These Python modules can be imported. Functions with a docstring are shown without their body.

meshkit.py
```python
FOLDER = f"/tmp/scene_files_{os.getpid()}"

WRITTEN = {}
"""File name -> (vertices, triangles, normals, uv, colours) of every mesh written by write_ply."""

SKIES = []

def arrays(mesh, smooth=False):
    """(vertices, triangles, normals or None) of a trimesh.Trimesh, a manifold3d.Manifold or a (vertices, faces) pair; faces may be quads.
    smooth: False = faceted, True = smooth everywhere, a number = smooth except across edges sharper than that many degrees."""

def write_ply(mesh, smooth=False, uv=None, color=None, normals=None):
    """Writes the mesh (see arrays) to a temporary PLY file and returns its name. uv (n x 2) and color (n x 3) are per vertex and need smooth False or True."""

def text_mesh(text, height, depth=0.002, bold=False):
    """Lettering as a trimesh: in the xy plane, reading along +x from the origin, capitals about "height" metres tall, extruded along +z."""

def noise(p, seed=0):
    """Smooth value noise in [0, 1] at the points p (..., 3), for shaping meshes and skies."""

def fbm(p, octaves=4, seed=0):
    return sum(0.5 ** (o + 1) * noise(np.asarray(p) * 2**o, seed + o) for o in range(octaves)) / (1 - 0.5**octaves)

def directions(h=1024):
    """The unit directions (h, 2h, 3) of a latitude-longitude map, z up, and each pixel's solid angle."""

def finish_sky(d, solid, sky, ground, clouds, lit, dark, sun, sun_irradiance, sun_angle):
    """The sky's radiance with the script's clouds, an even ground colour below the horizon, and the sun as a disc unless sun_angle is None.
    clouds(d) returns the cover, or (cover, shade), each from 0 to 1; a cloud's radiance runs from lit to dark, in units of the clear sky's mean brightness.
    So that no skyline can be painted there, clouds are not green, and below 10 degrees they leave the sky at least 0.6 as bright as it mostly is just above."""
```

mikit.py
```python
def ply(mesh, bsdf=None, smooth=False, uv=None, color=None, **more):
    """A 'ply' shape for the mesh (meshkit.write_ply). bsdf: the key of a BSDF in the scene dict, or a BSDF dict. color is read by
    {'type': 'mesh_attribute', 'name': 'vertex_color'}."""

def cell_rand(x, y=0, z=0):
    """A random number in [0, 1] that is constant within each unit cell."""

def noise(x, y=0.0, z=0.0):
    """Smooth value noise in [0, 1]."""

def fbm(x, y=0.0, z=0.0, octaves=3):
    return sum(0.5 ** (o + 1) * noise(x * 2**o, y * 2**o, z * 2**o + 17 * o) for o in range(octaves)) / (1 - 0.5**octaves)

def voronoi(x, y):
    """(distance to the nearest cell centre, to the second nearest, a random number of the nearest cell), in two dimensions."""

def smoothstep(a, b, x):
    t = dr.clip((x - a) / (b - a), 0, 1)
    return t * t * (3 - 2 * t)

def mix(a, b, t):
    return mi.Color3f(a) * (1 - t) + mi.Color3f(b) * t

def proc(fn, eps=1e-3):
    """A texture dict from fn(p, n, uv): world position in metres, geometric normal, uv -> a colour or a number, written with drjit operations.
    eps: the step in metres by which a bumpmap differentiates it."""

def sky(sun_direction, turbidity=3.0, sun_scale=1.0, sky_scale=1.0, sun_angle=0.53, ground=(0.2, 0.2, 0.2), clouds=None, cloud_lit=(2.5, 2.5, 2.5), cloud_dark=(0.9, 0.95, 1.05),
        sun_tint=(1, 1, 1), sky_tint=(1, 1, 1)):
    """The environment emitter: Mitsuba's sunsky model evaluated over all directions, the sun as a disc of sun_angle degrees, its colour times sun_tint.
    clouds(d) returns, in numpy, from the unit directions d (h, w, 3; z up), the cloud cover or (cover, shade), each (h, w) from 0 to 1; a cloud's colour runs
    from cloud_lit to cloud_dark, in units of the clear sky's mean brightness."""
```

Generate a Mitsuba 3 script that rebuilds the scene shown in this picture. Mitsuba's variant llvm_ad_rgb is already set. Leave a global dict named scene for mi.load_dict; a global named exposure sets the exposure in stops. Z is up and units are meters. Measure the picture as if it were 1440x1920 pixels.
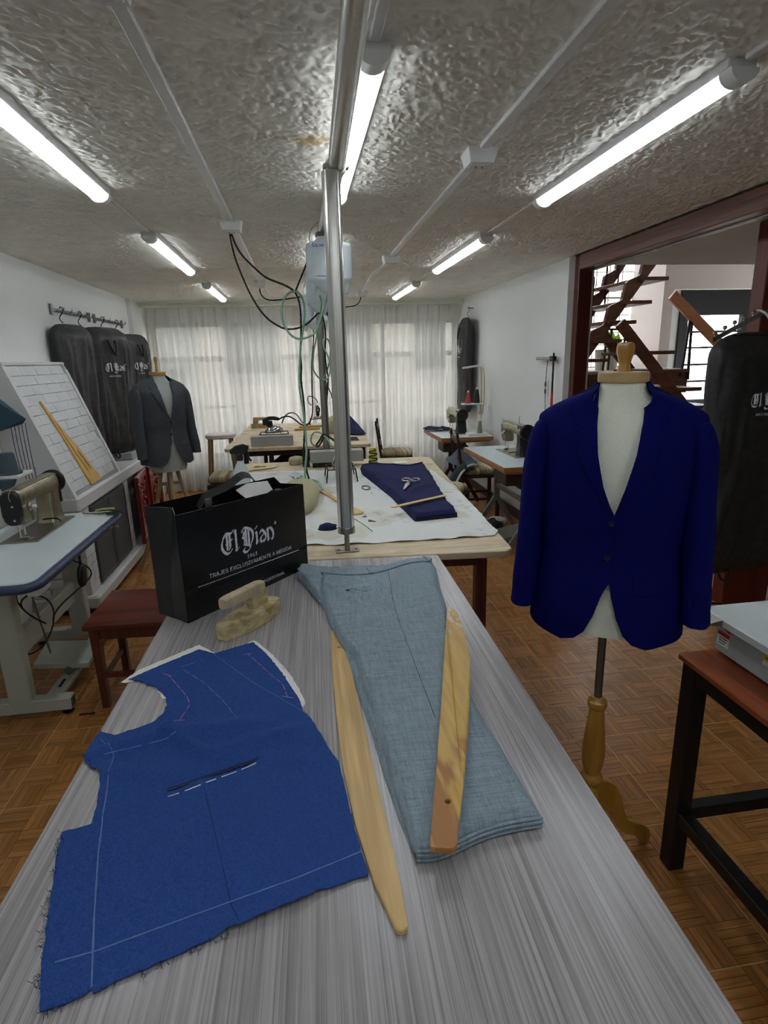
import math, random
import numpy as np
import trimesh
import mitsuba as mi
import drjit as dr
from scipy.spatial import Delaunay
from shapely.geometry import Polygon, LineString, Point, MultiPoint, box as sbox
from shapely.ops import unary_union
from shapely import affinity, contains_xy
import mikit, meshkit
from mikit import proc, noise, fbm, voronoi, cell_rand, smoothstep, mix

T = mi.ScalarTransform4f
scene, labels = {}, {}
random.seed(7)
rng = np.random.default_rng(7)

# ---------------------------------------------------------------- camera, sky, exposure
scene['camera'] = {'type': 'perspective', 'fov': 67.83, 'fov_axis': 'x', 'near_clip': 0.02, 'far_clip': 200.0,
                   'to_world': T().look_at(origin=[0, 0, 1.6], target=[0.1343129, 0.956933, 1.6 - 0.2573700], up=[0.0618704, 0.2511185, 0.965977])}
exposure = 0.5
SKY = 430.0
scene['sky'] = mikit.sky([0.3, 0.5, 0.8], turbidity=6.0, sun_scale=0.0, sky_scale=0.05 * SKY, ground=(0.25, 0.25, 0.24),
                         clouds=lambda d: np.full(d.shape[:2], 0.94), cloud_lit=(1.55, 1.58, 1.62), cloud_dark=(1.2, 1.25, 1.3))
LAMP = 10.0          # radiance of the ceiling LED battens
LAMP_RGB = (0.93 * LAMP, 1.0 * LAMP, 1.06 * LAMP)


# ---------------------------------------------------------------- helpers
def lin(r, g, b):
    c = np.array([r, g, b], float) / 255.0
    return [float(x) for x in np.where(c <= 0.04045, c / 12.92, ((c + 0.055) / 1.055) ** 2.4)]


def rgb(*c):
    return {'type': 'rgb', 'value': list(c)}


def mat(name, color, rough=0.6, metallic=0.0, spec=0.4, bump=None, bscale=0.001, two=True, **kw):
    """A principled material; color: sRGB 0-255 triple or a texture dict."""
    c = rgb(*lin(*color)) if isinstance(color, (tuple, list)) else color
    d = {'type': 'principled', 'base_color': c, 'roughness': rough, 'metallic': metallic, 'specular': spec, **kw}
    if bump is not None:
        d = {'type': 'bumpmap', 'arbitrary': bump, 'scale': bscale, 'bsdf': d}
    scene['m_' + name] = {'type': 'twosided', 'bsdf': d} if two else d
    return 'm_' + name


used = {}


def key_for(name, parent=None):
    k = (parent + '__' if parent else '') + name
    n = used.get(k, 0)
    used[k] = n + 1
    return k if n == 0 else '%s_%03d' % (k, n)


def note(key, label=None, cat=None, group=None, kind=None):
    d = {}
    if label: d['label'] = label
    if cat: d['category'] = cat
    if group: d['group'] = group
    if kind: d['kind'] = kind
    if d: labels[key] = d


def obj(name, mesh, m, parent=None, smooth=30, label=None, cat=None, group=None, kind=None, to=None, **more):
    """One mesh = one entry of scene."""
    k = key_for(name, parent)
    if isinstance(mesh, list):
        mesh = cat_mesh(mesh)
    scene[k] = mikit.ply(mesh, m, smooth=smooth, **more) if not isinstance(mesh, dict) else dict(mesh)
    if to is not None: scene[k]['to_world'] = to
    note(k, label, cat, group, kind)
    return k


def thing(name, label, cat, group=None, kind=None):
    k = key_for(name)
    note(k, label, cat, group, kind)
    return k


def cat_mesh(ms):
    return trimesh.util.concatenate([m for m in ms if m is not None])


def mesh(v, f):
    return trimesh.Trimesh(np.asarray(v, float), np.asarray(f, int), process=False)


def hull(p):
    return trimesh.convex.convex_hull(np.asarray(p, float))


def bx(x0, x1, y0, y1, z0, z1, b=0.0):
    """Axis-aligned box, chamfered by b."""
    if b <= 0:
        m = trimesh.creation.box((x1 - x0, y1 - y0, z1 - z0)); m.apply_translation(((x0 + x1) / 2, (y0 + y1) / 2, (z0 + z1) / 2)); return m
    c, h = np.array([(x0 + x1) / 2, (y0 + y1) / 2, (z0 + z1) / 2]), np.array([abs(x1 - x0) / 2, abs(y1 - y0) / 2, abs(z1 - z0) / 2])
    b = min(b, 0.49 * h.min() * 2)
    p = []
    for s in np.ndindex(2, 2, 2):
        s = np.array(s) * 2 - 1
        for k in range(3):
            q = h - b; q[k] = h[k]
            p.append(c + s * q)
    return hull(p)


def bar(a, b, w, h, up=(0, 0, 1), ch=0.0):
    """A box beam from a to b, w wide across, h along up."""
    a, b = np.array(a, float), np.array(b, float)
    d = b - a; L = np.linalg.norm(d); d /= L
    u = np.array(up, float)
    if abs(u @ d) > 0.98: u = np.array([0, 1.0, 0])
    s = np.cross(d, u); s /= np.linalg.norm(s); u = np.cross(s, d)
    m = bx(0, L, -w / 2, w / 2, -h / 2, h / 2, ch)
    m.apply_transform(np.vstack([np.column_stack([d, s * -1, u, a]), [0, 0, 0, 1]]))
    m.fix_normals()
    return m


def tube(pts, r, n=8, closed=False, cap=True):
    p = np.asarray(pts, float)
    k = len(p)
    r = np.broadcast_to(np.asarray(r, float), (k,))
    t = (np.roll(p, -1, 0) - np.roll(p, 1, 0)) if closed else np.gradient(p, axis=0)
    t /= np.linalg.norm(t, axis=1, keepdims=True) + 1e-12
    a = np.cross(t[0], [0, 0, 1.0] if abs(t[0][2]) < 0.9 else [1.0, 0, 0]); a /= np.linalg.norm(a)
    A = []
    for i in range(k):
        a = a - t[i] * (a @ t[i]); a /= np.linalg.norm(a) + 1e-12; A.append(a)
    A = np.array(A); B = np.cross(t, A)
    ang = np.arange(n) * 2 * np.pi / n
    v = (p[:, None] + r[:, None, None] * (np.cos(ang)[None, :, None] * A[:, None] + np.sin(ang)[None, :, None] * B[:, None])).reshape(-1, 3)
    f = []
    for i in range(k if closed else k - 1):
        i2 = (i + 1) % k
        for j in range(n):
            j2 = (j + 1) % n
            f += [[i * n + j, i * n + j2, i2 * n + j2], [i * n + j, i2 * n + j2, i2 * n + j]]
    if cap and not closed:
        v = np.vstack([v, p[0], p[-1]])
        for j in range(n):
            f += [[len(v) - 2, (j + 1) % n, j], [len(v) - 1, (k - 1) * n + j, (k - 1) * n + (j + 1) % n]]
    return mesh(v, f)


def spline(pts, n=40):
    from scipy.interpolate import CubicSpline
    p = np.asarray(pts, float)
    s = np.r_[0, np.cumsum(np.linalg.norm(np.diff(p, axis=0), axis=1))]
    return CubicSpline(s, p)(np.linspace(0, s[-1], n))


def loft(rings, cap0=True, cap1=True, closed=True):
    """Skin over rings, each (n, 3)."""
    R = np.asarray(rings, float)
    k, n = R.shape[:2]
    v = R.reshape(-1, 3)
    f = []
    for i in range(k - 1):
        for j in range(n if closed else n - 1):
            j2 = (j + 1) % n
            f += [[i * n + j, i * n + j2, (i + 1) * n + j2], [i * n + j, (i + 1) * n + j2, (i + 1) * n + j]]
    if closed and cap0:
        v = np.vstack([v, R[0].mean(0)]); c = len(v) - 1
        f += [[c, (j + 1) % n, j] for j in range(n)]
    if closed and cap1:
        v = np.vstack([v, R[-1].mean(0)]); c = len(v) - 1
        f += [[c, (k - 1) * n + j, (k - 1) * n + (j + 1) % n] for j in range(n)]
    m = mesh(v, f)
    if closed and cap0 and cap1 and m.volume < 0: m.invert()
    return m


def lathe(prof, n=28, at=(0, 0, 0)):
    """prof: (radius, z) pairs from bottom to top."""
    ang = np.arange(n) * 2 * np.pi / n
    m = loft([np.column_stack([r * np.cos(ang), r * np.sin(ang), np.full(n, z)]) for r, z in prof])
    m.apply_translation(at)
    return m


def ring(cx, cy, z, a, b, n=24, p=2.0, rot=0.0):
    t = np.arange(n) * 2 * np.pi / n
    c, s = np.cos(t), np.sin(t)
    x, y = a * np.sign(c) * np.abs(c) ** (2 / p), b * np.sign(s) * np.abs(s) ** (2 / p)
    return np.column_stack([cx + x * np.cos(rot) - y * np.sin(rot), cy + x * np.sin(rot) + y * np.cos(rot), np.full(n, z)])


def extr(poly, z0, z1):
    """Prism over a shapely polygon or list of points."""
    g = poly if hasattr(poly, 'geom_type') else Polygon(poly)
    if not g.is_valid: g = g.buffer(0)
    ms = [trimesh.creation.extrude_polygon(q, z1 - z0, engine='earcut') for q in getattr(g, 'geoms', [g]) if q.area > 1e-9]
    m = cat_mesh(ms); m.apply_translation((0, 0, z0))
    return m


def slab(poly, z0, z1, ch=0.004, rnd=0.0):
    """A prism with chamfered top and bottom edges (table tops)."""
    g = poly if hasattr(poly, 'geom_type') else Polygon(poly)
    if rnd: g = g.buffer(-rnd).buffer(rnd, quad_segs=6)
    o = np.array(g.exterior.coords)[:-1]
    if Polygon(o).exterior.is_ccw is False: o = o[::-1]
    i = np.array([np.array(q) for q in g.buffer(-ch, join_style=2).exterior.coords])[:-1]
    # ring shrunk towards the centroid keeps vertex pairing
    c = np.array(g.centroid.coords[0])
    i = o + (c - o) / np.linalg.norm(c - o, axis=1, keepdims=True) * ch
    rs = [np.column_stack([q, np.full(len(q), z)]) for q, z in ((i, z0), (o, z0 + ch), (o, z1 - ch), (i, z1))]
    return loft(rs)


def place(m, at=(0, 0, 0), rz=0.0, rx=0.0, ry=0.0):
    m = m.copy()
    for ang, ax in ((rx, [1, 0, 0]), (ry, [0, 1, 0]), (rz, [0, 0, 1])):
        if ang: m.apply_transform(trimesh.transformations.rotation_matrix(math.radians(ang), ax))
    m.apply_translation(at)
    return m


def to_plane(m, o, ex, ey):
    """Puts a mesh made in the xy plane onto the plane at o with axes ex, ey."""
    ex, ey = np.array(ex, float), np.array(ey, float)
    ex /= np.linalg.norm(ex); ey = ey - ex * (ex @ ey); ey /= np.linalg.norm(ey)
    m = m.copy(); m.apply_transform(np.vstack([np.column_stack([ex, ey, np.cross(ex, ey), o]), [0, 0, 0, 1]]))
    return m


def resample(pts, step):
    p = np.asarray(pts, float)
    out = []
    for a, b in zip(p, np.roll(p, -1, 0)):
        n = max(1, int(round(np.linalg.norm(b - a) / step)))
        out += [a + (b - a) * k / n for k in range(n)]
    return np.array(out)


def smooth_poly(pts, it=2):
    p = np.asarray(pts, float)
    for _ in range(it):
        q = np.roll(p, -1, 0)
        p = np.stack([0.75 * p + 0.25 * q, 0.25 * p + 0.75 * q], 1).reshape(-1, 2)
    return p


def cloth(pts, step, hfun, thick=0.002, jag=0.0, seed=0):
    """A cut piece of cloth lying over the height function hfun(x, y), thick metres thick."""
    r = np.random.default_rng(seed)
    b = resample(pts, step)
    if jag: b = b + r.normal(0, jag, b.shape)
    g = Polygon(b).buffer(0)
    if hasattr(g, 'geoms'): g = max(g.geoms, key=lambda q: q.area)
    b = np.array(g.exterior.coords)[:-1]
    x0, y0, x1, y1 = g.bounds
    gx, gy = np.meshgrid(np.arange(x0, x1, step), np.arange(y0, y1, step))
    q = np.column_stack([gx.ravel(), gy.ravel()]) + r.normal(0, step * 0.08, (gx.size, 2))
    inn = g.buffer(-step * 0.55)
    q = q[contains_xy(inn, q[:, 0], q[:, 1])]
    P = np.vstack([b, q])
    tri = Delaunay(P).simplices
    c = P[tri].mean(1)
    tri = tri[contains_xy(g, c[:, 0], c[:, 1])]
    d = np.cross(P[tri[:, 1]] - P[tri[:, 0]], P[tri[:, 2]] - P[tri[:, 0]])
    tri[d < 0] = tri[d < 0][:, ::-1]
    z = hfun(P[:, 0], P[:, 1])
    n, nb = len(P), len(b)
    v = np.vstack([np.column_stack([P, z + thick]), np.column_stack([P, z])])
    f = [tri, tri[:, ::-1] + n]
    i = np.arange(nb); j = (i + 1) % nb
    if not Polygon(b).exterior.is_ccw: i, j = j, i
    f += [np.column_stack([i + n, j + n, j]), np.column_stack([i + n, j, i])]
    return mesh(v, np.vstack(f))

# ---------------------------------------------------------------- materials
def streak(p, sx, sy, sz, k=3):
    return fbm(p.x * sx, p.y * sy, p.z * sz, k)


def plaster(p, n, uv):
    return mix(lin(206, 208, 206), lin(222, 223, 220), fbm(p.x * 1.7, p.y * 1.7, p.z * 1.7, 3))


mat('wall', proc(plaster), 0.75, spec=0.25, bump=proc(lambda p, n, uv: fbm(p.x * 60, p.y * 60, p.z * 60, 2), 2e-3), bscale=0.0008)


def ceil_col(p, n, uv):
    base = mix(lin(218, 216, 207), lin(234, 232, 224), fbm(p.x * 9, p.y * 9, 0, 3))
    d = dr.sqrt(dr.square((p.x - 0.08) / 0.13) + dr.square((p.y - 2.215) / 0.06)) + 0.9 * (fbm(p.x * 26, p.y * 26, 3, 3) - 0.5)
    return mix(base, lin(176, 148, 92), 0.75 * smoothstep(1.05, 0.35, d))      # the old yellow water stain by the rail


mat('ceiling', proc(ceil_col), 0.62, spec=0.2)


def parquet(p, n, uv):
    bxi, byi = dr.floor((p.x + 1.2) / 0.12), dr.floor((p.y - 1.985) / 0.12)
    odd = (bxi + byi) - 2 * dr.floor((bxi + byi) / 2)
    u = dr.select(odd > 0.5, p.x, p.y); v = dr.select(odd > 0.5, p.y, p.x)
    s = dr.floor((v + 1.2) / 0.024)
    r = cell_rand(bxi * 7 + odd, byi, s)
    r2 = cell_rand(bxi, byi, 5)
    g = fbm(u * 14 + 31 * r, v * 260, r * 50, 3)
    c = mix(lin(112, 70, 28), lin(180, 124, 66), 0.16 + 0.42 * r + 0.26 * r2 + 0.3 * (g - 0.5) * 2)
    return c * (0.86 + 0.28 * g)


mat('parquet', proc(parquet), proc(lambda p, n, uv: 0.25 + 0.14 * fbm(p.x * 11, p.y * 11, 0, 3)), spec=0.7, bump=proc(lambda p, n, uv: fbm(p.x * 5, p.y * 5, 0, 2), 5e-3), bscale=0.0022)
mat('parquet_gap', (88, 66, 44), 0.6)
mat('parquet_joint', (190, 152, 104), 0.35)


def laminate(p, n, uv):
    x = p.x - 0.027 * p.y
    a = fbm(x * 330, p.y * 4.0, 1, 3)
    b = noise(x * 900, p.y * 7.0, 7)
    w = fbm(x * 26 + 0.6 * noise(p.y * 2, x * 6, 3), p.y * 1.1, 4, 3)
    return mix(lin(90, 85, 84), lin(170, 166, 166), dr.clip(0.10 + 0.72 * a + 0.40 * (b - 0.5) + 0.22 * (w - 0.42), 0, 1))


mat('laminate', proc(laminate), 0.30, spec=0.8, bump=proc(lambda p, n, uv: fbm((p.x - 0.027 * p.y) * 300, p.y * 5, 0, 2), 1e-3), bscale=0.00012)


def wood_tex(dark, light, axis='x', fine=120.0, along=4.0, ringy=14.0, contrast=1.0):
    def f(p, n, uv):
        u, v, w = {'x': (p.x, p.y, p.z), 'y': (p.y, p.x, p.z), 'z': (p.z, p.x, p.y)}[axis]
        g = fbm(u * along, v * fine, w * fine, 3)
        r = fbm(u * along * 0.35, v * ringy, w * ringy, 3)
        return mix(lin(*dark), lin(*light), dr.clip(0.5 + contrast * (0.9 * (g - 0.5) + 1.1 * (r - 0.5)), 0, 1))
    return proc(f)


mat('red_wood', wood_tex((52, 18, 14), (96, 40, 28), 'z', 90, 3), 0.3, spec=0.5)
mat('red_wood_x', wood_tex((62, 24, 17), (118, 52, 36), 'x', 90, 3), 0.25, spec=0.5)
mat('beam_wood', wood_tex((80, 50, 40), (118, 80, 64), 'y', 70, 3), 0.35, spec=0.45)
mat('stair_wood', wood_tex((84, 50, 36), (124, 80, 58), 'x', 60, 4), 0.4, spec=0.4)
mat('orange_wood', wood_tex((168, 104, 68), (198, 132, 92), 'x', 60, 4), 0.4, spec=0.4)
mat('panel_red', wood_tex((74, 26, 18), (106, 42, 30), 'z', 60, 3), 0.4, spec=0.4)
mat('stand_wood', wood_tex((112, 56, 30), (158, 84, 50), 'y', 110, 4), 0.32, spec=0.45)


def ply_tex(p, n, uv):
    g = fbm(p.x * 8, p.y * 70, 2, 3)
    st = smoothstep(0.5, 0.78, fbm(p.x * 9, p.y * 9, 5, 3))
    return mix(mix(lin(176, 158, 128), lin(208, 192, 162), g), lin(140, 122, 96), 0.5 * st)


mat('table_wood', proc(ply_tex), 0.5, spec=0.3)


def canvas_tex(p, n, uv):
    st = smoothstep(0.56, 0.74, fbm(p.x * 6, p.y * 5, 9, 3))
    mk = smoothstep(0.72, 0.78, noise(p.x * 46, p.y * 46, 3)) * smoothstep(0.6, 0.7, noise(p.x * 8, p.y * 8, 1))
    c = mix(lin(205, 207, 203), lin(186, 180, 160), 0.6 * st)
    return mix(c, lin(130, 132, 138), 0.28 * mk)


mat('canvas', proc(canvas_tex), 0.8, spec=0.15)
mat('thread_grey', (92, 92, 96), 0.7)


def rust_ruler(seed, base0, base1, worn, rx=0.0, ry=0.0, x0=0.0, y0=0.0, kind=0):
    def f(p, n, uv):
        g = fbm(p.x * 150, p.y * 7, seed, 3)
        q = fbm(p.x * 60, p.y * 6, seed + 3, 3)
        c = mix(lin(*base0), lin(*base1), dr.clip(0.5 + 1.2 * (g - 0.5), 0, 1))
        return mix(c, lin(*worn), smoothstep(0.5, 0.8, q) * 0.35)
    return f


def ruler_a(p, n, uv):
    return rust_ruler(2, (168, 136, 84), (204, 172, 118), (152, 120, 76))(p, n, uv)


def ruler_b(p, n, uv):
    c = rust_ruler(5, (168, 132, 58), (196, 160, 86), (158, 122, 70))(p, n, uv)
    end = smoothstep(1.00, 0.72, p.y + 0.5 * (fbm(p.x * 30, p.y * 14, 2, 3) - 0.5))
    c = mix(c, lin(138, 82, 38), 0.8 * end * smoothstep(0.35, 0.6, fbm(p.x * 60, p.y * 12, 4, 3)))          # the stained lower end
    tip = smoothstep(1.20, 1.30, p.y + 0.16 * (fbm(p.x * 90, p.y * 25, 8, 2) - 0.5))
    return mix(c, lin(196, 180, 160), 0.8 * tip * smoothstep(0.42, 0.58, fbm(p.x * 160, p.y * 40, 6, 2)))      # whitened scratched tip


mat('ruler_a', proc(ruler_a), 0.42, spec=0.4)
mat('ruler_b', proc(ruler_b), 0.38, spec=0.45)
mat('ruler_edge', (196, 164, 104), 0.5)


def weave(c0, c1, f=1400.0, amt=0.5, streaks=0.0):
    def g(p, n, uv):
        k = noise(p.x * f, p.y * f, p.z * f) * 0.6 + 0.4 * noise(p.x * f * 0.35, p.y * f * 0.35, p.z * f * 0.35)
        if streaks:
            k = k * (1 - streaks) + streaks * (0.5 * fbm(p.x * 30, p.y * 420, p.z * 420, 3) + 0.5 * fbm(p.x * 420, p.y * 30, p.z * 30, 3))
        return mix(lin(*c0), lin(*c1), dr.clip(0.5 + (k - 0.5) * 2 * amt, 0, 1))
    return proc(g)


mat('blue_cloth', weave((29, 54, 110), (46, 74, 134), 1500, 0.9), 0.85, spec=0.12, sheen=0.25)
mat('blue_suit', weave((4, 6, 62), (9, 12, 84), 1500, 0.8), 0.85, spec=0.08)
mat('navy', weave((28, 30, 62), (42, 45, 82), 1200, 0.9), 0.85, spec=0.12)
mat('grey_trouser', weave((92, 106, 116), (144, 158, 166), 1100, 0.9, 0.75), 0.85, spec=0.12, sheen=0.15)
mat('grey_suit', weave((44, 48, 52), (78, 82, 86), 700, 0.9, 0.4), 0.85, spec=0.1)
mat('lining', (214, 212, 206), 0.85, spec=0.1)
mat('chalk', (88, 108, 154), 0.9, spec=0.05)
mat('pink_thread', (142, 104, 146), 0.8, spec=0.1)
mat('white_thread', (176, 180, 190), 0.8, spec=0.1)
mat('blue_thread', (30, 44, 84), 0.8, spec=0.1)
mat('button_dark', (18, 20, 40), 0.3)
mat('button_blue', (10, 12, 52), 0.35)
mat('form_linen', weave((204, 206, 190), (224, 226, 212), 900, 0.8, 0.4), 0.85, spec=0.1)
mat('form_grey', weave((142, 146, 142), (162, 166, 160), 900, 0.8), 0.85, spec=0.1)


def turned(p, n, uv):
    g = fbm(p.x * 40, p.y * 40, p.z * 6, 3)
    return mix(lin(128, 90, 28), lin(172, 128, 56), dr.clip(0.5 + 1.3 * (g - 0.5), 0, 1))


mat('turned_wood', proc(turned), 0.22, spec=0.55, clearcoat=0.4, clearcoat_gloss=0.9)
mat('pale_wood', wood_tex((150, 124, 82), (186, 158, 110), 'x', 60, 8), 0.4, spec=0.4)
mat('old_wood', wood_tex((128, 108, 74), (164, 142, 104), 'z', 60, 5), 0.5)
mat('steel_pole', (128, 124, 120), 0.32, metallic=0.9)


def brushed(p, n, uv):
    return mix(lin(176, 174, 168), lin(214, 212, 206), fbm(p.x * 500, p.y * 500, p.z * 2, 2))


mat('brushed', proc(brushed), 0.28, metallic=1.0)
mat('chrome', (190, 188, 182), 0.16, metallic=1.0)
mat('satin', (150, 146, 138), 0.38, metallic=1.0)
mat('sew_metal', proc(lambda p, n, uv: mix(lin(134, 126, 104), lin(172, 164, 140), fbm(p.x * 22, p.y * 22, p.z * 22, 3))), 0.24, metallic=0.75)
mat('black_metal', (14, 14, 15), 0.42, spec=0.4)
mat('black_plastic', (22, 23, 25), 0.42, spec=0.4)
mat('cable', (20, 18, 20), 0.5)
mat('grey_hose', (126, 128, 124), 0.5)
mat('green_hose', (132, 176, 146), 0.3, spec=0.5)
mat('white_plastic', (214, 216, 214), 0.4, spec=0.4)
mat('white_paint', (206, 206, 206), 0.45, spec=0.4)
mat('machine_white', (198, 206, 206), 0.28, spec=0.5)
mat('machine_grey', (160, 170, 170), 0.45, spec=0.4)
mat('frame_grey', (168, 172, 160), 0.42, spec=0.4)
mat('grey_leg', (108, 108, 102), 0.4, spec=0.4)
mat('table_white', (194, 206, 208), 0.3, spec=0.45)
mat('blue_edge', (46, 56, 84), 0.4, spec=0.4)
mat('edge_wood', wood_tex((128, 86, 48), (168, 118, 72), 'x', 60, 6), 0.45)
mat('dark_wood', (46, 30, 24), 0.45)
mat('gun_grey', (70, 72, 72), 0.5)
mat('box_grey', (150, 150, 146), 0.6)
mat('brass', (176, 148, 84), 0.4, metallic=0.8)
mat('cardboard', (176, 138, 92), 0.8)
mat('card', (222, 222, 216), 0.8)
mat('yellow', (196, 184, 62), 0.6)
mat('yellow_green', (170, 176, 84), 0.5)
mat('kraft', (196, 180, 146), 0.8)
mat('red_thread', (176, 62, 58), 0.7)
mat('red_print', (176, 40, 48), 0.5)
mat('blue_print', (36, 92, 168), 0.5)
mat('teal', (40, 66, 80), 0.8)
mat('slate', (66, 80, 88), 0.7)
mat('olive', (128, 128, 98), 0.7)
mat('ham', weave((150, 146, 116), (178, 172, 142), 500, 0.9, 0.4), 0.9, spec=0.08)
mat('seat_fabric', proc(lambda p, n, uv: mix(mix(lin(142, 128, 102), lin(190, 178, 148), smoothstep(0.35, 0.65, noise(p.x * 42, 3, 0))), lin(96, 84, 66), 0.6 * smoothstep(0.6, 0.7, noise(p.x * 90, 8, 0)))), 0.9, spec=0.08)
mat('bag_fabric', proc(lambda p, n, uv: mix(lin(36, 37, 37), lin(50, 50, 49), fbm(p.x * 40, p.y * 40, p.z * 40, 2))), 0.5, spec=0.35)
mat('bag_paper', (13, 14, 15), 0.34, spec=0.45)
mat('bag_ribbon', (24, 25, 26), 0.6)
mat('print_silver', (206, 206, 214), 0.45, spec=0.3)
mat('print_white', (214, 214, 216), 0.6)
mat('hook_metal', (120, 122, 122), 0.35, metallic=0.8)
mat('mortar', (150, 152, 152), 0.8)
mat('brick_white', proc(lambda p, n, uv: mix(lin(196, 198, 198), lin(216, 217, 216), fbm(p.x * 12, p.y * 12, p.z * 12, 3))), 0.65, spec=0.25, bump=proc(lambda p, n, uv: fbm(p.x * 70, p.y * 70, p.z * 70, 3), 2e-3), bscale=0.002)
mat('soot_grey', (72, 74, 74), 0.55)
mat('carved_red', (112, 30, 26), 0.26, spec=0.55)
mat('curve_yellow', wood_tex((176, 132, 44), (206, 160, 70), 'z', 60, 5), 0.35, spec=0.45)
mat('block_wood', proc(lambda p, n, uv: mix(mix(lin(150, 134, 96), lin(196, 180, 138), dr.clip(0.5 + 1.5 * (fbm(p.x * 30, p.y * 60, p.z * 110, 3) - 0.5), 0, 1)), lin(118, 98, 56), 0.6 * smoothstep(0.55, 0.72, fbm(p.x * 26, p.y * 26, p.z * 26, 3)))), 0.6, spec=0.25)
mat('grip_pale', wood_tex((150, 136, 108), (194, 180, 150), 'z', 140, 12), 0.55, spec=0.3)
mat('bottle', (196, 206, 208), 0.3, spec=0.5)
scene['m_bottle'] = {'type': 'principledthin', 'base_color': rgb(*lin(226, 234, 236)), 'roughness': 0.35, 'diff_trans': 0.7, 'eta': 1.45, 'spec_trans': 0.0}
mat('leaf', (120, 160, 40), 0.45)
scene['m_leaf'] = {'type': 'principledthin', 'base_color': rgb(*lin(128, 172, 52)), 'roughness': 0.4, 'diff_trans': 0.9, 'eta': 1.4}
scene['m_curtain'] = {'type': 'principledthin', 'base_color': rgb(0.66, 0.65, 0.61), 'roughness': 0.12, 'diff_trans': 0.80, 'spec_trans': 0.20, 'eta': 1.02}
scene['m_glass'] = {'type': 'thindielectric', 'int_ior': 1.5}
mat('frame_dark', (52, 40, 38), 0.5)
mat('frame_black', (24, 25, 25), 0.5)
mat('pot', (206, 204, 190), 0.6)
mat('facade', (176, 170, 160), 0.9)
mat('facade_grey', (150, 152, 152), 0.9)
mat('facade_dark', (60, 64, 68), 0.6)
mat('concrete', (128, 126, 120), 0.9)
mat('pinkish', (206, 196, 190), 0.8)


def lamp_bsdf():
    return {'type': 'diffuse', 'reflectance': rgb(0.7, 0.7, 0.7)}

# ---------------------------------------------------------------- the room
XL, XR, YB, YF, ZC = -1.83, 2.13, -3.2, 7.68, 2.335


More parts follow.
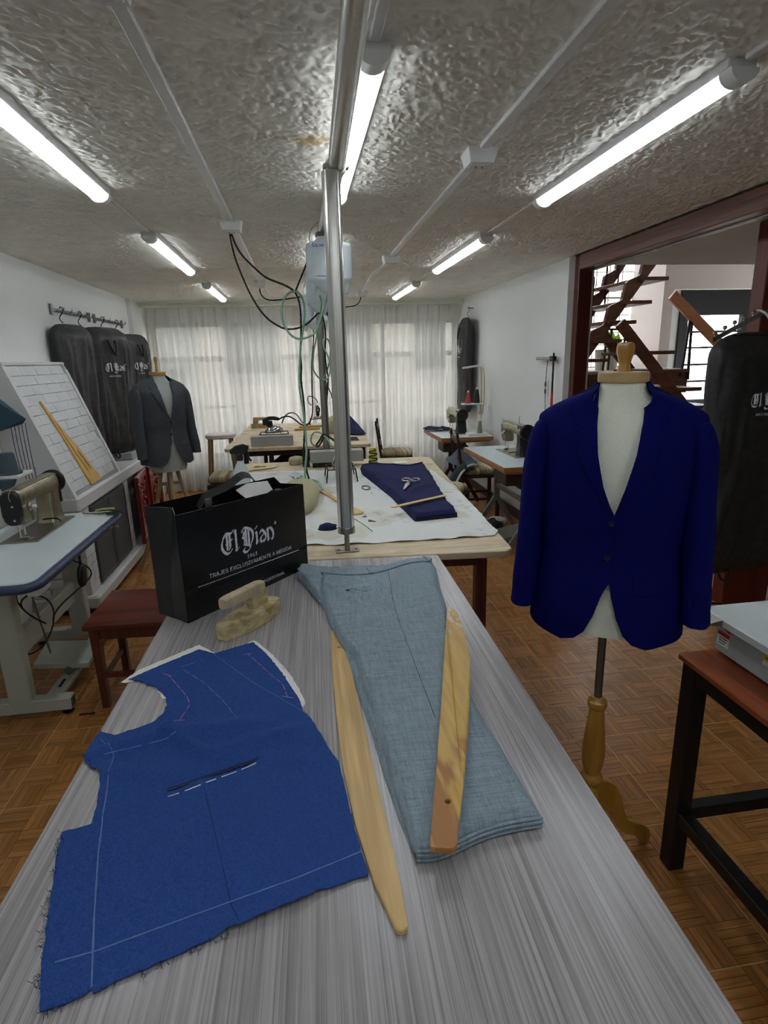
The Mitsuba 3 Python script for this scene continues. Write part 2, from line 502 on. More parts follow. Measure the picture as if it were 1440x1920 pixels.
def struct(name, m, mt, parent=None, smooth=False, label=None):
    return obj(name, m, mt, parent, smooth, label=label, kind='structure' if parent is None else None)


struct('wall_left', [bx(XL - 0.12, XL, YB, YF, 0, ZC)], 'm_wall', label='long white left wall behind the fireplace and the garment bags')
struct('wall_right', [bx(XR, 2.34, 4.5, YF, 0, ZC)], 'm_wall', label='white right wall between the window and the wood framed opening')
struct('wall_right', [bx(XR, 2.34, YB, -0.4, 0, ZC)], 'm_wall', label='white wall on the right behind the camera')
struct('wall_back', [bx(XL, 6.2, YB - 0.12, YB, 0, ZC)], 'm_wall', label='white wall behind the camera')
struct('wall_far', [bx(XL, XR, YF, YF + 0.15, 0, 0.42), bx(XL, XR, YF, YF + 0.15, 2.10, ZC), bx(XL, -1.72, YF, YF + 0.15, 0.42, 2.10), bx(2.08, XR, YF, YF + 0.15, 0.42, 2.10)], 'm_wall', label='low white wall around the curtained window')
struct('trim_1', bx(XL - 0.005, XL + 0.012, 7.03, 7.055, 1.2, ZC), 'm_white_paint', label='white strip running up the left wall near the window')
struct('trim_2', bx(XL, XL + 0.035, 7.055, YF, 0, ZC - 0.001), 'm_wall', label='white wall panel at the left of the window')
struct('baseboard_far', bx(XL, XR, YF - 0.018, YF, 0, 0.10, 0.004), 'm_dark_wood', label='dark brown baseboard under the window')
struct('baseboard_right', bx(XR - 0.016, XR, 4.5, YF - 0.02, 0, 0.10, 0.004), 'm_dark_wood', label='dark brown baseboard along the right wall')
struct('baseboard_left', bx(XL, XL + 0.016, 5.45, 7.05, 0, 0.10, 0.004), 'm_dark_wood', label='dark brown baseboard along the left wall')


def relief(x, y):
    P = np.stack([x, y, np.zeros_like(x)], -1)
    w = meshkit.noise(P * 42 + 3, 11)
    Q = P.copy(); Q[..., 0] += 0.016 * (w - 0.5); Q[..., 1] += 0.014 * (meshkit.noise(P * 45 + 9, 4) - 0.5)
    a = 1 - np.abs(2 * meshkit.noise(Q * np.array([62, 52, 1]), 5) - 1)
    b = meshkit.noise(Q * 112 + 5, 6)
    c = meshkit.noise(P * 30 + 1, 7)
    return 0.0078 * a ** 1.2 * (0.8 + 0.3 * c) + 0.0030 * b


def ceiling_mesh():
    xs = np.arange(XL, XR + 0.001, 0.0066); xs[-1] = XR
    ya = np.r_[np.arange(YB, 0.95, 0.12), np.arange(0.95, 3.3, 0.0066), np.arange(3.3, 5.2, 0.0105), np.arange(5.2, YF, 0.024), YF]
    X, Y = np.meshgrid(xs, ya, indexing='ij')
    Z = ZC - relief(X, Y)
    v = np.stack([X, Y, Z], -1).reshape(-1, 3)
    n, k = len(xs), len(ya)
    i, j = np.meshgrid(np.arange(n - 1), np.arange(k - 1), indexing='ij')
    a, b, c, d = i * k + j, (i + 1) * k + j, (i + 1) * k + j + 1, i * k + j + 1
    f = np.stack([np.stack([a, c, b], -1), np.stack([a, d, c], -1)], 2).reshape(-1, 3)
    return mesh(v, f)


struct('ceiling', ceiling_mesh(), 'm_ceiling', smooth=True, label='grey white ceiling with a coarse dabbed plaster texture')
struct('ceiling', bx(XL - 0.12, 2.34, YB, YF + 0.15, ZC + 0.012, ZC + 0.16), 'm_wall', 'ceiling')

# floor: parquet of little blocks, five fingers each, laid basket-weave in 0.48 m panels
PX, PY, PB = -1.2, 1.985, 0.12
struct('floor', bx(-1.95, 6.3, YB - 0.1, 9.2, -0.12, -0.006), 'm_parquet_gap', label='brown parquet floor of small basket weave blocks')


def block_mesh(ix, iy):
    ms_v, ms_f = [], []
    x0, y0 = PX + ix * PB, PY + iy * PB
    horiz = (ix + iy) % 2 != 0
    jx0 = 0.0025 if ix % 4 == 0 else 0.0004; jx1 = 0.0025 if ix % 4 == 3 else 0.0004
    jy0 = 0.0025 if iy % 4 == 0 else 0.0004; jy1 = 0.0025 if iy % 4 == 3 else 0.0004
    for k in range(5):
        a0, a1 = k * 0.024 + 0.0003, (k + 1) * 0.024 - 0.0003
        if horiz: r = (x0 + jx0, x0 + PB - jx1, max(y0 + a0, y0 + jy0), min(y0 + a1, y0 + PB - jy1))
        else: r = (max(x0 + a0, x0 + jx0), min(x0 + a1, x0 + PB - jx1), y0 + jy0, y0 + PB - jy1)
        h = 0.0004 * ((ix * 7 + iy * 13 + k * 5) % 4) / 4.0
        e = 0.0005
        t = np.array([[r[0] + e, r[2] + e, -h], [r[1] - e, r[2] + e, -h], [r[1] - e, r[3] - e, -h], [r[0] + e, r[3] - e, -h],
                      [r[0], r[2], -0.006], [r[1], r[2], -0.006], [r[1], r[3], -0.006], [r[0], r[3], -0.006]])
        o = len(ms_v) * 8
        ms_v.append(t)
        q = [[0, 1, 2], [0, 2, 3]] + [x for s in range(4) for x in ([4 + s, 4 + (s + 1) % 4, (s + 1) % 4], [4 + s, (s + 1) % 4, s])]
        ms_f.append(np.array(q) + o)
    return mesh(np.vstack(ms_v), np.vstack(ms_f))


cam = np.array([0, 0, 1.6])
cells = []
for ix in range(-6, 52):
    for iy in range(-12, 56):
        cx, cy = PX + (ix + 0.5) * PB, PY + (iy + 0.5) * PB
        if cx < XL + 0.02 or cy > YF or (cx > XR + 0.05 and cy > 6.4): continue
        d = cx * 0.134 + cy * 0.957 + 1.6 * 0.257        # depth along the view
        u = (cx * 0.989 - cy * 0.1457 + 0.0408) / max(d, 1e-6)
        w = (cx * 0.0619 + cy * 0.251 - 1.6 * 0.966) / max(d, 1e-6)
        seen = d > 0.2 and abs(u) < 0.70 and -0.92 < w < 0.9
        table = -0.47 < cx < 0.47 and cy < 4.1
        hidden = seen and (abs(cx * 0.62 / max(cy, 0.1) - 0.0) < 0.0 or table)
        t = 0.68 / 1.6                                    # shadow of the cutting tables from the eye
        hx, hy = cx * t, cy * t
        behind = (-0.43 < hx < 0.45 and -0.1 < hy < 1.93) or (-0.47 < hx < 0.82 and 1.9 < hy < 4.05)
        cells.append((0 if seen and not behind else 1, np.hypot(np.hypot(cx, cy), 1.6), ix, iy, seen))
cells.sort()
rest = []
for n, (hid, dist, ix, iy, seen) in enumerate(cells):
    if n < 300: obj('parquet_block', block_mesh(ix, iy), 'm_parquet', 'floor', smooth=False)
    else: rest.append(block_mesh(ix, iy))
obj('parquet_field', rest, 'm_parquet', 'floor', smooth=False, kind='stuff', label='further parquet blocks of the same floor')
jo = []
for i in range(-2, 12):
    x = PX + i * 0.48
    if x > XL: jo.append(bx(x - 0.0021, x + 0.0021, YB, YF if x < XR else 6.4, -0.005, -0.0006))
for j in range(-9, 12):
    y = PY + j * 0.48
    if YB < y < YF: jo.append(bx(XL, XR if y > 4.5 else 6.0, y - 0.0021, y + 0.0021, -0.005, -0.0006))
obj('parquet_joint', jo, 'm_parquet_joint', 'floor', smooth=False, kind='stuff', label='pale filled joints between the parquet panels')

# the big window behind the curtain
struct('window_1', [bx(-1.72, 2.08, YF - 0.01, YF + 0.05, 0.42, 0.47, 0.004), bx(-1.72, 2.08, YF - 0.01, YF + 0.05, 2.05, 2.10, 0.004)], 'm_frame_dark', label='wide dark framed window behind the sheer curtain')
cuts = [-1.72, -0.79, 0.18, 1.12, 2.08]
for k, x in enumerate(cuts):
    w = 0.024
    struct('upright', bx(max(x - w, -1.72), min(x + w, 2.08), YF - 0.005, YF + 0.045, 0.47, 2.05, 0.003), 'm_frame_dark', 'window_1')
for k in range(4):
    a, b = cuts[k] + 0.024, cuts[k + 1] - 0.024
    struct('transom', bx(a, b, YF, YF + 0.04, 1.63, 1.70, 0.003), 'm_frame_dark', 'window_1')
    if k in (0, 2): struct('rail', bx(a, b, YF, YF + 0.04, 1.05, 1.08, 0.003), 'm_frame_dark', 'window_1')
    for z0, z1 in ((0.47, 1.63), (1.70, 2.05)):
        struct('pane', mesh([[a, YF + 0.02, z0], [b, YF + 0.02, z0], [b, YF + 0.02, z1], [a, YF + 0.02, z1]], [[0, 1, 2], [0, 2, 3]]), 'm_glass', 'window_1')
# security grille outside the window
g = [bx(-1.72, 2.08, YF + 0.15, YF + 0.33, 0.36, 0.42)] + [bx(x - 0.006, x + 0.006, YF + 0.30, YF + 0.312, 0.42, 1.35) for x in np.arange(-1.7, 2.1, 0.125)] + [bx(-1.72, 2.08, YF + 0.298, YF + 0.314, z - 0.008, z + 0.008) for z in (0.5, 0.78, 1.06, 1.33)]
obj('window_grille', g, 'm_white_paint', smooth=False, label='pale metal railing outside the window, seen through the curtain', cat='railing')


def curtain():
    n, zs = 900, np.r_[0.03, 0.10, 0.3, 0.7, 1.1, 1.5, 1.9, 2.08, 2.10, 2.13, 2.25]
    x = np.linspace(-1.74, 2.09, n)
    V = []
    for k, z in enumerate(zs):
        top = smooth01((z - 2.0) / 0.12)
        P = np.stack([x * 1.0, np.full(n, z * 0.18), np.zeros(n)], -1)
        ph = 2 * np.pi * x / 0.093 + 3.2 * (meshkit.noise(P * np.array([3.1, 1, 1]), 3) - 0.5) * 3 + 0.7 * z * np.sin(x * 5)
        amp = 0.018 + 0.026 * meshkit.noise(P * np.array([4.7, 1, 1]) + 7, 5)
        y = amp * np.sin(ph) * (1 - 0.62 * top) + 0.007 * np.sin(2 * np.pi * x / 0.031 + 2 * z) * (1 - top) + 0.03 * (meshkit.noise(P * np.array([1.3, 2, 1]), 8) - 0.5) * (1 - top)
        pin = np.exp(-(((x + 0.045) % 0.137 - 0.0685) / 0.012) ** 2)
        y = y * (1 - 0.5 * top) - 0.018 * pin * top
        V.append(np.column_stack([x, 7.47 + y, np.full(n, z)]))
    return loft(V, closed=False)


def smooth01(t):
    t = np.clip(t, 0, 1); return t * t * (3 - 2 * t)


cu = thing('sheer_curtain', 'long cream sheer curtain with pleated heading across the far window', 'curtain')
obj('drape', curtain(), 'm_curtain', cu, smooth=True)
ct = thing('curtain_rail', 'cream curtain rail running under the ceiling above the window', 'curtain rail')
obj('rail', bx(-1.80, 2.12, 7.40, 7.47, 2.262, 2.285, 0.004), 'm_form_linen', ct)
obj('valance', bx(-1.80, 2.12, 7.43, 7.445, 2.285, 2.318, 0.003), 'm_form_linen', ct)
for x in (-1.81, 2.11): obj('bracket', bx(x - 0.012, x + 0.012, 7.41, YF - 0.001, 2.262, 2.285, 0.003), 'm_form_linen', ct)

# across the street
st = thing('street', 'grey street outside the far window', 'street', kind='structure')
obj('pavement', bx(-25, 25, 9.4, 30, -3.3, -3.1), 'm_concrete', st)
ho = thing('apartment_building', 'pale apartment block across the street, faint through the curtain', 'building')
obj('wall', bx(-2.7, 5.2, 17, 21, -3.1, 4.4), 'm_facade', ho, smooth=False)
obj('roof', bx(-2.9, 5.4, 16.7, 21.2, 4.4, 4.55), 'm_facade_dark', ho, smooth=False)
for i in range(3):
    for z in (-1.6, 1.3):
        x = -2.0 + 2.7 * i
        w = obj('window', bx(x, x + 1.5, 16.96, 17.02, z, z + 1.3), 'm_facade_dark', ho, smooth=False)
        obj('sill', bx(x - 0.1, x + 1.6, 16.85, 17.0, z - 0.1, z), 'm_facade_grey', w, smooth=False)
    obj('balcony', bx(-2.3 + 2.7 * i, -0.2 + 2.7 * i, 16.2, 17.0, -0.1, 0.02), 'm_facade_grey', ho, smooth=False)
ho = thing('house', 'low grey house across the street, left of the apartment block', 'house')
obj('wall', bx(-11, -2.75, 18, 23, -3.1, 3.5), 'm_facade_grey', ho, smooth=False)
obj('roof', bx(-11.2, -2.71, 17.7, 23, 3.5, 3.65), 'm_facade_dark', ho, smooth=False)
for x in (-9.2, -6.6, -4.4): obj('window', bx(x, x + 1.1, 17.96, 18.02, 0.2, 1.5), 'm_facade_dark', ho, smooth=False)

# ---------------------------------------------------------------- ceiling lights and conduits
def half_round(x, y0, y1, w, h, z, n=10):
    a = np.linspace(0, np.pi, n)
    P = np.column_stack([x + w / 2 * np.cos(a), np.zeros(n), -h * np.sin(a)])
    m = loft([P + [0, y0, z], P + [0, y1, z]])
    return m


def batten(x, y0, y1, label, group=None):
    t = thing('ceiling_light', label, 'light', group)
    obj('housing', bx(x - 0.041, x + 0.041, y0, y1, ZC - 0.030, ZC - 0.003, 0.003), 'm_white_paint', t)
    d = half_round(x, y0 + 0.035, y1 - 0.03, 0.074, 0.030, ZC - 0.030)
    if d.volume < 0: d.invert()
    k = obj('diffuser', d, None, t, smooth=30, emitter={'type': 'area', 'radiance': rgb(*LAMP_RGB)})
    scene[k]['bsdf'] = lamp_bsdf()
    for ya, yb in ((y0 - 0.012, y0 + 0.036), (y1 - 0.031, y1 + 0.012)):
        e = half_round(x, ya, yb, 0.082, 0.035, ZC - 0.029)
        if e.volume < 0: e.invert()
        obj('end_cap', e, 'm_white_plastic', t)


for x, nm in ((-0.782, 'left'), (0.225, 'middle'), (1.19, 'right')):
    for k, (y0, y1) in enumerate(((1.57, 2.84), (3.66, 4.98), (5.80, 7.05))):
        batten(x, y0, y1, 'glowing white LED ceiling light, %s of the three in the %s row' % (('nearest', 'middle', 'farthest')[k], nm if nm != 'middle' else 'central'))
for x, nm in ((-0.782, 'left'), (0.225, 'central'), (1.19, 'right')): [batten(x, a, b, 'LED ceiling light behind the viewer, %s in the %s row' % (w, nm)) for a, b, w in ((-0.55, 0.70, 'fourth'), (-2.70, -1.45, 'fifth'))]


def raceway(pts, w, h, label):
    ms = []
    for a, b in zip(pts[:-1], pts[1:]):
        ms.append(bar((a[0], a[1], ZC - 0.001 - h / 2), (b[0], b[1], ZC - 0.001 - h / 2), w, h, ch=0.002))
    return obj('cable_duct', ms, 'm_white_paint', label=label, cat='cable duct', smooth=20)


for x, nm in ((-0.782, 'left'), (0.225, 'central'), (1.19, 'right')):
    raceway([(x, 0.72), (x, 1.55)], 0.026, 0.018, 'white cable duct on the ceiling in front of the %s row of lights' % nm)
    raceway([(x, 2.86), (x, 3.64)], 0.016, 0.014, 'thin white duct between the first two lights of the %s row' % nm)
    raceway([(x, 5.0), (x, 5.78)], 0.016, 0.014, 'thin white duct between the last two lights of the %s row' % nm)
raceway([(-0.325, -1.5), (-0.322, 1.38)], 0.034, 0.02, 'white cable duct before the nearest left ceiling box')
raceway([(-0.317, 1.42), (-0.30, 3.33)], 0.034, 0.02, 'long white cable duct between the left ceiling boxes')
raceway([(-0.30, 3.45), (-0.29, 5.68)], 0.030, 0.02, 'white cable duct beyond the box with two black cables')
raceway([(-0.29, 5.80), (-0.24, 7.35)], 0.026, 0.02, 'white cable duct from the farthest left box to the curtain')
raceway([(0.70, -1.5), (0.705, 2.21)], 0.034, 0.02, 'white cable duct before the nearest right ceiling box')
raceway([(0.715, 2.36), (0.72, 4.38)], 0.034, 0.02, 'white cable duct between the two nearer right ceiling boxes')
raceway([(0.735, 4.52), (0.735, 4.80), (0.70, 5.2), (0.72, 5.8), (0.75, 6.55)], 0.028, 0.02, 'bent white cable duct beyond the second right ceiling box')
raceway([(0.75, 6.68), (0.70, 7.36)], 0.026, 0.02, 'white cable duct from the farthest right box to the curtain')


def ceiling_box(x, y, s, h, label, socket=True):
    t = thing('ceiling_box', label, 'junction box')
    obj('body', hull([(x + sx * (s / 2 - (0.012 if z else 0)), y + sy * (s / 2 - (0.012 if z else 0)), ZC - 0.002 - z * h) for sx in (-1, 1) for sy in (-1, 1) for z in (0, 1)]), 'm_white_plastic', t, smooth=20)
    obj('cover', bx(x - s / 2 + 0.018, x + s / 2 - 0.018, y - s / 2 + 0.03, y + s / 2 - 0.03, ZC - 0.006 - h, ZC - 0.001 - h, 0.002), 'm_white_paint', t)
    if socket:
        obj('socket', [lathe([(0.004, 0), (0.004, 0.002)], 8, (x + dx, y, ZC - 0.0075 - h)) for dx in (-0.012, 0.012)], 'm_black_plastic', t)


ceiling_box(-0.322, 1.375, 0.10, 0.042, 'white ceiling box at the top edge of the picture, left')
ceiling_box(-0.30, 3.39, 0.115, 0.055, 'white ceiling box with two black cables hanging from it')
ceiling_box(-0.29, 5.74, 0.115, 0.055, 'small far white ceiling box with a black plug, left of the bottles')
ceiling_box(0.708, 2.285, 0.112, 0.052, 'large white ceiling socket box nearest on the right')
ceiling_box(0.725, 4.45, 0.125, 0.055, 'white ceiling box on the bent duct, right of the bottles')
ceiling_box(0.75, 6.615, 0.115, 0.055, 'far white ceiling box with a black plug by the curtain')

# ---------------------------------------------------------------- lettering
def pen(strokes, w, ang=42.0, thin=0.16):
    """Broad nib lettering: every stroke is a polyline drawn with a slanted flat nib."""
    a = math.radians(ang)
    nib = np.array([[-w / 2 * math.cos(a), -w / 2 * math.sin(a)], [w / 2 * math.cos(a), w / 2 * math.sin(a)]])
    t = np.array([-math.sin(a), math.cos(a)]) * w * thin / 2
    nib = np.vstack([nib + t, nib - t])
    out = []
    for s in strokes:
        s = np.array(s, float)
        if len(s) > 2 and not np.any(np.isnan(s)): s = spline(s, 5 * len(s)) if len(s) > 3 else s
        for p, q in zip(s[:-1], s[1:]): out.append(MultiPoint(np.vstack([nib + p, nib + q])).convex_hull)
    return unary_union(out)


def logo_shape():
    S = [[(0.86, 1.42), (0.40, 1.28), (0.10, 0.80), (0.18, 0.25), (0.58, -0.08), (1.02, 0.14)],
         [(0.30, 1.22), (0.62, 1.50), (1.10, 1.44), (1.24, 1.62)], [(0.60, 1.40), (0.62, 0.22)], [(0.88, 1.38), (0.90, 0.40), (0.80, 0.2)], [(0.50, 0.72), (1.08, 0.92)],
         [(1.44, 1.60), (1.50, 1.50), (1.52, 0.12)], [(1.44, 0.1), (1.54, -0.06), (1.70, 0.12)], [(1.36, 1.42), (1.5, 1.56)],
         [(2.14, 1.28), (2.36, 1.56), (2.80, 1.46), (3.18, 1.22), (3.24, 0.50), (2.90, 0.02)], [(2.54, 1.42), (2.56, 0.18)], [(2.82, 1.40), (2.84, 0.16)],
         [(2.30, 1.26), (2.36, 0.92)], [(2.16, 0.86), (2.40, 0.72), (2.36, 0.40)], [(2.30, 0.26), (2.90, 0.06)], [(2.96, 0.02), (2.78, -0.32), (2.42, -0.42), (2.20, -0.18)], [(2.2, -0.18), (2.36, -0.06)],
         [(3.60, 0.96), (3.70, 0.88), (3.70, 0.10)], [(3.62, 0.08), (3.70, -0.02), (3.86, 0.14)], [(3.62, 1.28), (3.78, 1.40)],
         [(4.10, 0.78), (4.22, 0.98), (4.48, 0.86), (4.50, 0.10)], [(4.44, 0.08), (4.54, -0.02), (4.68, 0.14)], [(4.44, 0.56), (4.16, 0.44), (4.12, 0.12)], [(4.12, 0.10), (4.26, -0.02), (4.46, 0.16)],
         [(4.86, 0.92), (4.96, 0.98), (5.00, 0.10)], [(4.92, 0.06), (5.02, -0.02), (5.12, 0.08)], [(5.00, 0.74), (5.26, 0.98), (5.44, 0.84), (5.46, 0.10)], [(5.40, 0.06), (5.50, -0.04), (5.66, 0.12)]]
    g = pen(S, 0.235)
    r = Point(5.92, 1.26).buffer(0.14, quad_segs=8).difference(Point(5.92, 1.26).buffer(0.105, quad_segs=8))
    rr = unary_union([sbox(5.87, 1.19, 5.895, 1.33), Point(5.92, 1.295).buffer(0.035), LineString([(5.91, 1.27), (5.965, 1.19)]).buffer(0.013)])
    return unary_union([g, r, rr]).simplify(0.004)


LOGO = logo_shape()


def logo_mesh(unit, depth=0.0004):
    return extr(affinity.scale(LOGO, unit, unit, origin=(0, 0)), 0, depth)


def text(s, h, width=None, depth=0.0004, bold=False):
    m = meshkit.text_mesh(s, h, depth, bold)
    m.apply_translation((-m.bounds[0][0], 0, 0))
    if width: m.apply_scale((width / m.bounds[1][0], 1, 1))
    return m


# ---------------------------------------------------------------- front cutting table and what lies on it
TZ = 0.92
t = thing('cutting_table', 'long cutting table with a streaky grey laminate top in the foreground', 'table')
obj('tabletop', slab([(-0.452, -0.15), (0.406, -0.15), (0.4555, 1.893), (-0.397, 1.962)], TZ - 0.03, TZ, 0.002, 0.004), 'm_laminate', t, smooth=20)
for x, y in ((-0.38, 0.0), (0.34, 0.0), (-0.32, 1.83), (0.385, 1.80)): obj('leg', bx(x - 0.03, x + 0.03, y - 0.03, y + 0.03, 0, TZ - 0.03, 0.004), 'm_black_metal', t)
for a, b in (((-0.35, 0.0, 0.85), (-0.30, 1.83, 0.85)), ((0.34, 0.0, 0.85), (0.385, 1.80, 0.85))): obj('apron', bar(a, b, 0.025, 0.07), 'm_black_metal', t)

CL = [(-0.418, 1.212), (-0.35, 1.271), (-0.282, 1.326), (-0.242, 1.297), (-0.153, 1.339), (-0.116, 1.272), (-0.076, 1.174), (-0.04, 1.067), (-0.03, 1.021), (-0.01, 0.974), (0.008, 0.917), (0.030, 0.845), (0.036, 0.78), (0.041, 0.723), (0.046, 0.672), (0.054, 0.622), (0.026, 0.618), (-0.014, 0.607), (-0.041, 0.597), (-0.082, 0.585), (-0.114, 0.574), (-0.124, 0.576), (-0.145, 0.566), (-0.186, 0.552), (-0.214, 0.543), (-0.231, 0.539), (-0.27, 0.524), (-0.273, 0.528), (-0.275, 0.524), (-0.293, 0.518), (-0.321, 0.513), (-0.331, 0.538), (-0.344, 0.576), (-0.366, 0.657), (-0.39, 0.748), (-0.393, 0.775), (-0.355, 0.782), (-0.36, 0.815), (-0.368, 0.858), (-0.379, 0.898), (-0.39, 0.916), (-0.394, 0.912), (-0.416, 0.936), (-0.424, 0.952), (-0.425, 0.977), (-0.423, 0.997), (-0.421, 1.027), (-0.388, 1.008), (-0.348, 1.022), (-0.323, 1.037), (-0.311, 1.065), (-0.31, 1.098), (-0.317, 1.123), (-0.352, 1.171), (-0.391, 1.202)]


def ridge(x, y, a, b, w, h, e=0.03):
    """A soft fold along the segment a-b."""
    a, b = np.array(a), np.array(b)
    d = b - a; L = np.linalg.norm(d); d = d / L
    s = (x - a[0]) * d[0] + (y - a[1]) * d[1]; n = -(x - a[0]) * d[1] + (y - a[1]) * d[0]
    end = 1 / (1 + np.exp(-s / e * 3)) / (1 + np.exp((s - L) / e * 3))
    return h * np.exp(-(n / w) ** 2) * end


def cloth_h(x, y):
    z = TZ + 0.0022 + 0.0016 * meshkit.fbm(np.stack([x * 7, y * 7, 0 * x], -1), 2, 3)
    z = z + ridge(x, y, (-0.405, 0.955), (-0.29, 0.985), 0.014, 0.016) + ridge(x, y, (-0.30, 1.00), (-0.205, 0.915), 0.013, 0.020) + ridge(x, y, (-0.29, 0.985), (-0.10, 0.99), 0.022, 0.016)
    z = z + ridge(x, y, (-0.21, 0.905), (-0.03, 0.96), 0.018, 0.016) + ridge(x, y, (-0.38, 0.90), (-0.20, 0.862), 0.018, 0.009) + ridge(x, y, (-0.12, 0.895), (0.02, 0.85), 0.018, 0.008) + ridge(x, y, (-0.13, 0.575), (-0.02, 0.61), 0.012, 0.008) + ridge(x, y, (-0.36, 0.80), (-0.22, 0.80), 0.02, 0.005)
    z = z - ridge(x, y, (-0.252, 0.842), (-0.108, 0.889), 0.006, 0.004, 0.01)
    return z


c = thing('jacket_front', 'blue jacket front panel with chalk marks and white lining edge on the grey table', 'cloth')
obj('outer_cloth', cloth(CL, 0.0085, cloth_h, 0.0012, 0.0008, 1), 'm_blue_cloth', c, smooth=60)
LIN = [(-0.432, 1.208), (-0.406, 1.255), (-0.366, 1.289), (-0.286, 1.354), (-0.27, 1.335), (-0.243, 1.304), (-0.218, 1.287), (-0.152, 1.352), (-0.137, 1.333), (-0.101, 1.266), (-0.067, 1.191), (-0.040, 1.113), (-0.026, 1.050), (-0.04, 1.02), (-0.083, 1.041), (-0.194, 1.185), (-0.247, 1.151), (-0.301, 1.14), (-0.322, 1.119), (-0.357, 1.182), (-0.394, 1.216), (-0.418, 1.203)]
obj('lining', cloth(LIN, 0.009, lambda x, y: TZ + 0.0004 + 0.0008 * meshkit.fbm(np.stack([x * 20, y * 20, 0 * x], -1), 2, 5), 0.0008, 0.0008, 2), 'm_lining', c, smooth=40, label='white lining edge')


def line_on(pts, w, hf, m, name, parent, dash=None, lift=0.0014, step=0.008, seed=0):
    """A thin flat strip (chalk, thread) following the surface hf."""
    r = np.random.default_rng(seed)
    p = np.asarray(pts, float)
    L = np.r_[0, np.cumsum(np.linalg.norm(np.diff(p, axis=0), axis=1))]
    s = np.linspace(0, L[-1], max(2, int(L[-1] / step)))
    q = np.column_stack([np.interp(s, L, p[:, 0]), np.interp(s, L, p[:, 1])])
    d = np.gradient(q, axis=0); d /= np.linalg.norm(d, axis=1, keepdims=True)
    n = np.column_stack([-d[:, 1], d[:, 0]])
    ms = []
    spans = [(0, len(q))] if dash is None else [(int(a / step), int((a + dash[0]) / step) + 1) for a in np.arange(0, L[-1], sum(dash))]
    for a, b in spans:
        k = q[a:b + 0]; nn = n[a:b]
        if len(k) < 2: continue
        ww = (w / 2 * r.uniform(0.7, 1.2, len(k)))[:, None]
        A, B = k + nn * ww, k - nn * ww
        top = lambda P, z: np.column_stack([P, hf(P[:, 0], P[:, 1]) + z])
        ms.append(loft(np.stack([top(A, lift), top(A, lift + 0.0004), top(B, lift + 0.0004), top(B, lift)], 1)))
    if ms: obj(name, ms, m, parent, smooth=False)


for k, pts in enumerate(([(-0.361, 0.885), (-0.328, 0.728), (-0.300, 0.623), (-0.273, 0.530)], [(-0.326, 0.567), (-0.282, 0.573), (-0.213, 0.591)], [(-0.213, 0.591), (-0.128, 0.6125), (-0.041, 0.634), (0.050, 0.662)],
                         [(-0.242, 1.292), (-0.144, 1.153), (-0.073, 1.067), (-0.022, 1.005)], [(-0.410, 1.000), (-0.37, 0.945), (-0.362, 0.89)], [(-0.385, 0.945), (-0.30, 0.965), (-0.262, 0.962)])):
    line_on(pts, 0.0022 if k in (0, 1, 2) else 0.0013, cloth_h, 'm_chalk', 'chalk_line', c, seed=k)
for k, pts in enumerate(([(-0.333, 1.216), (-0.272, 1.114), (-0.262, 1.083), (-0.274, 1.027)], [(-0.161, 1.281), (-0.106, 1.179), (-0.075, 1.129), (-0.062, 1.071)], [(-0.345, 1.222), (-0.322, 1.205)], [(-0.172, 1.276), (-0.148, 1.280)], [(-0.284, 1.033), (-0.262, 1.030)], [(-0.075, 1.08), (-0.05, 1.068)])):
    line_on(pts, 0.0018, cloth_h, 'm_pink_thread', 'marking_thread', c, dash=(0.022, 0.007), seed=k)
for k, pts in enumerate(([(-0.300, 1.229), (-0.243, 1.161), (-0.193, 1.081), (-0.156, 1.006)], [(-0.31, 1.245), (-0.262, 1.27)], [(-0.172, 1.006), (-0.146, 1.002)])):
    line_on(pts, 0.0018, cloth_h, 'm_chalk', 'marking_thread', c, dash=(0.026, 0.008), seed=9 + k)
line_on([(-0.250, 0.819), (-0.106, 0.879)], 0.0024, cloth_h, 'm_white_thread', 'basting_thread', c, dash=(0.021, 0.008), seed=4)
# welt pocket: a raised lip over a slit
pw = [(-0.254, 0.838), (-0.205, 0.855), (-0.157, 0.872), (-0.108, 0.889)]
pz = [float(np.mean([cloth_h(np.array(a), np.array(b)) for a, b in pw])) + 0.0015] * 24
obj('pocket_welt', tube([(x, y + 0.001, z + 0.0022) for (x, y), z in zip(spline(pw, 24), pz)], 0.0030, 8), 'm_blue_cloth', c, smooth=60)
obj('pocket_slit', tube([(x, y - 0.0036, z + 0.0010) for (x, y), z in zip(spline(pw, 24), pz)], 0.0014, 6), 'm_button_dark', c, label='dark pocket slit')
line_on([(-0.196, 0.834), (-0.157, 0.707), (-0.128, 0.609), (-0.114, 0.578)], 0.0012, cloth_h, 'm_blue_thread', 'seam', c, lift=0.0011)
fr = []
rr = np.random.default_rng(5)


def frays(path, n, lo, hi, out, z=TZ + 0.001):
    p = np.asarray(path, float)
    L = np.r_[0, np.cumsum(np.linalg.norm(np.diff(p, axis=0), axis=1))]
    res = []
    for s in rr.uniform(0, L[-1], n):
        a = np.array([np.interp(s, L, p[:, 0]), np.interp(s, L, p[:, 1])])
        d = np.array(out) + rr.normal(0, 0.5, 2); d /= np.linalg.norm(d)
        l = rr.uniform(lo, hi); b = rr.normal(0, 0.5)
        q = [a - d * 0.003 + d * l * u + np.array([-d[1], d[0]]) * b * l * u * u for u in np.linspace(0, 1, 6)]
        res.append(tube([(x, y, z + 0.002 * rr.random() * u) for u, (x, y) in enumerate(q)], 0.0003, 4))
    return res


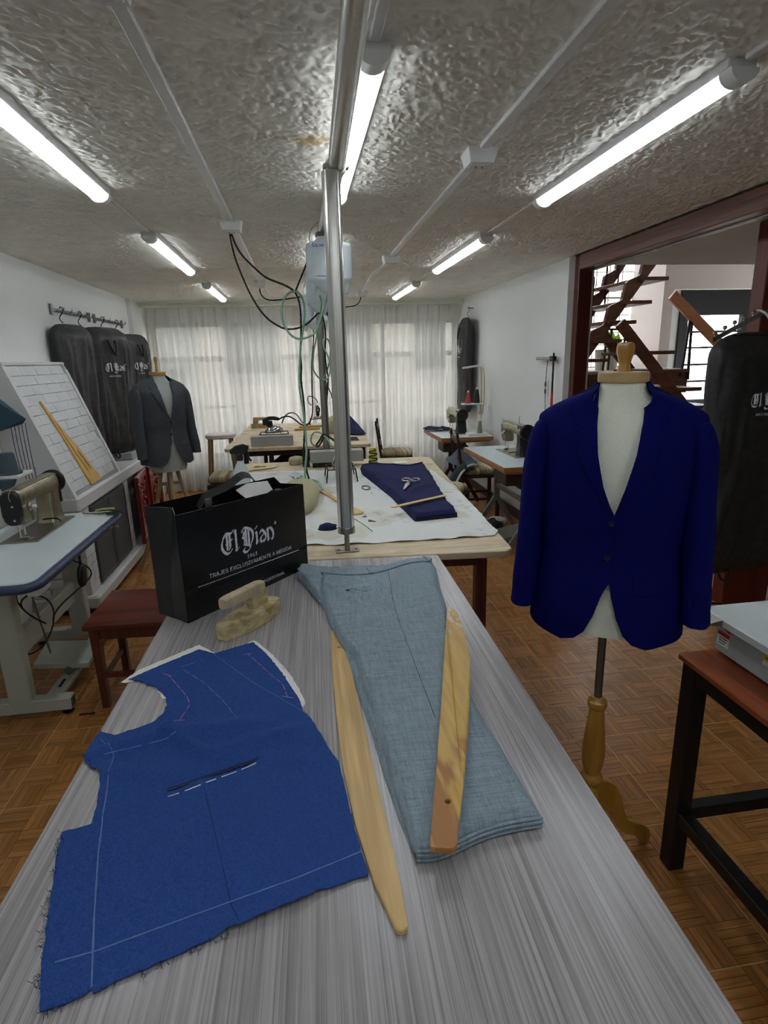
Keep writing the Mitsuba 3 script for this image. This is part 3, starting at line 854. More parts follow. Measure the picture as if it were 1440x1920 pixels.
obj('fray', frays([(-0.331, 0.538), (-0.366, 0.657), (-0.393, 0.775)], 60, 0.004, 0.014, (-1, 0.2)) + frays([(-0.321, 0.513), (-0.231, 0.539), (-0.114, 0.574)], 40, 0.003, 0.016, (0.2, -1)) + frays([(-0.425, 0.96), (-0.394, 0.912)], 24, 0.003, 0.009, (-1, -1)), 'm_blue_thread', c, kind='stuff', label='frayed blue threads')
obj('fray', frays([(-0.152, 1.352), (-0.101, 1.266), (-0.040, 1.113)], 46, 0.004, 0.016, (1, 0.5)), 'm_white_thread', c, kind='stuff', label='frayed white threads')

# trousers
TR_T = [(0.038, 1.781), (0.114, 1.741), (0.215, 1.74), (0.285, 1.781), (0.351, 1.81), (0.406, 1.806), (0.408, 1.754), (0.399, 1.69), (0.373, 1.532), (0.366, 1.435), (0.338, 1.268), (0.315, 1.101), (0.299, 0.978), (0.306, 0.923), (0.308, 0.841), (0.314, 0.746), (0.318, 0.678), (0.315, 0.663), (0.283, 0.667), (0.241, 0.663), (0.21, 0.656), (0.186, 0.646), (0.142, 0.635), (0.125, 0.635), (0.12, 0.641), (0.116, 0.699), (0.112, 0.783), (0.107, 0.912), (0.098, 1.051), (0.088, 1.174), (0.084, 1.203), (0.062, 1.274), (0.043, 1.4), (0.038, 1.463), (0.023, 1.618)]
TR_L = [(-0.035, 1.836), (0.011, 1.852), (0.105, 1.821), (0.224, 1.811), (0.418, 1.858), (0.417, 1.749), (0.39, 1.586), (0.379, 1.486), (0.329, 1.14), (0.313, 1.006), (0.318, 0.863), (0.325, 0.685), (0.318, 0.665), (0.272, 0.664), (0.22, 0.655), (0.189, 0.644), (0.138, 0.641), (0.127, 0.643), (0.118, 0.658), (0.110, 0.719), (0.102, 0.809), (0.095, 0.934), (0.083, 1.074), (0.070, 1.2), (0.047, 1.342), (0.033, 1.492), (0.024, 1.536), (-0.006, 1.651), (-0.033, 1.723), (-0.042, 1.792)]


def edge_round(poly, r):
    g = Polygon(poly)
    def f(x, y):
        from shapely import distance, points
        d = distance(points(x, y), g.exterior)
        u = np.clip(d / r, 0, 1)
        return np.sqrt(np.clip(1 - (1 - u) ** 2, 0, 1))
    return f


eT, eL = edge_round(TR_T, 0.010), edge_round(TR_L, 0.009)


def trow_h(x, y):
    w = ridge(x, y, (0.02, 1.70), (0.12, 1.48), 0.014, 0.010) + ridge(x, y, (0.20, 1.62), (0.16, 1.45), 0.013, 0.009) + ridge(x, y, (0.07, 1.55), (0.20, 1.60), 0.014, 0.006) - ridge(x, y, (0.05, 1.66), (0.17, 1.44), 0.010, 0.006) + ridge(x, y, (0.26, 1.66), (0.22, 1.50), 0.012, 0.006)
    w = w + ridge(x, y, (0.09, 1.20), (0.20, 1.27), 0.03, 0.006) + ridge(x, y, (0.05, 1.33), (0.22, 1.36), 0.03, 0.006) + 0.004 * meshkit.fbm(np.stack([x * 11, y * 6, 0 * x], -1), 3, 8)
    return TZ + 0.011 + 0.012 * eT(x, y) + w * eT(x, y) * smooth01((y - 0.6) / 0.3)


t = thing('trousers', 'folded grey wool trousers lying along the grey table under a wooden ruler', 'trousers')
obj('lower_leg', cloth(TR_L, 0.012, lambda x, y: TZ + 0.0005 + 0 * x, 0.0, 0, 3), 'm_grey_trouser', t, smooth=40)
m = cloth(TR_L, 0.011, lambda x, y: TZ + 0.001 + 0.009 * eL(x, y) + 0.003 * eL(x, y) * meshkit.fbm(np.stack([x * 12, y * 12, 0 * x], -1), 2, 6), 0.001, 0, 3)
scene.pop(t + '__lower_leg'); used[t + '__lower_leg'] = 0
obj('lower_leg', m, 'm_grey_trouser', t, smooth=50)
obj('upper_leg', cloth(TR_T, 0.0085, trow_h, 0.0012, 0, 4), 'm_grey_trouser', t, smooth=50)
# the folded seat at the left of the waist
seat = [(-0.034, 1.84), (0.03, 1.80), (0.045, 1.70), (0.035, 1.60), (0.022, 1.535), (0.003, 1.60), (-0.02, 1.69), (-0.044, 1.76)]
eS = edge_round(seat, 0.014)
obj('seat', cloth(seat, 0.007, lambda x, y: TZ + 0.008 + 0.017 * eS(x, y) + 0.008 * eS(x, y) * meshkit.fbm(np.stack([x * 22, y * 16, 0 * x], -1), 2, 4), 0.001, 0, 5), 'm_grey_trouser', t, smooth=50)
# hem edges: the four layers of cloth at the trouser ends
for k, (dz, dy) in enumerate(((0.0045, -0.003), (0.009, -0.001), (0.0135, -0.004), (0.0185, -0.002))):
    obj('hem', tube([(x, y + dy, TZ + dz) for x, y in spline([(0.122, 0.637), (0.16, 0.636), (0.21, 0.652), (0.26, 0.662), (0.318, 0.664)], 20)], [0.0024] * 20, 6), 'm_grey_trouser', t, smooth=60)
wb = [(-0.03, 1.800), (0.036, 1.752), (0.109, 1.712), (0.206, 1.71), (0.279, 1.75), (0.347, 1.78), (0.402, 1.772)]
ws = spline(wb, 40)
rings_ = []
for k, (x, y) in enumerate(ws):
    d = ws[min(k + 1, 39)] - ws[max(k - 1, 0)]; d /= np.linalg.norm(d); n_ = np.array([-d[1], d[0]])
    z = float(trow_h(np.array([x]), np.array([y]))[0]) if Polygon(TR_T).contains(Point(x, y)) else TZ + 0.022
    z = max(z, TZ + 0.020) + 0.0035
    a, b = np.array([x, y]) - n_ * 0.020, np.array([x, y]) + n_ * 0.026
    rings_.append([[*a, z - 0.003], [*a, z + 0.002], [*((a + b) / 2), z + 0.0032], [*b, z - 0.002], [*b, z - 0.012]])
obj('waistband', loft(rings_), 'm_grey_trouser', t, smooth=50)
for k in (4, 20, 38):
    x, y = ws[k]; z = rings_[k][2][2]
    obj('belt_loop', place(bx(-0.005, 0.005, -0.026, 0.028, 0, 0.0035, 0.001), (x, y, z - 0.001), rz=8), 'm_grey_trouser', t)
line_on([(0.072, 1.585), (0.18, 1.545)], 0.0022, trow_h, 'm_slate', 'pocket', t, lift=0.0012)
obj('button', lathe([(0.0, 0), (0.006, 0), (0.0065, 0.001), (0.006, 0.002), (0.0, 0.002)], 16, (0.106, 1.566, float(trow_h(np.array([0.106]), np.array([1.566]))[0]) + 0.001)), 'm_button_dark', t, label='small dark pocket button')
line_on([(0.247, 1.70), (0.238, 1.60), (0.226, 1.48), (0.219, 1.36), (0.218, 1.21), (0.217, 1.06), (0.216, 0.92)], 0.0016, trow_h, 'm_slate', 'side_seam', t, lift=0.0011)


# curved wooden rulers
def ruler(outline, z, th, m, label, hole=None, tilt=None):
    g = Polygon(smooth_poly(outline, 2))
    t = thing('hip_curve_ruler', label, 'ruler')
    if hole: g = g.difference(Point(hole).buffer(0.0042, quad_segs=6))
    b = g.buffer(-0.0012)
    ms = extr(g, 0.0, th - 0.001)
    top = extr(b, th - 0.001, th)
    mm = cat_mesh([ms, top])
    if tilt is not None: mm.vertices[:, 2] += tilt(mm.vertices[:, 0], mm.vertices[:, 1])
    mm.apply_translation((0, 0, z))
    obj('blade', mm, m, t, smooth=False)
    return t


R1 = [(0.045, 1.362), (0.036, 1.173), (0.033, 0.989), (0.035, 0.834), (0.044, 0.709), (0.059, 0.605), (0.078, 0.533), (0.092, 0.536), (0.093, 0.596), (0.092, 0.656), (0.09, 0.75), (0.085, 0.882), (0.082, 1.036), (0.077, 1.19), (0.070, 1.256), (0.050, 1.357)]
ruler(resample(R1, 0.02), TZ + 0.0005, 0.0075, 'm_ruler_a', 'slim curved wooden ruler lying between the blue panel and the grey trousers', (0.058, 1.262))
R2 = [(0.362, 1.387), (0.377, 1.353), (0.360, 1.218), (0.333, 1.083), (0.294, 0.955), (0.253, 0.831), (0.214, 0.721), (0.172, 0.609), (0.166, 0.604), (0.140, 0.611), (0.137, 0.617), (0.158, 0.687), (0.188, 0.787), (0.240, 0.965), (0.293, 1.15), (0.338, 1.311)]
ruler(resample(R2, 0.012), TZ + 0.033, 0.008, 'm_ruler_b', 'curved yellow wooden ruler with a stained end, lying across the grey trousers', (0.181, 0.690), tilt=lambda x, y: 0.004 * smooth01((0.9 - y) / 0.3) - 0.008 * smooth01((y - 1.2) / 0.2))


# tailor's clapper
def clapper(loc, rz, L, W, hb, m, label, far=False):
    t = thing('tailor_clapper', label, 'clapper')
    s = np.linspace(-1, 1, 15)
    half = W / 2 * (1 - np.abs(s) ** 2.2) * (1 + 0.12 * s) + 0.014
    xs = s * L / 2
    up = np.column_stack([xs, half]); dn = np.column_stack([xs[::-1], -half[::-1]])
    if far: g = sbox(-L / 2, -W / 2, L / 2, W / 2)
    else: g = Polygon(np.vstack([up, dn]))
    b = slab(g.buffer(-0.004).buffer(0.004), 0, hb, 0.0035)
    obj('base', place(b, loc, rz), m, t, smooth=35)
    x1 = L * (0.36 if far else 0.27)
    riser = hull([(x, y, z) for x, y, z in [(x1 - 0.050, -0.012, hb - 0.002), (x1 + 0.005, -0.012, hb - 0.002), (x1 - 0.050, 0.012, hb - 0.002), (x1 + 0.005, 0.012, hb - 0.002), (x1 - 0.062, -0.0135, hb + 0.058), (x1 - 0.004, -0.0135, hb + 0.058), (x1 - 0.062, 0.0135, hb + 0.058), (x1 - 0.004, 0.0135, hb + 0.058)]])
    obj('riser', place(riser, loc, rz), m, t)
    gp = [ring(0, 0, 0, 0.0145, 0.0165 * (0.82 if k in (0, 9) else 1), 16, 5.0) for k in range(10)]
    gx = np.linspace(-L * 0.42, x1 - 0.002, 10)
    gr = loft([np.column_stack([np.full(16, gx[k]), r[:, 0] * (0.86 if k in (0, 9) else 1), hb + 0.052 + r[:, 1] - 0.0015 * 0]) for k, r in enumerate(gp)])
    if gr.volume < 0: gr.invert()
    obj('grip', place(gr, loc, rz), m if far else 'm_grip_pale', t, smooth=40)
    return t


clapper((-0.168, 1.450, TZ), 51, 0.215, 0.046, 0.042, 'm_block_wood', 'worn pale wooden pressing block with a handle, in front of the black paper bag')


# paper carrier bag
def paper_bag():
    B0 = np.array([-0.336, 1.49, TZ + 0.0005]); ex = np.array([0.659, 0.752, 0.0]); ey = np.array([0, 0, 1.0]); nb = np.array([-0.752, 0.659, 0.0])
    W, D, Ht, th = 0.500, 0.125, 0.297, 0.0014
    P = lambda s, z, d: B0 + ex * s + ey * z + nb * d
    t = thing('carrier_bag', 'black paper carrier bag with silver gothic lettering standing on the grey table', 'bag')

    def sheet(f, n, k, out):
        """A thin sheet of paper over a (n x k) grid given by f(i, j)."""
        G = np.array([[f(i / (n - 1), j / (k - 1)) for j in range(k)] for i in range(n)])
        O = G + np.array(out) * th
        v = np.vstack([G.reshape(-1, 3), O.reshape(-1, 3)]); o = n * k
        fs = []
        for i in range(n - 1):
            for j in range(k - 1):
                a, b, c, d = i * k + j, (i + 1) * k + j, (i + 1) * k + j + 1, i * k + j + 1
                fs += [[a, b, c], [a, c, d], [o + a, o + c, o + b], [o + a, o + d, o + c]]
        edge = [i * k for i in range(n)] + [(n - 1) * k + j for j in range(1, k)] + [i * k + k - 1 for i in range(n - 2, -1, -1)] + [j for j in range(k - 2, 0, -1)]
        for a, b in zip(edge, edge[1:] + edge[:1]): fs += [[a, o + a, b], [b, o + a, o + b]]
        return mesh(v, fs)

    fold = 0.082
    bulge = lambda s, z: 0.006 * math.sin(math.pi * s) * math.sin(math.pi * min(1, z)) - 0.0035 * math.exp(-((z * Ht - fold) / 0.006) ** 2)
    obj('front', sheet(lambda s, z: P(s * W, z * (Ht + 0.007 - 0.014 * s), -bulge(s, z)), 41, 31, -nb), 'm_bag_paper', t, smooth=False)
    obj('back', sheet(lambda s, z: P(s * W, z * (Ht + 0.018 - 0.012 * s), D + 0.004 * math.sin(math.pi * s)), 21, 9, nb), 'm_bag_paper', t, smooth=False)

    def gus(side):
        def f(d, z):
            s = 0.0 if side < 0 else W
            pinch = max(0.0, z - fold / Ht) / (1 - fold / Ht)
            inn = (1 - abs(2 * d - 1)) * (0.004 + 0.036 * pinch)
            return P(s - side * inn, z * (Ht + (0.007 if side < 0 else -0.007) + 0.010 * d), d * D)
        return f
    obj('gusset', sheet(gus(-1), 9, 15, -ex), 'm_bag_paper', t, smooth=False)
    obj('gusset', sheet(gus(1), 9, 15, ex), 'm_bag_paper', t, smooth=False)
    bt = np.array([P(0.001, 0, 0.001), P(W - 0.001, 0, 0.001), P(W - 0.001, 0, D), P(0.001, 0, D)])
    obj('bottom', hull(np.vstack([bt, bt + [0, 0, 0.002]])), 'm_bag_paper', t)
    # ribbon handles, front one folded over
    def ribbon(path, w, wdir):
        q = spline(path, 28); wv = np.array(wdir) / np.linalg.norm(wdir) * w / 2
        tn = np.gradient(q, axis=0); tn /= np.linalg.norm(tn, axis=1, keepdims=True)
        nn = np.cross(tn, wv); nn /= np.linalg.norm(nn, axis=1, keepdims=True) + 1e-9
        return loft(np.stack([q + wv + nn * 0.0006, q - wv + nn * 0.0006, q - wv - nn * 0.0006, q + wv - nn * 0.0006], 1))
    obj('handle', ribbon([P(0.17, 0.27, D - 0.003), P(0.20, 0.300, D - 0.006), P(0.26, 0.320, D - 0.03), P(0.315, 0.345, D - 0.04), P(0.36, 0.335, D - 0.03), P(0.40, 0.306, D - 0.008), P(0.42, 0.27, D - 0.003)], 0.026, nb + 0.9 * ey), 'm_bag_ribbon', t, smooth=60)
    obj('handle', ribbon([P(0.105, 0.275, 0.005), P(0.115, 0.313, 0.006), P(0.135, 0.318, 0.03), P(0.16, 0.30, 0.05), P(0.22, 0.25, 0.06), P(0.36, 0.25, 0.06), P(0.40, 0.292, 0.02), P(0.405, 0.26, 0.005)], 0.024, ex), 'm_bag_ribbon', t, smooth=60)
    obj('tissue', hull([P(0.30, 0.27, 0.04), P(0.42, 0.27, 0.05), P(0.41, 0.312, 0.07), P(0.33, 0.318, 0.08), P(0.30, 0.30, 0.1), P(0.42, 0.29, 0.1)]), 'm_card', t, label='white tissue paper showing at the top')
    # print
    a = math.radians(-2.2)
    px, py = ex * math.cos(a) + ey * math.sin(a), -ex * math.sin(a) + ey * math.cos(a)
    def printed(m, s0, z0, tilt=True, lift=0.0):
        """Lays flat lettering onto the gently bulging front."""
        q = trimesh.remesh.subdivide_to_size(m.vertices, m.faces, 0.02) if len(m.faces) < 60 else (m.vertices, m.faces)
        v = np.array(q[0]); ca, sa = (math.cos(a), math.sin(a)) if tilt else (1.0, 0.0)
        s, z = s0 + v[:, 0] * ca - v[:, 1] * sa, z0 + v[:, 0] * sa + v[:, 1] * ca
        bl = np.array([bulge(x / W, y / Ht) for x, y in zip(s, z)])
        return mesh(B0 + np.outer(s, ex) + np.outer(z, ey) - np.outer(bl + th + 0.0003 + lift + v[:, 2], nb), q[1])
    obj('logo', printed(logo_mesh(0.0372), 0.131, 0.158), 'm_print_silver', t, smooth=False, label='silver gothic El Dian lettering')
    for sx, m_ in ((0.0, None),):
        obj('year_print', printed(text('1963', 0.0105, 0.040), 0.225, 0.1185), 'm_print_silver', t, smooth=False)
        obj('slogan_print', printed(text('TRAJES EXCLUSIVAMENTE A MEDIDA', 0.0118, 0.338), 0.082, 0.1025), 'm_print_silver', t, smooth=False)
        obj('line_print', printed(bx(0, 0.415, 0, 0.0018, 0, 0.0004), 0.041, 0.0905, True, 0.0022), 'm_print_silver', t, smooth=False)
        obj('address_print', printed(text('AV PORTUGAL', 0.0095, 0.126), 0.256, 0.016, False), 'm_print_silver', t, smooth=False)


paper_bag()

# ---------------------------------------------------------------- tailor's forms and the jackets on them
def shell(poly, step, fmap, thick, seed=0):
    """A garment piece: poly in flat coordinates, fmap(U, V, off) -> points, off metres outside the body."""
    r = np.random.default_rng(seed)
    b = resample(poly, step)
    g = Polygon(b).buffer(0)
    if hasattr(g, 'geoms'): g = max(g.geoms, key=lambda q: q.area)
    b = np.array(g.exterior.coords)[:-1]
    x0, y0, x1, y1 = g.bounds
    gx, gy = np.meshgrid(np.arange(x0, x1, step), np.arange(y0, y1, step))
    q = np.column_stack([gx.ravel(), gy.ravel()]) + r.normal(0, step * 0.05, (gx.size, 2))
    inn = g.buffer(-step * 0.5)
    q = q[contains_xy(inn, q[:, 0], q[:, 1])]
    P = np.vstack([b, q])
    tri = Delaunay(P).simplices
    c = P[tri].mean(1)
    tri = tri[contains_xy(g, c[:, 0], c[:, 1])]
    n, nb = len(P), len(b)
    v = np.vstack([fmap(P[:, 0], P[:, 1], thick), fmap(P[:, 0], P[:, 1], 0.0)])
    d = np.cross(P[tri[:, 1]] - P[tri[:, 0]], P[tri[:, 2]] - P[tri[:, 0]])
    tri[d < 0] = tri[d < 0][:, ::-1]
    i = np.arange(nb); j = (i + 1) % nb
    if not Polygon(b).exterior.is_ccw: i, j = j, i
    f = np.vstack([tri, tri[:, ::-1] + n, np.column_stack([i + n, j + n, j]), np.column_stack([i + n, j, i])])
    m = mesh(v, f)
    m.fix_normals()
    return m


ZA = np.array([0.84, 0.90, 1.00, 1.10, 1.20, 1.30, 1.37, 1.41, 1.44, 1.46, 1.48, 1.50, 1.52, 1.535])
AA = np.array([0.187, 0.186, 0.182, 0.174, 0.178, 0.186, 0.190, 0.196, 0.203, 0.184, 0.148, 0.104, 0.064, 0.0555])
BB = np.array([0.128, 0.126, 0.120, 0.112, 0.122, 0.128, 0.120, 0.104, 0.082, 0.072, 0.066, 0.064, 0.062, 0.060])
from scipy.interpolate import PchipInterpolator
fA, fB = PchipInterpolator(ZA, AA), PchipInterpolator(ZA, BB)
PEX = 2.3


def form(name, label, loc, face, linen, stand, cap_mat='m_turned_wood', hem=0.862):
    """A tailor's torso form. face: angle in degrees that the front looks to (0 = +x)."""
    rz = face + 90
    t = thing('tailor_form', label, 'mannequin')
    zs = np.r_[hem, np.linspace(hem + 0.01, 1.44, 20), 1.455, 1.47, 1.485, 1.50, 1.515, 1.53]
    rs = []
    for z in zs:
        a = float(fA(z)) - 0.020 if z < 1.44 else float(np.interp(z, [1.44, 1.455, 1.47, 1.485, 1.50, 1.515, 1.53], [0.175, 0.150, 0.112, 0.082, 0.066, 0.057, 0.054]))
        b = float(fB(z)) - 0.012 if z < 1.44 else float(np.interp(z, [1.44, 1.455, 1.47, 1.485, 1.50, 1.515, 1.53], [0.078, 0.070, 0.064, 0.060, 0.057, 0.055, 0.053]))
        k = 0.86 if z < hem + 0.005 else 1.0
        rs.append(ring(0, 0, z, a * k if z > hem + 0.1 else a * (0.80 + 0.2 * (z - hem) / 0.1), b, 40, PEX))
    obj('torso', place(loft(rs), loc, rz), linen, t, smooth=40)
    obj('neck_cap', place(lathe([(0.0, 1.529), (0.060, 1.529), (0.0625, 1.533), (0.0625, 1.551), (0.060, 1.555), (0.0, 1.556)], 40), loc, rz), 'm_pale_wood' if stand == 'baluster' else cap_mat, t, smooth=40, label='wooden neck cap')
    fin = [(0.0, 1.555), (0.0175, 1.555), (0.0165, 1.562), (0.014, 1.572), (0.0165, 1.585), (0.0215, 1.602), (0.0225, 1.614), (0.020, 1.624), (0.016, 1.627), (0.0, 1.628)]
    if stand != 'baluster': fin = [(0.0, 1.555), (0.011, 1.555), (0.010, 1.57), (0.008, 1.60), (0.010, 1.625), (0.014, 1.65), (0.011, 1.665), (0.0, 1.668)]
    obj('finial', place(lathe(fin, 20 if stand != 'baluster' else 10), loc, rz), cap_mat, t, smooth=30)
    if stand == 'baluster':
        obj('pole', lathe([(0.0115, 0.58), (0.0115, hem + 0.005)], 16, loc), 'm_steel_pole', t, label='bare steel pole')
        prof = [(0.0, 0.24), (0.024, 0.24), (0.027, 0.30), (0.024, 0.318), (0.030, 0.322), (0.0335, 0.332), (0.031, 0.342), (0.026, 0.348), (0.0245, 0.356), (0.030, 0.376), (0.0335, 0.405), (0.034, 0.43), (0.031, 0.47), (0.0265, 0.52), (0.0225, 0.56), (0.022, 0.575), (0.0265, 0.580), (0.0285, 0.590), (0.0275, 0.600), (0.021, 0.606), (0.018, 0.614), (0.0, 0.615)]
        obj('baluster', lathe(prof, 32, loc), 'm_turned_wood', t, smooth=35)
        pts = [(0.015, 0.315), (0.05, 0.312), (0.088, 0.285), (0.112, 0.235), (0.122, 0.185), (0.142, 0.135), (0.18, 0.104), (0.222, 0.086), (0.248, 0.058), (0.252, 0.03), (0.240, 0.004), (0.224, 0.002), (0.214, 0.020), (0.212, 0.040), (0.186, 0.056), (0.14, 0.078), (0.104, 0.115), (0.084, 0.165), (0.062, 0.205), (0.015, 0.215)]
        g = Polygon(smooth_poly(pts, 2))
        b = cat_mesh([slab(g, -0.014, 0.014, 0.004)])
        for k in range(3):
            a = math.radians(10 + 120 * k)
            obj('leg', to_plane(b, loc, (math.cos(a), math.sin(a), 0), (0, 0, 1)), 'm_turned_wood', t, smooth=30)
    else:
        obj('pole', lathe([(0.016, 0.30), (0.016, hem + 0.005)], 14, loc), 'm_old_wood', t)
        for k in range(4):
            a = math.radians(18 + 90 * k)
            d = np.array([math.cos(a), math.sin(a)])
            P = [(*(np.array(loc[:2]) + d * r), z) for r, z in ((0.05, 0.86), (0.075, 0.72), (0.13, 0.50), (0.21, 0.25), (0.31, 0.012))]
            q = spline(P, 16)
            obj('leg', tube(q, np.linspace(0.016, 0.018, 16), 6), 'm_old_wood', t, smooth=50)
            e = np.array(loc[:2]) + d * 0.085
            obj('crossbar', bar((loc[0] + d[0] * 0.02, loc[1] + d[1] * 0.02, 0.69), (e[0], e[1], 0.69), 0.018, 0.026), 'm_old_wood', t)
    return t


def jacket(label, loc, face, m, seed=0, lean=0.0, buttons='m_button_blue', open_=0.0, spread=(0.0, 0.0), hem_dz=0.0):
    """A two button jacket: back and fronts in one shell, lapels, sleeves, pocket flaps."""
    rz = face + 90
    t = thing('suit_jacket', label, 'jacket')
    S0 = 0.18

    def fmap(U, V, off):
        ph = U / S0
        z = V
        zz = np.clip(z, 0.84, 1.535)
        A, B = fA(zz) + off, fB(zz) + off
        c, s = np.cos(ph), np.sin(ph)
        x = A * np.sign(s) * np.abs(s) ** (2 / PEX); y = -B * np.sign(c) * np.abs(c) ** (2 / PEX)
        P = np.stack([ph * 1.6, z * 5, 0 * z + seed], -1)
        w = (meshkit.fbm(P * 1.4, 2, seed) - 0.5) * 0.012 * smooth01((1.40 - z) / 0.15)
        flare = 0.012 * smooth01((1.08 - z) / 0.2)
        nx, ny = np.sign(s) * np.abs(s), -c
        x, y = x + nx * (w + flare), y + ny * (w + flare)
        Q = np.column_stack([x, y, z])
        Q = trimesh.transformations.transform_points(Q, trimesh.transformations.rotation_matrix(math.radians(rz), [0, 0, 1]))
        return Q + np.array(loc)

    def u_of(s, z):
        a = float(fA(min(max(z, 0.84), 1.535)))
        r = min(1.0, abs(s) / a)
        return math.copysign(math.asin(r ** (PEX / 2)), s) * S0

    V_ = [(0.0535, 1.522), (0.0535, 1.47), (0.0525, 1.43), (0.044, 1.36), (0.026, 1.28), (0.004, 1.203)]
    C_ = [(0.004 + open_, 1.10), (0.003 + open_, 1.03), (0.012 + open_, 0.985), (0.027 + open_, 0.93), (0.045 + open_, 0.885), (0.066 + open_, 0.862), (0.098 + open_, 0.850), (0.14 + open_ * 0.5, 0.857)]
    full = 2 * math.pi * S0
    right = [(u_of(s, z), z) for s, z in V_ + C_]
    hemline = [(S0 * p, 0.868 + 0.004 * math.cos(2 * p)) for p in np.linspace(1.25, 2 * math.pi - 1.25, 16)]
    left = [(full - u_of(s - (0.010 if 1.0 < z < 1.21 else 0), z), z) for s, z in (V_ + C_)[::-1]]
    neck = [(full - S0 * p, 1.527) for p in np.linspace(1.35, 2 * math.pi - 1.35, 10)]
    outline = right + hemline + left + neck
    off0 = 0.0015
    obj('body', shell(outline, 0.013, lambda U, V, o: fmap(U, V, o + off0 + np.where(U > full / 2, 0.0035 * smooth01((1.3 - V) / 0.1), 0.0)), 0.0022, seed), m, t, smooth=50)
    lap = [(0.0500, 1.520), (0.0500, 1.47), (0.0500, 1.43), (0.0425, 1.36), (0.026, 1.28), (0.005, 1.207), (0.036, 1.262), (0.070, 1.325), (0.096, 1.385), (0.106, 1.412), (0.088, 1.424)]
    for sg in (1, -1):
        P = [((u_of(s, z) if sg > 0 else full - u_of(s, z)), z) for s, z in lap]
        obj('lapel', shell(P, 0.009, lambda U, V, o: fmap(U, V, o + off0 + 0.0050 + 0.003 * np.sin(np.clip((V - 1.2) / 0.25, 0, 1) * math.pi)), 0.0022, seed + 2), m, t, smooth=50)
    col = [(0.088, 1.427), (0.100, 1.440), (0.092, 1.462), (0.079, 1.492), (0.068, 1.515)]
    R_ = [(u_of(s, z), z) for s, z in col]
    L_ = [(full - u, z) for u, z in R_[::-1]]
    bk = [(S0 * p, 1.497) for p in np.linspace(1.62, 2 * math.pi - 1.62, 10)]
    top = [(full - S0 * p, 1.531) for p in np.linspace(1.45, 2 * math.pi - 1.45, 10)]
    inner = [(u_of(0.0485, 1.43), 1.43)]
    obj('collar', shell(R_ + bk + L_ + [(full - inner[0][0], 1.43)] + top + inner, 0.010, lambda U, V, o: fmap(U, V, o + off0 + 0.0042), 0.0022, seed + 3), m, t, smooth=50)
    rot = lambda Q: trimesh.transformations.transform_points(np.asarray(Q, float), trimesh.transformations.rotation_matrix(math.radians(rz), [0, 0, 1])) + np.array(loc)
    for sg in (-1, 1):
        dx = spread[0] if sg < 0 else spread[1]
        Z = [1.440, 1.434, 1.423, 1.405, 1.37, 1.30, 1.22, 1.15, 1.07, 1.00, 0.94, 0.918]
        cx = [0.182, 0.185, 0.188, 0.191, 0.195, 0.199, 0.204, 0.208, 0.212, 0.216, 0.219, 0.220]
        ra = [0.010, 0.018, 0.025, 0.031, 0.0365, 0.0395, 0.0395, 0.038, 0.0365, 0.035, 0.0345, 0.0345]
        rb = [0.030, 0.046, 0.058, 0.066, 0.071, 0.069, 0.065, 0.061, 0.057, 0.053, 0.050, 0.049]
        fw = [0.0, 0.0, 0.0, 0.002, 0.005, 0.009, 0.014, 0.020, 0.030, 0.042, 0.052, 0.056]
        sp = [PchipInterpolator(np.array(Z)[::-1], np.array(q)[::-1]) for q in (cx, ra, rb, fw)]
        zs = np.r_[Z[0:4], np.linspace(1.385, 0.94, 26), 0.925, 0.918]
        rs = []
        for z in zs:
            d = smooth01((1.40 - z) / 0.45)
            q = ring(sg * (float(sp[0](z)) + dx * d), -float(sp[3](z)), z, float(sp[1](z)), float(sp[2](z)), 26, 2.2)
            an = np.arctan2(q[:, 1] + float(sp[3](z)), q[:, 0] - sg * float(sp[0](z)))
            P = np.column_stack([np.cos(an) * 1.3, np.sin(an) * 1.3, np.full(26, z * 7 + seed)])
            w = (meshkit.fbm(P, 2, seed + 5 + sg) - 0.5) * 0.014 * smooth01((1.40 - z) / 0.1)
            q[:, 0] += np.cos(an) * w; q[:, 1] += np.sin(an) * w
            rs.append(q)
        last = rs[-1]; cen = last.mean(0)
        inn = [cen + (last - cen) * k + [0, 0, dz] for k, dz in ((0.93, 0.0), (0.90, 0.03), (0.85, 0.09))]
        mm = loft([rot(q) for q in rs + inn])
        obj('sleeve', mm, m, t, smooth=50)
    # pocket flaps and the breast pocket
    for sg in (1, -1):
        P = [(0.060, 1.045), (0.150, 1.055), (0.152, 1.005), (0.062, 0.995)]
        P = [((u_of(s, z) if sg > 0 else full - u_of(s, z)), z) for s, z in P]
        obj('pocket_flap', shell(P, 0.012, lambda U, V, o: fmap(U, V, o + off0 + 0.0042), 0.0016, seed + 7), m, t, smooth=40)
    P = [(u_of(s, z), z) for s, z in [(0.085, 1.302), (0.142, 1.315), (0.142, 1.337), (0.085, 1.324)]]
    obj('breast_pocket', shell(P, 0.012, lambda U, V, o: fmap(U, V, o + off0 + 0.0040), 0.0016, seed + 8), m, t, smooth=40)
    for s, z in ((0.0, 1.185), (-0.004, 1.09)):
        c = fmap(np.array([u_of(s, z)]), np.array([z]), off0 + 0.0075)[0]
        fx = rot([[0, -1, 0]])[0] - np.array(loc); side = np.cross([0, 0, 1], fx)
        obj('button', to_plane(lathe([(0.0, 0), (0.008, 0), (0.0085, 0.0012), (0.0075, 0.0026), (0.0, 0.0020)], 16), c, side, (0, 0, 1)), buttons, t, smooth=40)
    return t


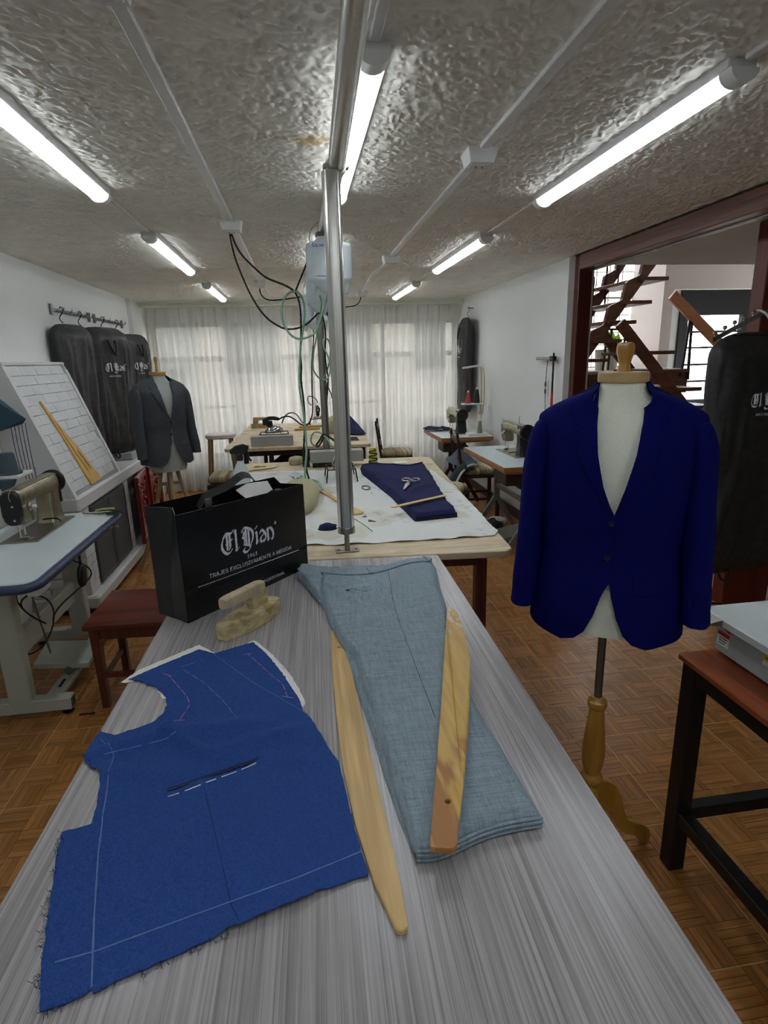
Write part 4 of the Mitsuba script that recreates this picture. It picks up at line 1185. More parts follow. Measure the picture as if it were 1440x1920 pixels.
MLOC = (0.826, 1.40, 0.0)
form('tailor_form', 'linen tailor form on a turned yellow wood stand, wearing the blue jacket', MLOC, -120.5, 'm_form_linen', 'baluster')
jacket('bright royal blue suit jacket on the form beside the grey table', MLOC, -120.5, 'm_blue_suit', 1)
GLOC = (-1.06, 4.68, -0.0)
form('tailor_form', 'grey tailor form with a yellow neck cap near the window, wearing the grey jacket', (GLOC[0], GLOC[1], 0), -52, 'm_form_grey', 'legs', hem=0.80)
jacket('dark grey suit jacket on the form by the left wall', GLOC, -52, 'm_grey_suit', 4, buttons='m_button_dark', open_=0.012)

# ---------------------------------------------------------------- overhead pipe, posts, bottles, cables
CABLE1 = [(-0.302, 3.39, 2.271), (-0.289, 3.38, 2.222), (-0.252, 3.371, 2.155), (-0.2, 3.362, 2.1), (-0.134, 3.352, 2.043), (-0.079, 3.343, 2.019), (-0.023, 3.333, 1.994), (0.012, 3.324, 1.965), (0.026, 3.314, 1.935), (0.034, 3.304, 1.89), (0.033, 3.295, 1.786), (0.028, 3.286, 1.716), (0.02, 3.276, 1.636), (0.022, 3.266, 1.575), (0.017, 3.257, 1.526), (0.02, 3.248, 1.433), (0.023, 3.238, 1.368), (0.018, 3.229, 1.225), (0.006, 3.219, 1.094), (0.022, 3.21, 0.973), (0.038, 3.2, 0.912)]
CABLE2 = [(-0.31, 3.39, 2.271), (-0.301, 3.382, 2.183), (-0.262, 3.374, 2.049), (-0.202, 3.365, 1.912), (-0.136, 3.357, 1.827), (-0.095, 3.349, 1.798), (-0.06, 3.341, 1.781), (-0.024, 3.333, 1.776), (0.028, 3.325, 1.784), (0.08, 3.316, 1.811), (0.11, 3.308, 1.837), (0.137, 3.3, 1.857)]
CABLE3 = [(0.012, 3.3, 1.962), (0.031, 3.3, 2.001), (0.051, 3.3, 2.041), (0.075, 3.3, 2.09), (0.094, 3.3, 2.143)]
GREEN_LOOP = [(0.167, 2.95, 1.918), (0.163, 2.957, 1.897), (0.151, 2.963, 1.867), (0.132, 2.97, 1.816), (0.113, 2.977, 1.767), (0.095, 2.983, 1.736), (0.068, 2.99, 1.721), (0.035, 2.997, 1.712), (0.002, 3.003, 1.715), (-0.026, 3.01, 1.736), (-0.05, 3.017, 1.775), (-0.06, 3.023, 1.823), (-0.059, 3.03, 1.861), (-0.045, 3.037, 1.901), (-0.024, 3.043, 1.927), (0.0, 3.05, 1.938), (0.023, 3.057, 1.937), (0.038, 3.063, 1.922), (0.05, 3.07, 1.894), (0.054, 3.077, 1.857), (0.05, 3.083, 1.806), (0.04, 3.09, 1.755), (0.031, 3.097, 1.716), (0.017, 3.103, 1.627), (0.008, 3.11, 1.543), (0.007, 3.117, 1.44), (0.014, 3.123, 1.377), (0.021, 3.13, 1.243), (0.019, 3.137, 1.106), (0.006, 3.143, 1.0), (0.013, 3.15, 0.951)]
GREEN2 = [(0.149, 3.4, 1.956), (0.155, 3.424, 1.913), (0.15, 3.448, 1.865), (0.137, 3.471, 1.809), (0.119, 3.495, 1.729), (0.103, 3.519, 1.667), (0.095, 3.543, 1.61), (0.093, 3.567, 1.563), (0.109, 3.59, 1.524), (0.141, 3.614, 1.494), (0.174, 3.638, 1.493), (0.199, 3.662, 1.536), (0.202, 3.686, 1.588), (0.186, 3.71, 1.648), (0.169, 3.733, 1.697), (0.176, 3.757, 1.734), (0.194, 3.781, 1.74), (0.211, 3.805, 1.715), (0.216, 3.829, 1.649), (0.202, 3.852, 1.575), (0.179, 3.876, 1.516), (0.165, 3.9, 1.485)]
CABLE4 = [(0.172, 3.7, 1.869), (0.183, 3.73, 1.816), (0.187, 3.76, 1.75), (0.182, 3.79, 1.67), (0.182, 3.82, 1.596), (0.193, 3.85, 1.516), (0.192, 3.88, 1.438), (0.187, 3.91, 1.389), (0.193, 3.94, 1.43), (0.18, 3.97, 1.294), (0.156, 4.0, 1.114)]
CABLE5 = [(0.136, 4.6, 1.848), (0.133, 4.614, 1.737), (0.116, 4.629, 1.613), (0.107, 4.643, 1.461), (0.103, 4.657, 1.353), (0.103, 4.671, 1.337), (0.096, 4.686, 1.196), (0.048, 4.7, 1.106)]
GREYHOSE = [(0.186, 3.9, 1.463), (0.2, 3.95, 1.422), (0.219, 4.0, 1.381), (0.224, 4.05, 1.36), (0.258, 4.1, 1.314)]
FAR_CABLE = [(-0.298, 5.72, 2.264), (-0.291, 5.7, 2.216), (-0.255, 5.68, 2.172), (-0.168, 5.66, 2.155), (-0.071, 5.64, 2.161), (0.027, 5.62, 2.172), (0.11, 5.6, 2.182)]
RIGHT_CABLE = [(0.73, 6.6, 2.28), (0.72, 6.575, 2.228), (0.681, 6.55, 2.188), (0.596, 6.525, 2.165), (0.507, 6.5, 2.153)]
IRON2_CABLE = [(-0.183, 4.9, 1.139), (-0.132, 4.875, 1.164), (-0.093, 4.85, 1.165), (-0.036, 4.825, 1.131), (0.01, 4.8, 1.097), (0.049, 4.775, 1.099), (0.08, 4.75, 1.143)]
IRON2_HOSE = [(-0.157, 4.92, 1.107), (-0.133, 4.896, 1.157), (-0.091, 4.872, 1.192), (-0.042, 4.848, 1.188), (-0.006, 4.824, 1.144), (0.021, 4.8, 1.112)]
IRON1_CABLE = [(0.2, 3.35, 1.141), (0.169, 3.386, 1.162), (0.129, 3.421, 1.181), (0.108, 3.457, 1.145), (0.086, 3.493, 1.109), (0.093, 3.529, 1.093), (0.114, 3.564, 1.109), (0.136, 3.6, 1.148)]
IRON1_HOSE = [(0.185, 3.35, 1.114), (0.164, 3.4, 1.129), (0.15, 3.45, 1.151), (0.111, 3.5, 1.183), (0.077, 3.55, 1.178), (0.058, 3.6, 1.144), (0.06, 3.65, 1.1), (0.09, 3.7, 1.076)]
YELLOW_TAPE = [(0.223, 5.6, 1.016), (0.254, 5.633, 1.031), (0.303, 5.667, 1.045), (0.363, 5.7, 1.046)]
TABLE_LOOP = [(-0.002, 3.118, 0.932), (-0.007, 3.216, 0.932), (0.014, 3.295, 0.932), (0.049, 3.296, 0.932), (0.081, 3.225, 0.932), (0.092, 3.092, 0.932), (0.078, 2.991, 0.932), (0.053, 2.983, 0.932), (0.029, 3.033, 0.932), (0.018, 3.144, 0.932), (0.028, 3.274, 0.932)]


def run(name, pts, r, m, label, cat, n=None, parent=None):
    q = spline(pts, n or 4 * len(pts))
    q[:, 2] = np.minimum(q[:, 2], ZC - 0.07)
    q[:, 2] = np.maximum(q[:, 2], TZ + r + 0.001) if q[:, 2].min() > 0.8 else q[:, 2]
    return obj(name, tube(q, r, 7), m, parent, smooth=60, label=label, cat=cat)


# overhead rail on two posts
t = thing('overhead_rail', 'long brushed steel pipe hanging under the ceiling along the tables', 'pipe')
obj('pipe', tube([(0.122, 0.2, 2.20), (0.141, 1.2, 2.20), (0.162, 2.05, 2.20), (0.165, 4.2, 2.20), (0.17, 5.6, 2.20)], 0.027, 18), 'm_brushed', t, smooth=40)
for y, x in ((0.9, 0.124), (4.15, 0.165), (5.45, 0.17)): obj('hanger', bx(x - 0.006, x + 0.006, y - 0.01, y + 0.01, 2.222, ZC - 0.004), 'm_hook_metal', t)
cl = obj('clamp', place(lathe([(0.0285, -0.02), (0.034, -0.02), (0.034, 0.02), (0.0285, 0.02)], 24), (0.160, 2.03, 2.20), rx=90), 'm_satin', t, smooth=30)
for dx in (-0.036, 0.036): obj('bolt', place(lathe([(0.0, -0.016), (0.006, -0.016), (0.006, 0.016), (0.0, 0.016)], 8), (0.160 + dx, 2.03, 2.195), rx=90), 'm_hook_metal', cl)
t = thing('support_post', 'thick ribbed steel post standing on the near end of the wooden table', 'post')
n = 40
an = np.arange(n) * 2 * np.pi / n
rib = 0.0285 + 0.0014 * np.sign(np.sin(an * 5)) * np.abs(np.sin(an * 5)) ** 0.4
obj('tube', loft([np.column_stack([0.141 + k * rib * np.cos(an), 2.005 + k * rib * np.sin(an), np.full(n, z)]) for z, k in ((1.0, 0.9), (1.004, 1.0), (2.174, 1.0))]), 'm_brushed', t, smooth=25)
obj('collar', lathe([(0.024, 0.993), (0.0315, 0.993), (0.0315, 1.012), (0.0295, 1.016)], 28, (0.141, 2.005, 0)), 'm_satin', t)
obj('spindle', lathe([(0.0095, TZ + 0.004), (0.0095, 0.996)], 14, (0.141, 2.005, 0)), 'm_satin', t)
obj('base_plate', bx(0.098, 0.184, 1.985, 2.025, TZ, TZ + 0.006, 0.002), 'm_satin', t)
for x in (0.108, 0.174): obj('screw', lathe([(0.005, TZ + 0.006), (0.004, TZ + 0.009), (0.0, TZ + 0.0095)], 8, (x, 2.005, 0)), 'm_hook_metal', t)
t = thing('support_post', 'thinner grey post at the far end of the wooden table, behind the water bottles', 'post')
obj('tube', lathe([(0.024, TZ + 0.02), (0.024, 2.174)], 20, (0.165, 3.955, 0)), 'm_satin', t)
obj('base_plate', bx(0.125, 0.205, 3.93, 3.98, TZ, TZ + 0.02, 0.002), 'm_satin', t)


def bottle(x, y, zb, h, w, label, first=False):
    t = thing('water_bottle', label, 'bottle')
    d = w * 0.68
    prof = [(0.0, 0.18, 0.30), (0.02, 0.34, 0.45), (0.10, 0.55, 0.62), (0.20, 0.90, 0.95), (0.26, 1, 1), (0.80, 1, 1), (0.86, 0.96, 0.96), (0.90, 0.80, 0.85), (0.925, 0.60, 0.7), (0.955, 0.55, 0.66), (0.96, 0.52, 0.6), (1.0, 0.50, 0.58)]
    rs = [ring(x, y, zb + h * z, w / 2 * a, d / 2 * b, 36, 4.0 if a > 0.85 else 2.6) for z, a, b in prof]
    obj('tank', loft(rs), 'm_bottle', t, smooth=35)
    for sx in (-1, 1):
        obj('lug', loft([ring(x + sx * w * 0.36, y, zb + h * z, w * a, d * b, 12, 2.5) for z, a, b in ((-0.03, 0.02, 0.12), (0.01, 0.05, 0.2), (0.10, 0.08, 0.25), (0.20, 0.10, 0.3), (0.23, 0.09, 0.3))]), 'm_bottle', t, smooth=40)
    obj('cap', lathe([(0.0, 0), (w * 0.26, 0), (w * 0.27, 0.004), (w * 0.27, 0.018), (0.0, 0.02)], 24, (x, y, zb + h)), 'm_gun_grey', t)
    v = obj('valve', place(lathe([(0.0, -0.02), (0.012, -0.02), (0.014, 0.0), (0.012, 0.016), (0.0, 0.018)], 9), (x + w * 0.12, y - d / 2 * 0.66, zb + h * 0.02), rx=80), 'm_black_plastic', t)
    obj('nozzle', lathe([(0.006, -0.03), (0.006, 0.0)], 8, (x + w * 0.12, y - d / 2 * 0.66, zb - 0.005)), 'm_white_plastic', v)
    obj('hook', tube(spline([(x - w * 0.38, y, zb + h * 0.88), (x - w * 0.40, y, zb + h * 0.97), (x - w * 0.34, y, zb + h + 0.035), (x - 0.02, y, 2.23)], 14), 0.002, 6), 'm_hook_metal', t)
    if first:
        yf = y - d / 2 - 0.0006
        obj('brand_print', to_plane(text('S', 0.0145, bold=True), (x - w * 0.37, yf, zb + h * 0.785), (1, 0, 0), (0, 0, 1)), 'm_blue_print', t, smooth=False)
        obj('brand_print', to_plane(text('ILVER STAR', 0.0105, 0.112, bold=True), (x - w * 0.37 + 0.0135, yf, zb + h * 0.785), (1, 0, 0), (0, 0, 1)), 'm_blue_print', t, smooth=False)
        obj('level_mark', to_plane(bx(0, 0.085, 0, 0.0022, 0, 0.0004), (x - w * 0.28, yf, zb + h * 0.27), (1, 0, 0), (0, 0, 1)), 'm_blue_print', t, smooth=False)


bottle(0.178, 2.92, 1.915, 0.245, 0.215, 'frosted plastic water bottle with blue lettering, nearest of the three on the steel pipe', True)
bottle(0.178, 3.62, 1.865, 0.270, 0.20, 'frosted water bottle on the steel pipe, second behind the lettered one')
bottle(0.155, 4.55, 1.83, 0.28, 0.20, 'frosted water bottle on the steel pipe, farthest of the three')

run('power_cable', CABLE1, 0.0052, 'm_cable', 'black cable from the left ceiling box, running down to the table in a straight line', 'cable')
run('power_cable', CABLE2, 0.0050, 'm_cable', 'black cable sagging in a deep bow from the left ceiling box', 'cable')
run('power_cable', CABLE3, 0.0048, 'm_cable', 'short black cable rising to the lettered water bottle', 'cable')
run('power_cable', CABLE4, 0.0046, 'm_cable', 'thin dark cable hanging right of the far grey post', 'cable')
run('power_cable', CABLE5, 0.0046, 'm_cable', 'thin dark cable hanging left of the far grey post', 'cable')
run('power_cable', FAR_CABLE, 0.006, 'm_cable', 'black cable from the small far left ceiling box', 'cable')
run('power_cable', RIGHT_CABLE, 0.006, 'm_cable', 'black cable from the far right ceiling box by the curtain', 'cable')
run('water_hose', GREEN_LOOP, 0.0056, 'm_green_hose', 'pale green hose with a big loop below the lettered water bottle', 'hose', 200)
run('water_hose', GREEN2, 0.0050, 'm_green_hose', 'pale green hose coiled around the far grey post', 'hose', 160)
run('water_hose', GREYHOSE, 0.0045, 'm_grey_hose', 'short grey hose running behind the thick steel post', 'hose')
run('water_hose', TABLE_LOOP, 0.0060, 'm_green_hose', 'end of the pale green hose looped on the canvas', 'hose', 80)

# ---------------------------------------------------------------- wooden table with the canvas cover
t = thing('cutting_table', 'pale wooden cutting table under a white canvas, behind the grey table', 'table')
obj('tabletop', slab(resample([(-0.50, 1.982), (0.738, 1.880), (0.90, 3.99), (-0.42, 4.07)], 0.05), TZ - 0.026, TZ, 0.003, 0.045), 'm_table_wood', t, smooth=20)
for x, y in ((-0.40, 2.10), (0.655, 2.02), (0.79, 3.85), (-0.34, 3.92)): obj('leg', bx(x - 0.022, x + 0.022, y - 0.022, y + 0.022, 0, TZ - 0.026, 0.003), 'm_red_wood', t)
for a, b in (((-0.40, 2.10), (0.655, 2.02)), ((0.655, 2.02), (0.79, 3.85)), ((-0.34, 3.92), (0.79, 3.85)), ((-0.40, 2.10), (-0.34, 3.92))):
    obj('apron', bar((a[0], a[1], TZ - 0.062), (b[0], b[1], TZ - 0.062), 0.018, 0.07), 'm_red_wood', t)


def canvas_h(x, y):
    e = np.clip((2.22 - y) / 0.10, 0, 1)
    lip = 0.006 * e * (0.5 + 0.5 * np.sin(x * 42 + 1.3 * np.sin(x * 13)))
    r = np.clip((x - (0.725 + (y - 2) * 0.055)) / 0.05, 0, 1)
    return TZ + 0.0012 + lip + 0.010 * r * (0.5 + 0.5 * np.sin(y * 19)) * np.clip((2.5 - y) / 0.3, 0.0, 1) + 0.0022 * meshkit.fbm(np.stack([x * 5, y * 5, 0 * x], -1), 2, 31)


CV = [(-0.462, 2.135), (-0.36, 2.128), (-0.2, 2.122), (-0.05, 2.112), (0.013, 2.100), (0.07, 2.082), (0.123, 2.072), (0.19, 2.075), (0.246, 2.066), (0.31, 2.068), (0.369, 2.058), (0.43, 2.062), (0.494, 2.056), (0.60, 2.060), (0.66, 2.054), (0.725, 2.062), (0.752, 2.10), (0.765, 2.3), (0.79, 2.63), (0.805, 3.0), (0.80, 3.46), (0.72, 3.58), (0.376, 3.63), (0.102, 3.65), (-0.17, 3.69), (-0.40, 3.70), (-0.415, 3.3), (-0.445, 2.7)]
obj('canvas_cover', cloth(CV, 0.018, canvas_h, 0.0014, 0.0012, 6), 'm_canvas', smooth=50, label='white canvas sheet covering the pale wooden table', cat='canvas')

# navy trousers
NV = [(0.36, 3.61), (0.45, 3.64), (0.59, 3.53), (0.77, 3.57), (0.745, 3.25), (0.725, 3.08), (0.69, 2.75), (0.68, 2.62), (0.67, 2.44), (0.655, 2.35), (0.46, 2.325), (0.455, 2.37), (0.43, 2.78), (0.385, 3.16), (0.352, 3.43)]
eN = edge_round(NV, 0.014)
nav_h = lambda x, y: TZ + 0.006 + 0.024 * eN(x, y) + 0.010 * eN(x, y) * (meshkit.fbm(np.stack([x * 12, y * 7, 0 * x], -1), 3, 41)) + ridge(x, y, (0.40, 3.3), (0.55, 3.0), 0.03, 0.012) + ridge(x, y, (0.5, 2.75), (0.66, 2.9), 0.03, 0.010)
t = thing('trousers', 'folded navy trousers lying on the white canvas under scissors and a wooden strip', 'trousers')
obj('cloth', cloth(NV, 0.016, nav_h, 0.001, 0, 7), 'm_navy', t, smooth=50)
obj('cloth_underside', cloth(NV, 0.03, lambda x, y: TZ + 0.0045 + 0 * x, 0.003, 0, 7), 'm_navy', t, smooth=40)
for k, dz in enumerate((0.010, 0.017, 0.024)): obj('hem', tube([(x, y - 0.002, TZ + dz) for x, y in spline([(0.462, 2.325), (0.55, 2.337), (0.652, 2.35)], 8)], 0.0034, 6), 'm_navy', t, smooth=60)
obj('waistband', tube([(x, y, float(nav_h(np.array([x]), np.array([y]))[0]) - 0.002) for x, y in spline([(0.375, 3.58), (0.45, 3.615), (0.59, 3.51), (0.75, 3.55)], 24)], 0.010, 8), 'm_navy', t, smooth=60)


def scissors(loc, rz, L, m, hm, label, z):
    t = thing('scissors', label, 'scissors')
    for sg in (-1, 1):
        bl = Polygon([(0.0, -0.004), (L * 0.52, 0.0), (L * 0.50, 0.006), (L * 0.06, 0.012), (-0.02, 0.008), (-0.02, -0.006)])
        b = place(extr(bl, 0, 0.003), (0, 0, 0.003 if sg > 0 else 0), rz=sg * 4)
        if sg < 0: b.vertices[:, 1] *= -1; b.invert()
        obj('blade', place(b, loc, rz), m, t, smooth=False)
        a = np.linspace(0, 2 * np.pi, 22)[:-1]
        c = np.array([-L * 0.30, sg * L * 0.095])
        h = tube([(c[0] + L * 0.135 * np.cos(x), c[1] + L * 0.075 * np.sin(x), 0.005) for x in a], L * 0.017, 8, closed=True)
        s = tube(spline([(0.0, -sg * 0.002, 0.004), (-L * 0.08, sg * L * 0.01, 0.005), (-L * 0.18, sg * L * 0.045, 0.005)], 8), L * 0.018, 8)
        obj('handle', place(cat_mesh([h, s]), loc, rz), hm, t, smooth=60)
    obj('pivot', place(lathe([(0.0, 0), (0.006, 0), (0.005, 0.008), (0, 0.009)], 10), loc, rz), 'm_hook_metal', t)
    return t


zsc = float(nav_h(np.array([0.53]), np.array([2.88]))[0]) + 0.012
scissors((0.535, 2.885, zsc), -112, 0.27, 'm_chrome', 'm_chrome', 'silver tailor shears lying on the navy trousers', zsc)
ob = place(bx(-0.165, 0.165, -0.012, 0.012, 0, 0.004, 0.001), (0.52, 2.505, TZ + 0.046), rz=30, rx=0)
obj('wooden_strip', ob, 'm_ruler_edge', smooth=False, label='flat pale wooden strip lying across the navy trousers', cat='strip')


def ham(pts, h, m, label):
    g = Polygon(smooth_poly(pts, 3))
    c = np.array(g.centroid.coords[0]); o = np.array(g.exterior.coords)[:-1]
    rs = [np.column_stack([c + (o - c) * k, np.full(len(o), TZ + 0.001 + h * z)]) for k, z in ((0.90, 0.0), (0.97, 0.12), (1.0, 0.42), (0.975, 0.62), (0.90, 0.80), (0.72, 0.94), (0.45, 1.0))]
    t = thing('pressing_ham', label, 'cushion')
    obj('cover', loft(rs), m, t, smooth=50)
    obj('seam', tube(np.column_stack([c + (o - c) * 1.0, np.full(len(o), TZ + 0.001 + h * 0.42)]), 0.0018, 6, closed=True), m, t, smooth=60)


ham([(-0.16, 2.42), (-0.06, 2.44), (0.035, 2.58), (0.075, 2.85), (0.065, 3.08), (0.00, 3.18), (-0.09, 3.12), (-0.15, 2.8)], 0.075, 'm_ham', 'worn oval pressing cushion half hidden behind the black carrier bag')
ham([(-0.10, 3.92), (-0.04, 3.87), (0.0, 3.92), (0.01, 4.0), (-0.05, 4.03), (-0.10, 4.0)], 0.05, 'm_ham', 'small pressing cushion at the far edge of the wooden table')

# spray bottle
t = thing('spray_bottle', 'clear plastic spray bottle with a black trigger behind the carrier bag', 'bottle')
loc = (-0.325, 3.02, TZ + 0.002)
obj('flask', lathe([(0.0, 0), (0.040, 0), (0.044, 0.006), (0.044, 0.10), (0.040, 0.13), (0.026, 0.165), (0.016, 0.182), (0.0145, 0.196), (0.0, 0.197)], 28, loc), 'm_bottle', t, smooth=40)
obj('collar', lathe([(0.017, 0.192), (0.0175, 0.222), (0.014, 0.226), (0, 0.227)], 18, loc), 'm_black_plastic', t)
hd = hull([(x, y, z) for y in (-0.012, 0.012) for x, z in [(-0.050, 0.245), (-0.048, 0.232), (-0.012, 0.224), (0.018, 0.224), (0.048, 0.250), (0.050, 0.264), (0.02, 0.276), (-0.02, 0.268)]])
obj('spray_head', place(hd, loc, 8), 'm_black_plastic', t)
obj('trigger', place(tube(spline([(0.030, 0, 0.250), (0.040, 0, 0.228), (0.044, 0, 0.205), (0.058, 0, 0.186)], 10), [0.006] * 10, 8), loc, 8), 'm_black_plastic', t, smooth=50)

# the curved stick behind the post
t = thing('hip_curve_ruler', 'thin wooden curve stick lying on the canvas behind the thick post', 'ruler')
q = spline([(0.06, 3.10), (0.12, 2.90), (0.175, 2.71), (0.215, 2.56), (0.235, 2.49)], 30)
d = np.gradient(q, axis=0); d /= np.linalg.norm(d, axis=1, keepdims=True); nn = np.column_stack([-d[:, 1], d[:, 0]])
w = np.interp(np.arange(30), [0, 22, 25, 28, 29], [0.012, 0.011, 0.026, 0.03, 0.012])[:, None]
obj('blade', extr(np.vstack([q + nn * w, (q - nn * w)[::-1]]), TZ + 0.005, TZ + 0.012), 'm_ruler_edge', t, smooth=False)

# scraps
def crumple(x, y, s, m, label, seed):
    v = trimesh.creation.icosphere(3, 1.0)
    p = v.vertices.copy()
    p *= (0.55 + 0.9 * meshkit.fbm(p * 1.9 + seed, 3, seed))[:, None]
    p = p * [s, s * 0.8, s * 0.42]; p[:, 2] = np.maximum(p[:, 2], -0.15 * s) + 0.15 * s
    obj('cloth_scrap', mesh(p + [x, y, TZ + 0.004], v.faces), m, smooth=40, label=label, cat='scrap')


crumple(0.083, 2.30, 0.038, 'm_navy', 'crumpled navy scrap on the canvas left of the thick post', 3)
for pts, lb in (([(0.262, 2.37), (0.295, 2.355), (0.268, 2.395)], 'tiny dark triangular cloth scrap on the canvas, the larger one'), ([(0.245, 2.44), (0.265, 2.445), (0.262, 2.455), (0.25, 2.452)], 'tiny dark cloth scrap beside the triangular one')):
    obj('cloth_scrap', extr(pts, TZ + 0.0055, TZ + 0.0075), 'm_slate', smooth=False, label=lb, cat='scrap')
obj('loose_thread', tube([(x, y, TZ + 0.006) for x, y in spline([(0.20, 2.44), (0.235, 2.33), (0.262, 2.21)], 16)], 0.0012, 5), 'm_thread_grey', smooth=60, label='loose grey thread on the canvas right of the thick post', cat='thread')
obj('plastic_offcut', cloth([(-0.10, 3.52), (-0.05, 3.36), (0.0, 3.48), (-0.045, 3.60)], 0.012, lambda x, y: TZ + 0.006 + 0.012 * np.sin((x + y) * 40) ** 2, 0.001), 'm_bottle', smooth=50, label='small white translucent plastic piece on the canvas left of the cables', cat='plastic piece')
q = [(0.33 + 0.022 * math.cos(a), 3.04 + 0.05 * math.sin(a), TZ + 0.007) for a in np.linspace(0, 2 * np.pi, 15)[:-1]]
obj('wire_loop', tube(q, 0.003, 6, closed=True), 'm_hook_metal', smooth=60, label='small wire loop on the canvas right of the thick post', cat='wire')

# grey block and little things at the far edge of the wooden table
def block(x0, x1, y0, y1, z0, z1, label, rz=0):
    obj('grey_block', place(bx(-(x1 - x0) / 2, (x1 - x0) / 2, -(y1 - y0) / 2, (y1 - y0) / 2, z0, z1, 0.003), ((x0 + x1) / 2, (y0 + y1) / 2, 0), rz), 'm_box_grey', label=label, cat='block')


block(0.045, 0.40, 3.76, 3.86, TZ + 0.030, TZ + 0.105, 'long grey block behind the three legged iron stand')
obj('base_block', bx(0.06, 0.30, 3.77, 3.85, TZ + 0.001, TZ + 0.029, 0.004), 'm_black_metal', smooth=False, label='dark board under the long grey block', cat='board')
obj('thread_box', bx(-0.005, 0.042, 3.80, 3.85, TZ + 0.001, TZ + 0.125, 0.004), 'm_black_plastic', smooth=False, label='upright black box left of the long grey block', cat='box')
t = thing('thread_cone', 'yellow cone wrapped with black zigzag thread at the far table edge', 'thread cone')
obj('cone', lathe([(0.0, 0), (0.030, 0), (0.031, 0.004), (0.024, 0.125), (0.0, 0.127)], 20, (0.455, 3.70, TZ + 0.001)), 'm_yellow', t)
zz = [(0.455 + (0.0318 - 0.0072 * u / 0.127) * math.cos(a), 3.70 + (0.0318 - 0.0072 * u / 0.127) * math.sin(a), TZ + 0.001 + u) for a, u in [(-0.5 * math.pi + 1.2 * math.sin(s * 2.2), 0.012 + 0.10 * s / 9.0) for s in np.linspace(0, 9, 60)]]
obj('zigzag_thread', tube(zz, 0.0040, 6), 'm_black_plastic', t, smooth=60)
obj('paper_card', place(bx(-0.045, 0.045, -0.03, 0.03, 0, 0.002), (0.655, 3.80, TZ + 0.001), 4), 'm_card', smooth=False, label='white paper card at the far right edge of the wooden table', cat='card')
obj('pattern_card', extr(smooth_poly([(-0.395, 3.60), (-0.36, 3.76), (-0.2, 3.80), (-0.17, 3.88), (-0.22, 3.96), (-0.405, 4.02)], 1), TZ + 0.004, TZ + 0.007), 'm_kraft', smooth=False, label='pale cardboard pattern piece at the far left of the wooden table', cat='pattern')
obj('metal_clips', [tube([(-0.31 + 0.018 * math.cos(a), 3.86 + 0.028 * math.sin(a), TZ + 0.010) for a in np.linspace(0, 2 * np.pi, 13)[:-1]], 0.003, 6, closed=True), bx(-0.30, -0.25, 3.855, 3.866, TZ + 0.0075, TZ + 0.013)], 'm_brass', smooth=40, label='small metal clip lying on the cardboard pattern', cat='clip')


def steam_iron(loc, rz, label):
    """Gravity steam iron: metal sole and shell, black handle on a raised post."""
    t = thing('steam_iron', label, 'iron')
    sole = smooth_poly([(-0.075, -0.045), (0.02, -0.05), (0.07, -0.03), (0.105, 0.0), (0.07, 0.03), (0.02, 0.05), (-0.075, 0.045)], 2)
    g = np.array(sole); z0 = 0.0
    obj('sole', place(slab(Polygon(sole), 0, 0.014, 0.002), loc, rz), 'm_satin', t, smooth=30)
    c = g.mean(0)
    obj('shell', place(loft([np.column_stack([c + (g - c) * k, np.full(len(g), z)]) for k, z in ((0.96, 0.0135), (0.94, 0.022), (0.80, 0.040), (0.55, 0.055), (0.30, 0.060))]), loc, rz), 'm_chrome', t, smooth=40)
    obj('handle_post', place(hull([(x, y, z) for y in (-0.016, 0.016) for x, z in ((-0.05, 0.052), (0.0, 0.055), (-0.055, 0.10), (-0.005, 0.105))]), loc, rz), 'm_black_plastic', t)
    obj('handle', place(tube(spline([(-0.075, 0, 0.108), (-0.04, 0, 0.122), (0.01, 0, 0.124), (0.06, 0, 0.112)], 12), [0.013, 0.016, 0.017, 0.017, 0.017, 0.017, 0.017, 0.017, 0.017, 0.016, 0.015, 0.010], 12), loc, rz), 'm_black_plastic', t, smooth=50)
    obj('valve_box', place(bx(-0.085, -0.035, -0.022, 0.022, 0.068, 0.120, 0.006), loc, rz), 'm_black_plastic', t)
    obj('valve_label', place(bx(-0.0862, -0.0848, -0.012, 0.012, 0.082, 0.104), loc, rz), 'm_box_grey', t)


def iron_rest(loc, w, d, h, label, rz=0):
    t = thing('iron_rest', label, 'stand')
    fr_ = [(-w / 2, -d / 2), (w / 2, -d / 2), (w / 2, d / 2), (-w / 2, d / 2)]
    obj('frame', place(tube([(x, y, h) for x, y in resample(fr_, 0.05)], 0.004, 6, closed=True), loc, rz), 'm_black_metal', t, smooth=50)
    for k in (-0.25, 0.0, 0.25): obj('wire', place(tube([(w * k, -d / 2, h), (w * k, d / 2, h)], 0.003, 6), loc, rz), 'm_black_metal', t)
    for x, y in fr_: obj('leg', place(tube([(x, y, h), (x * 1.12, y * 1.1, 0.0)], 0.0042, 6), loc, rz), 'm_black_metal', t)


iron_rest((0.215, 3.34, TZ + 0.0045), 0.16, 0.20, 0.072, 'black wire iron stand on the canvas behind the thick post')
steam_iron((0.215, 3.34, TZ + 0.081), 100, 'silver steam iron with a black handle on the stand behind the thick post')
run('power_cable', IRON1_CABLE, 0.006, 'm_cable', 'looped black cord of the iron behind the thick post', 'cable')
run('water_hose', IRON1_HOSE, 0.0055, 'm_green_hose', 'pale hose bending up to the iron behind the thick post', 'hose')

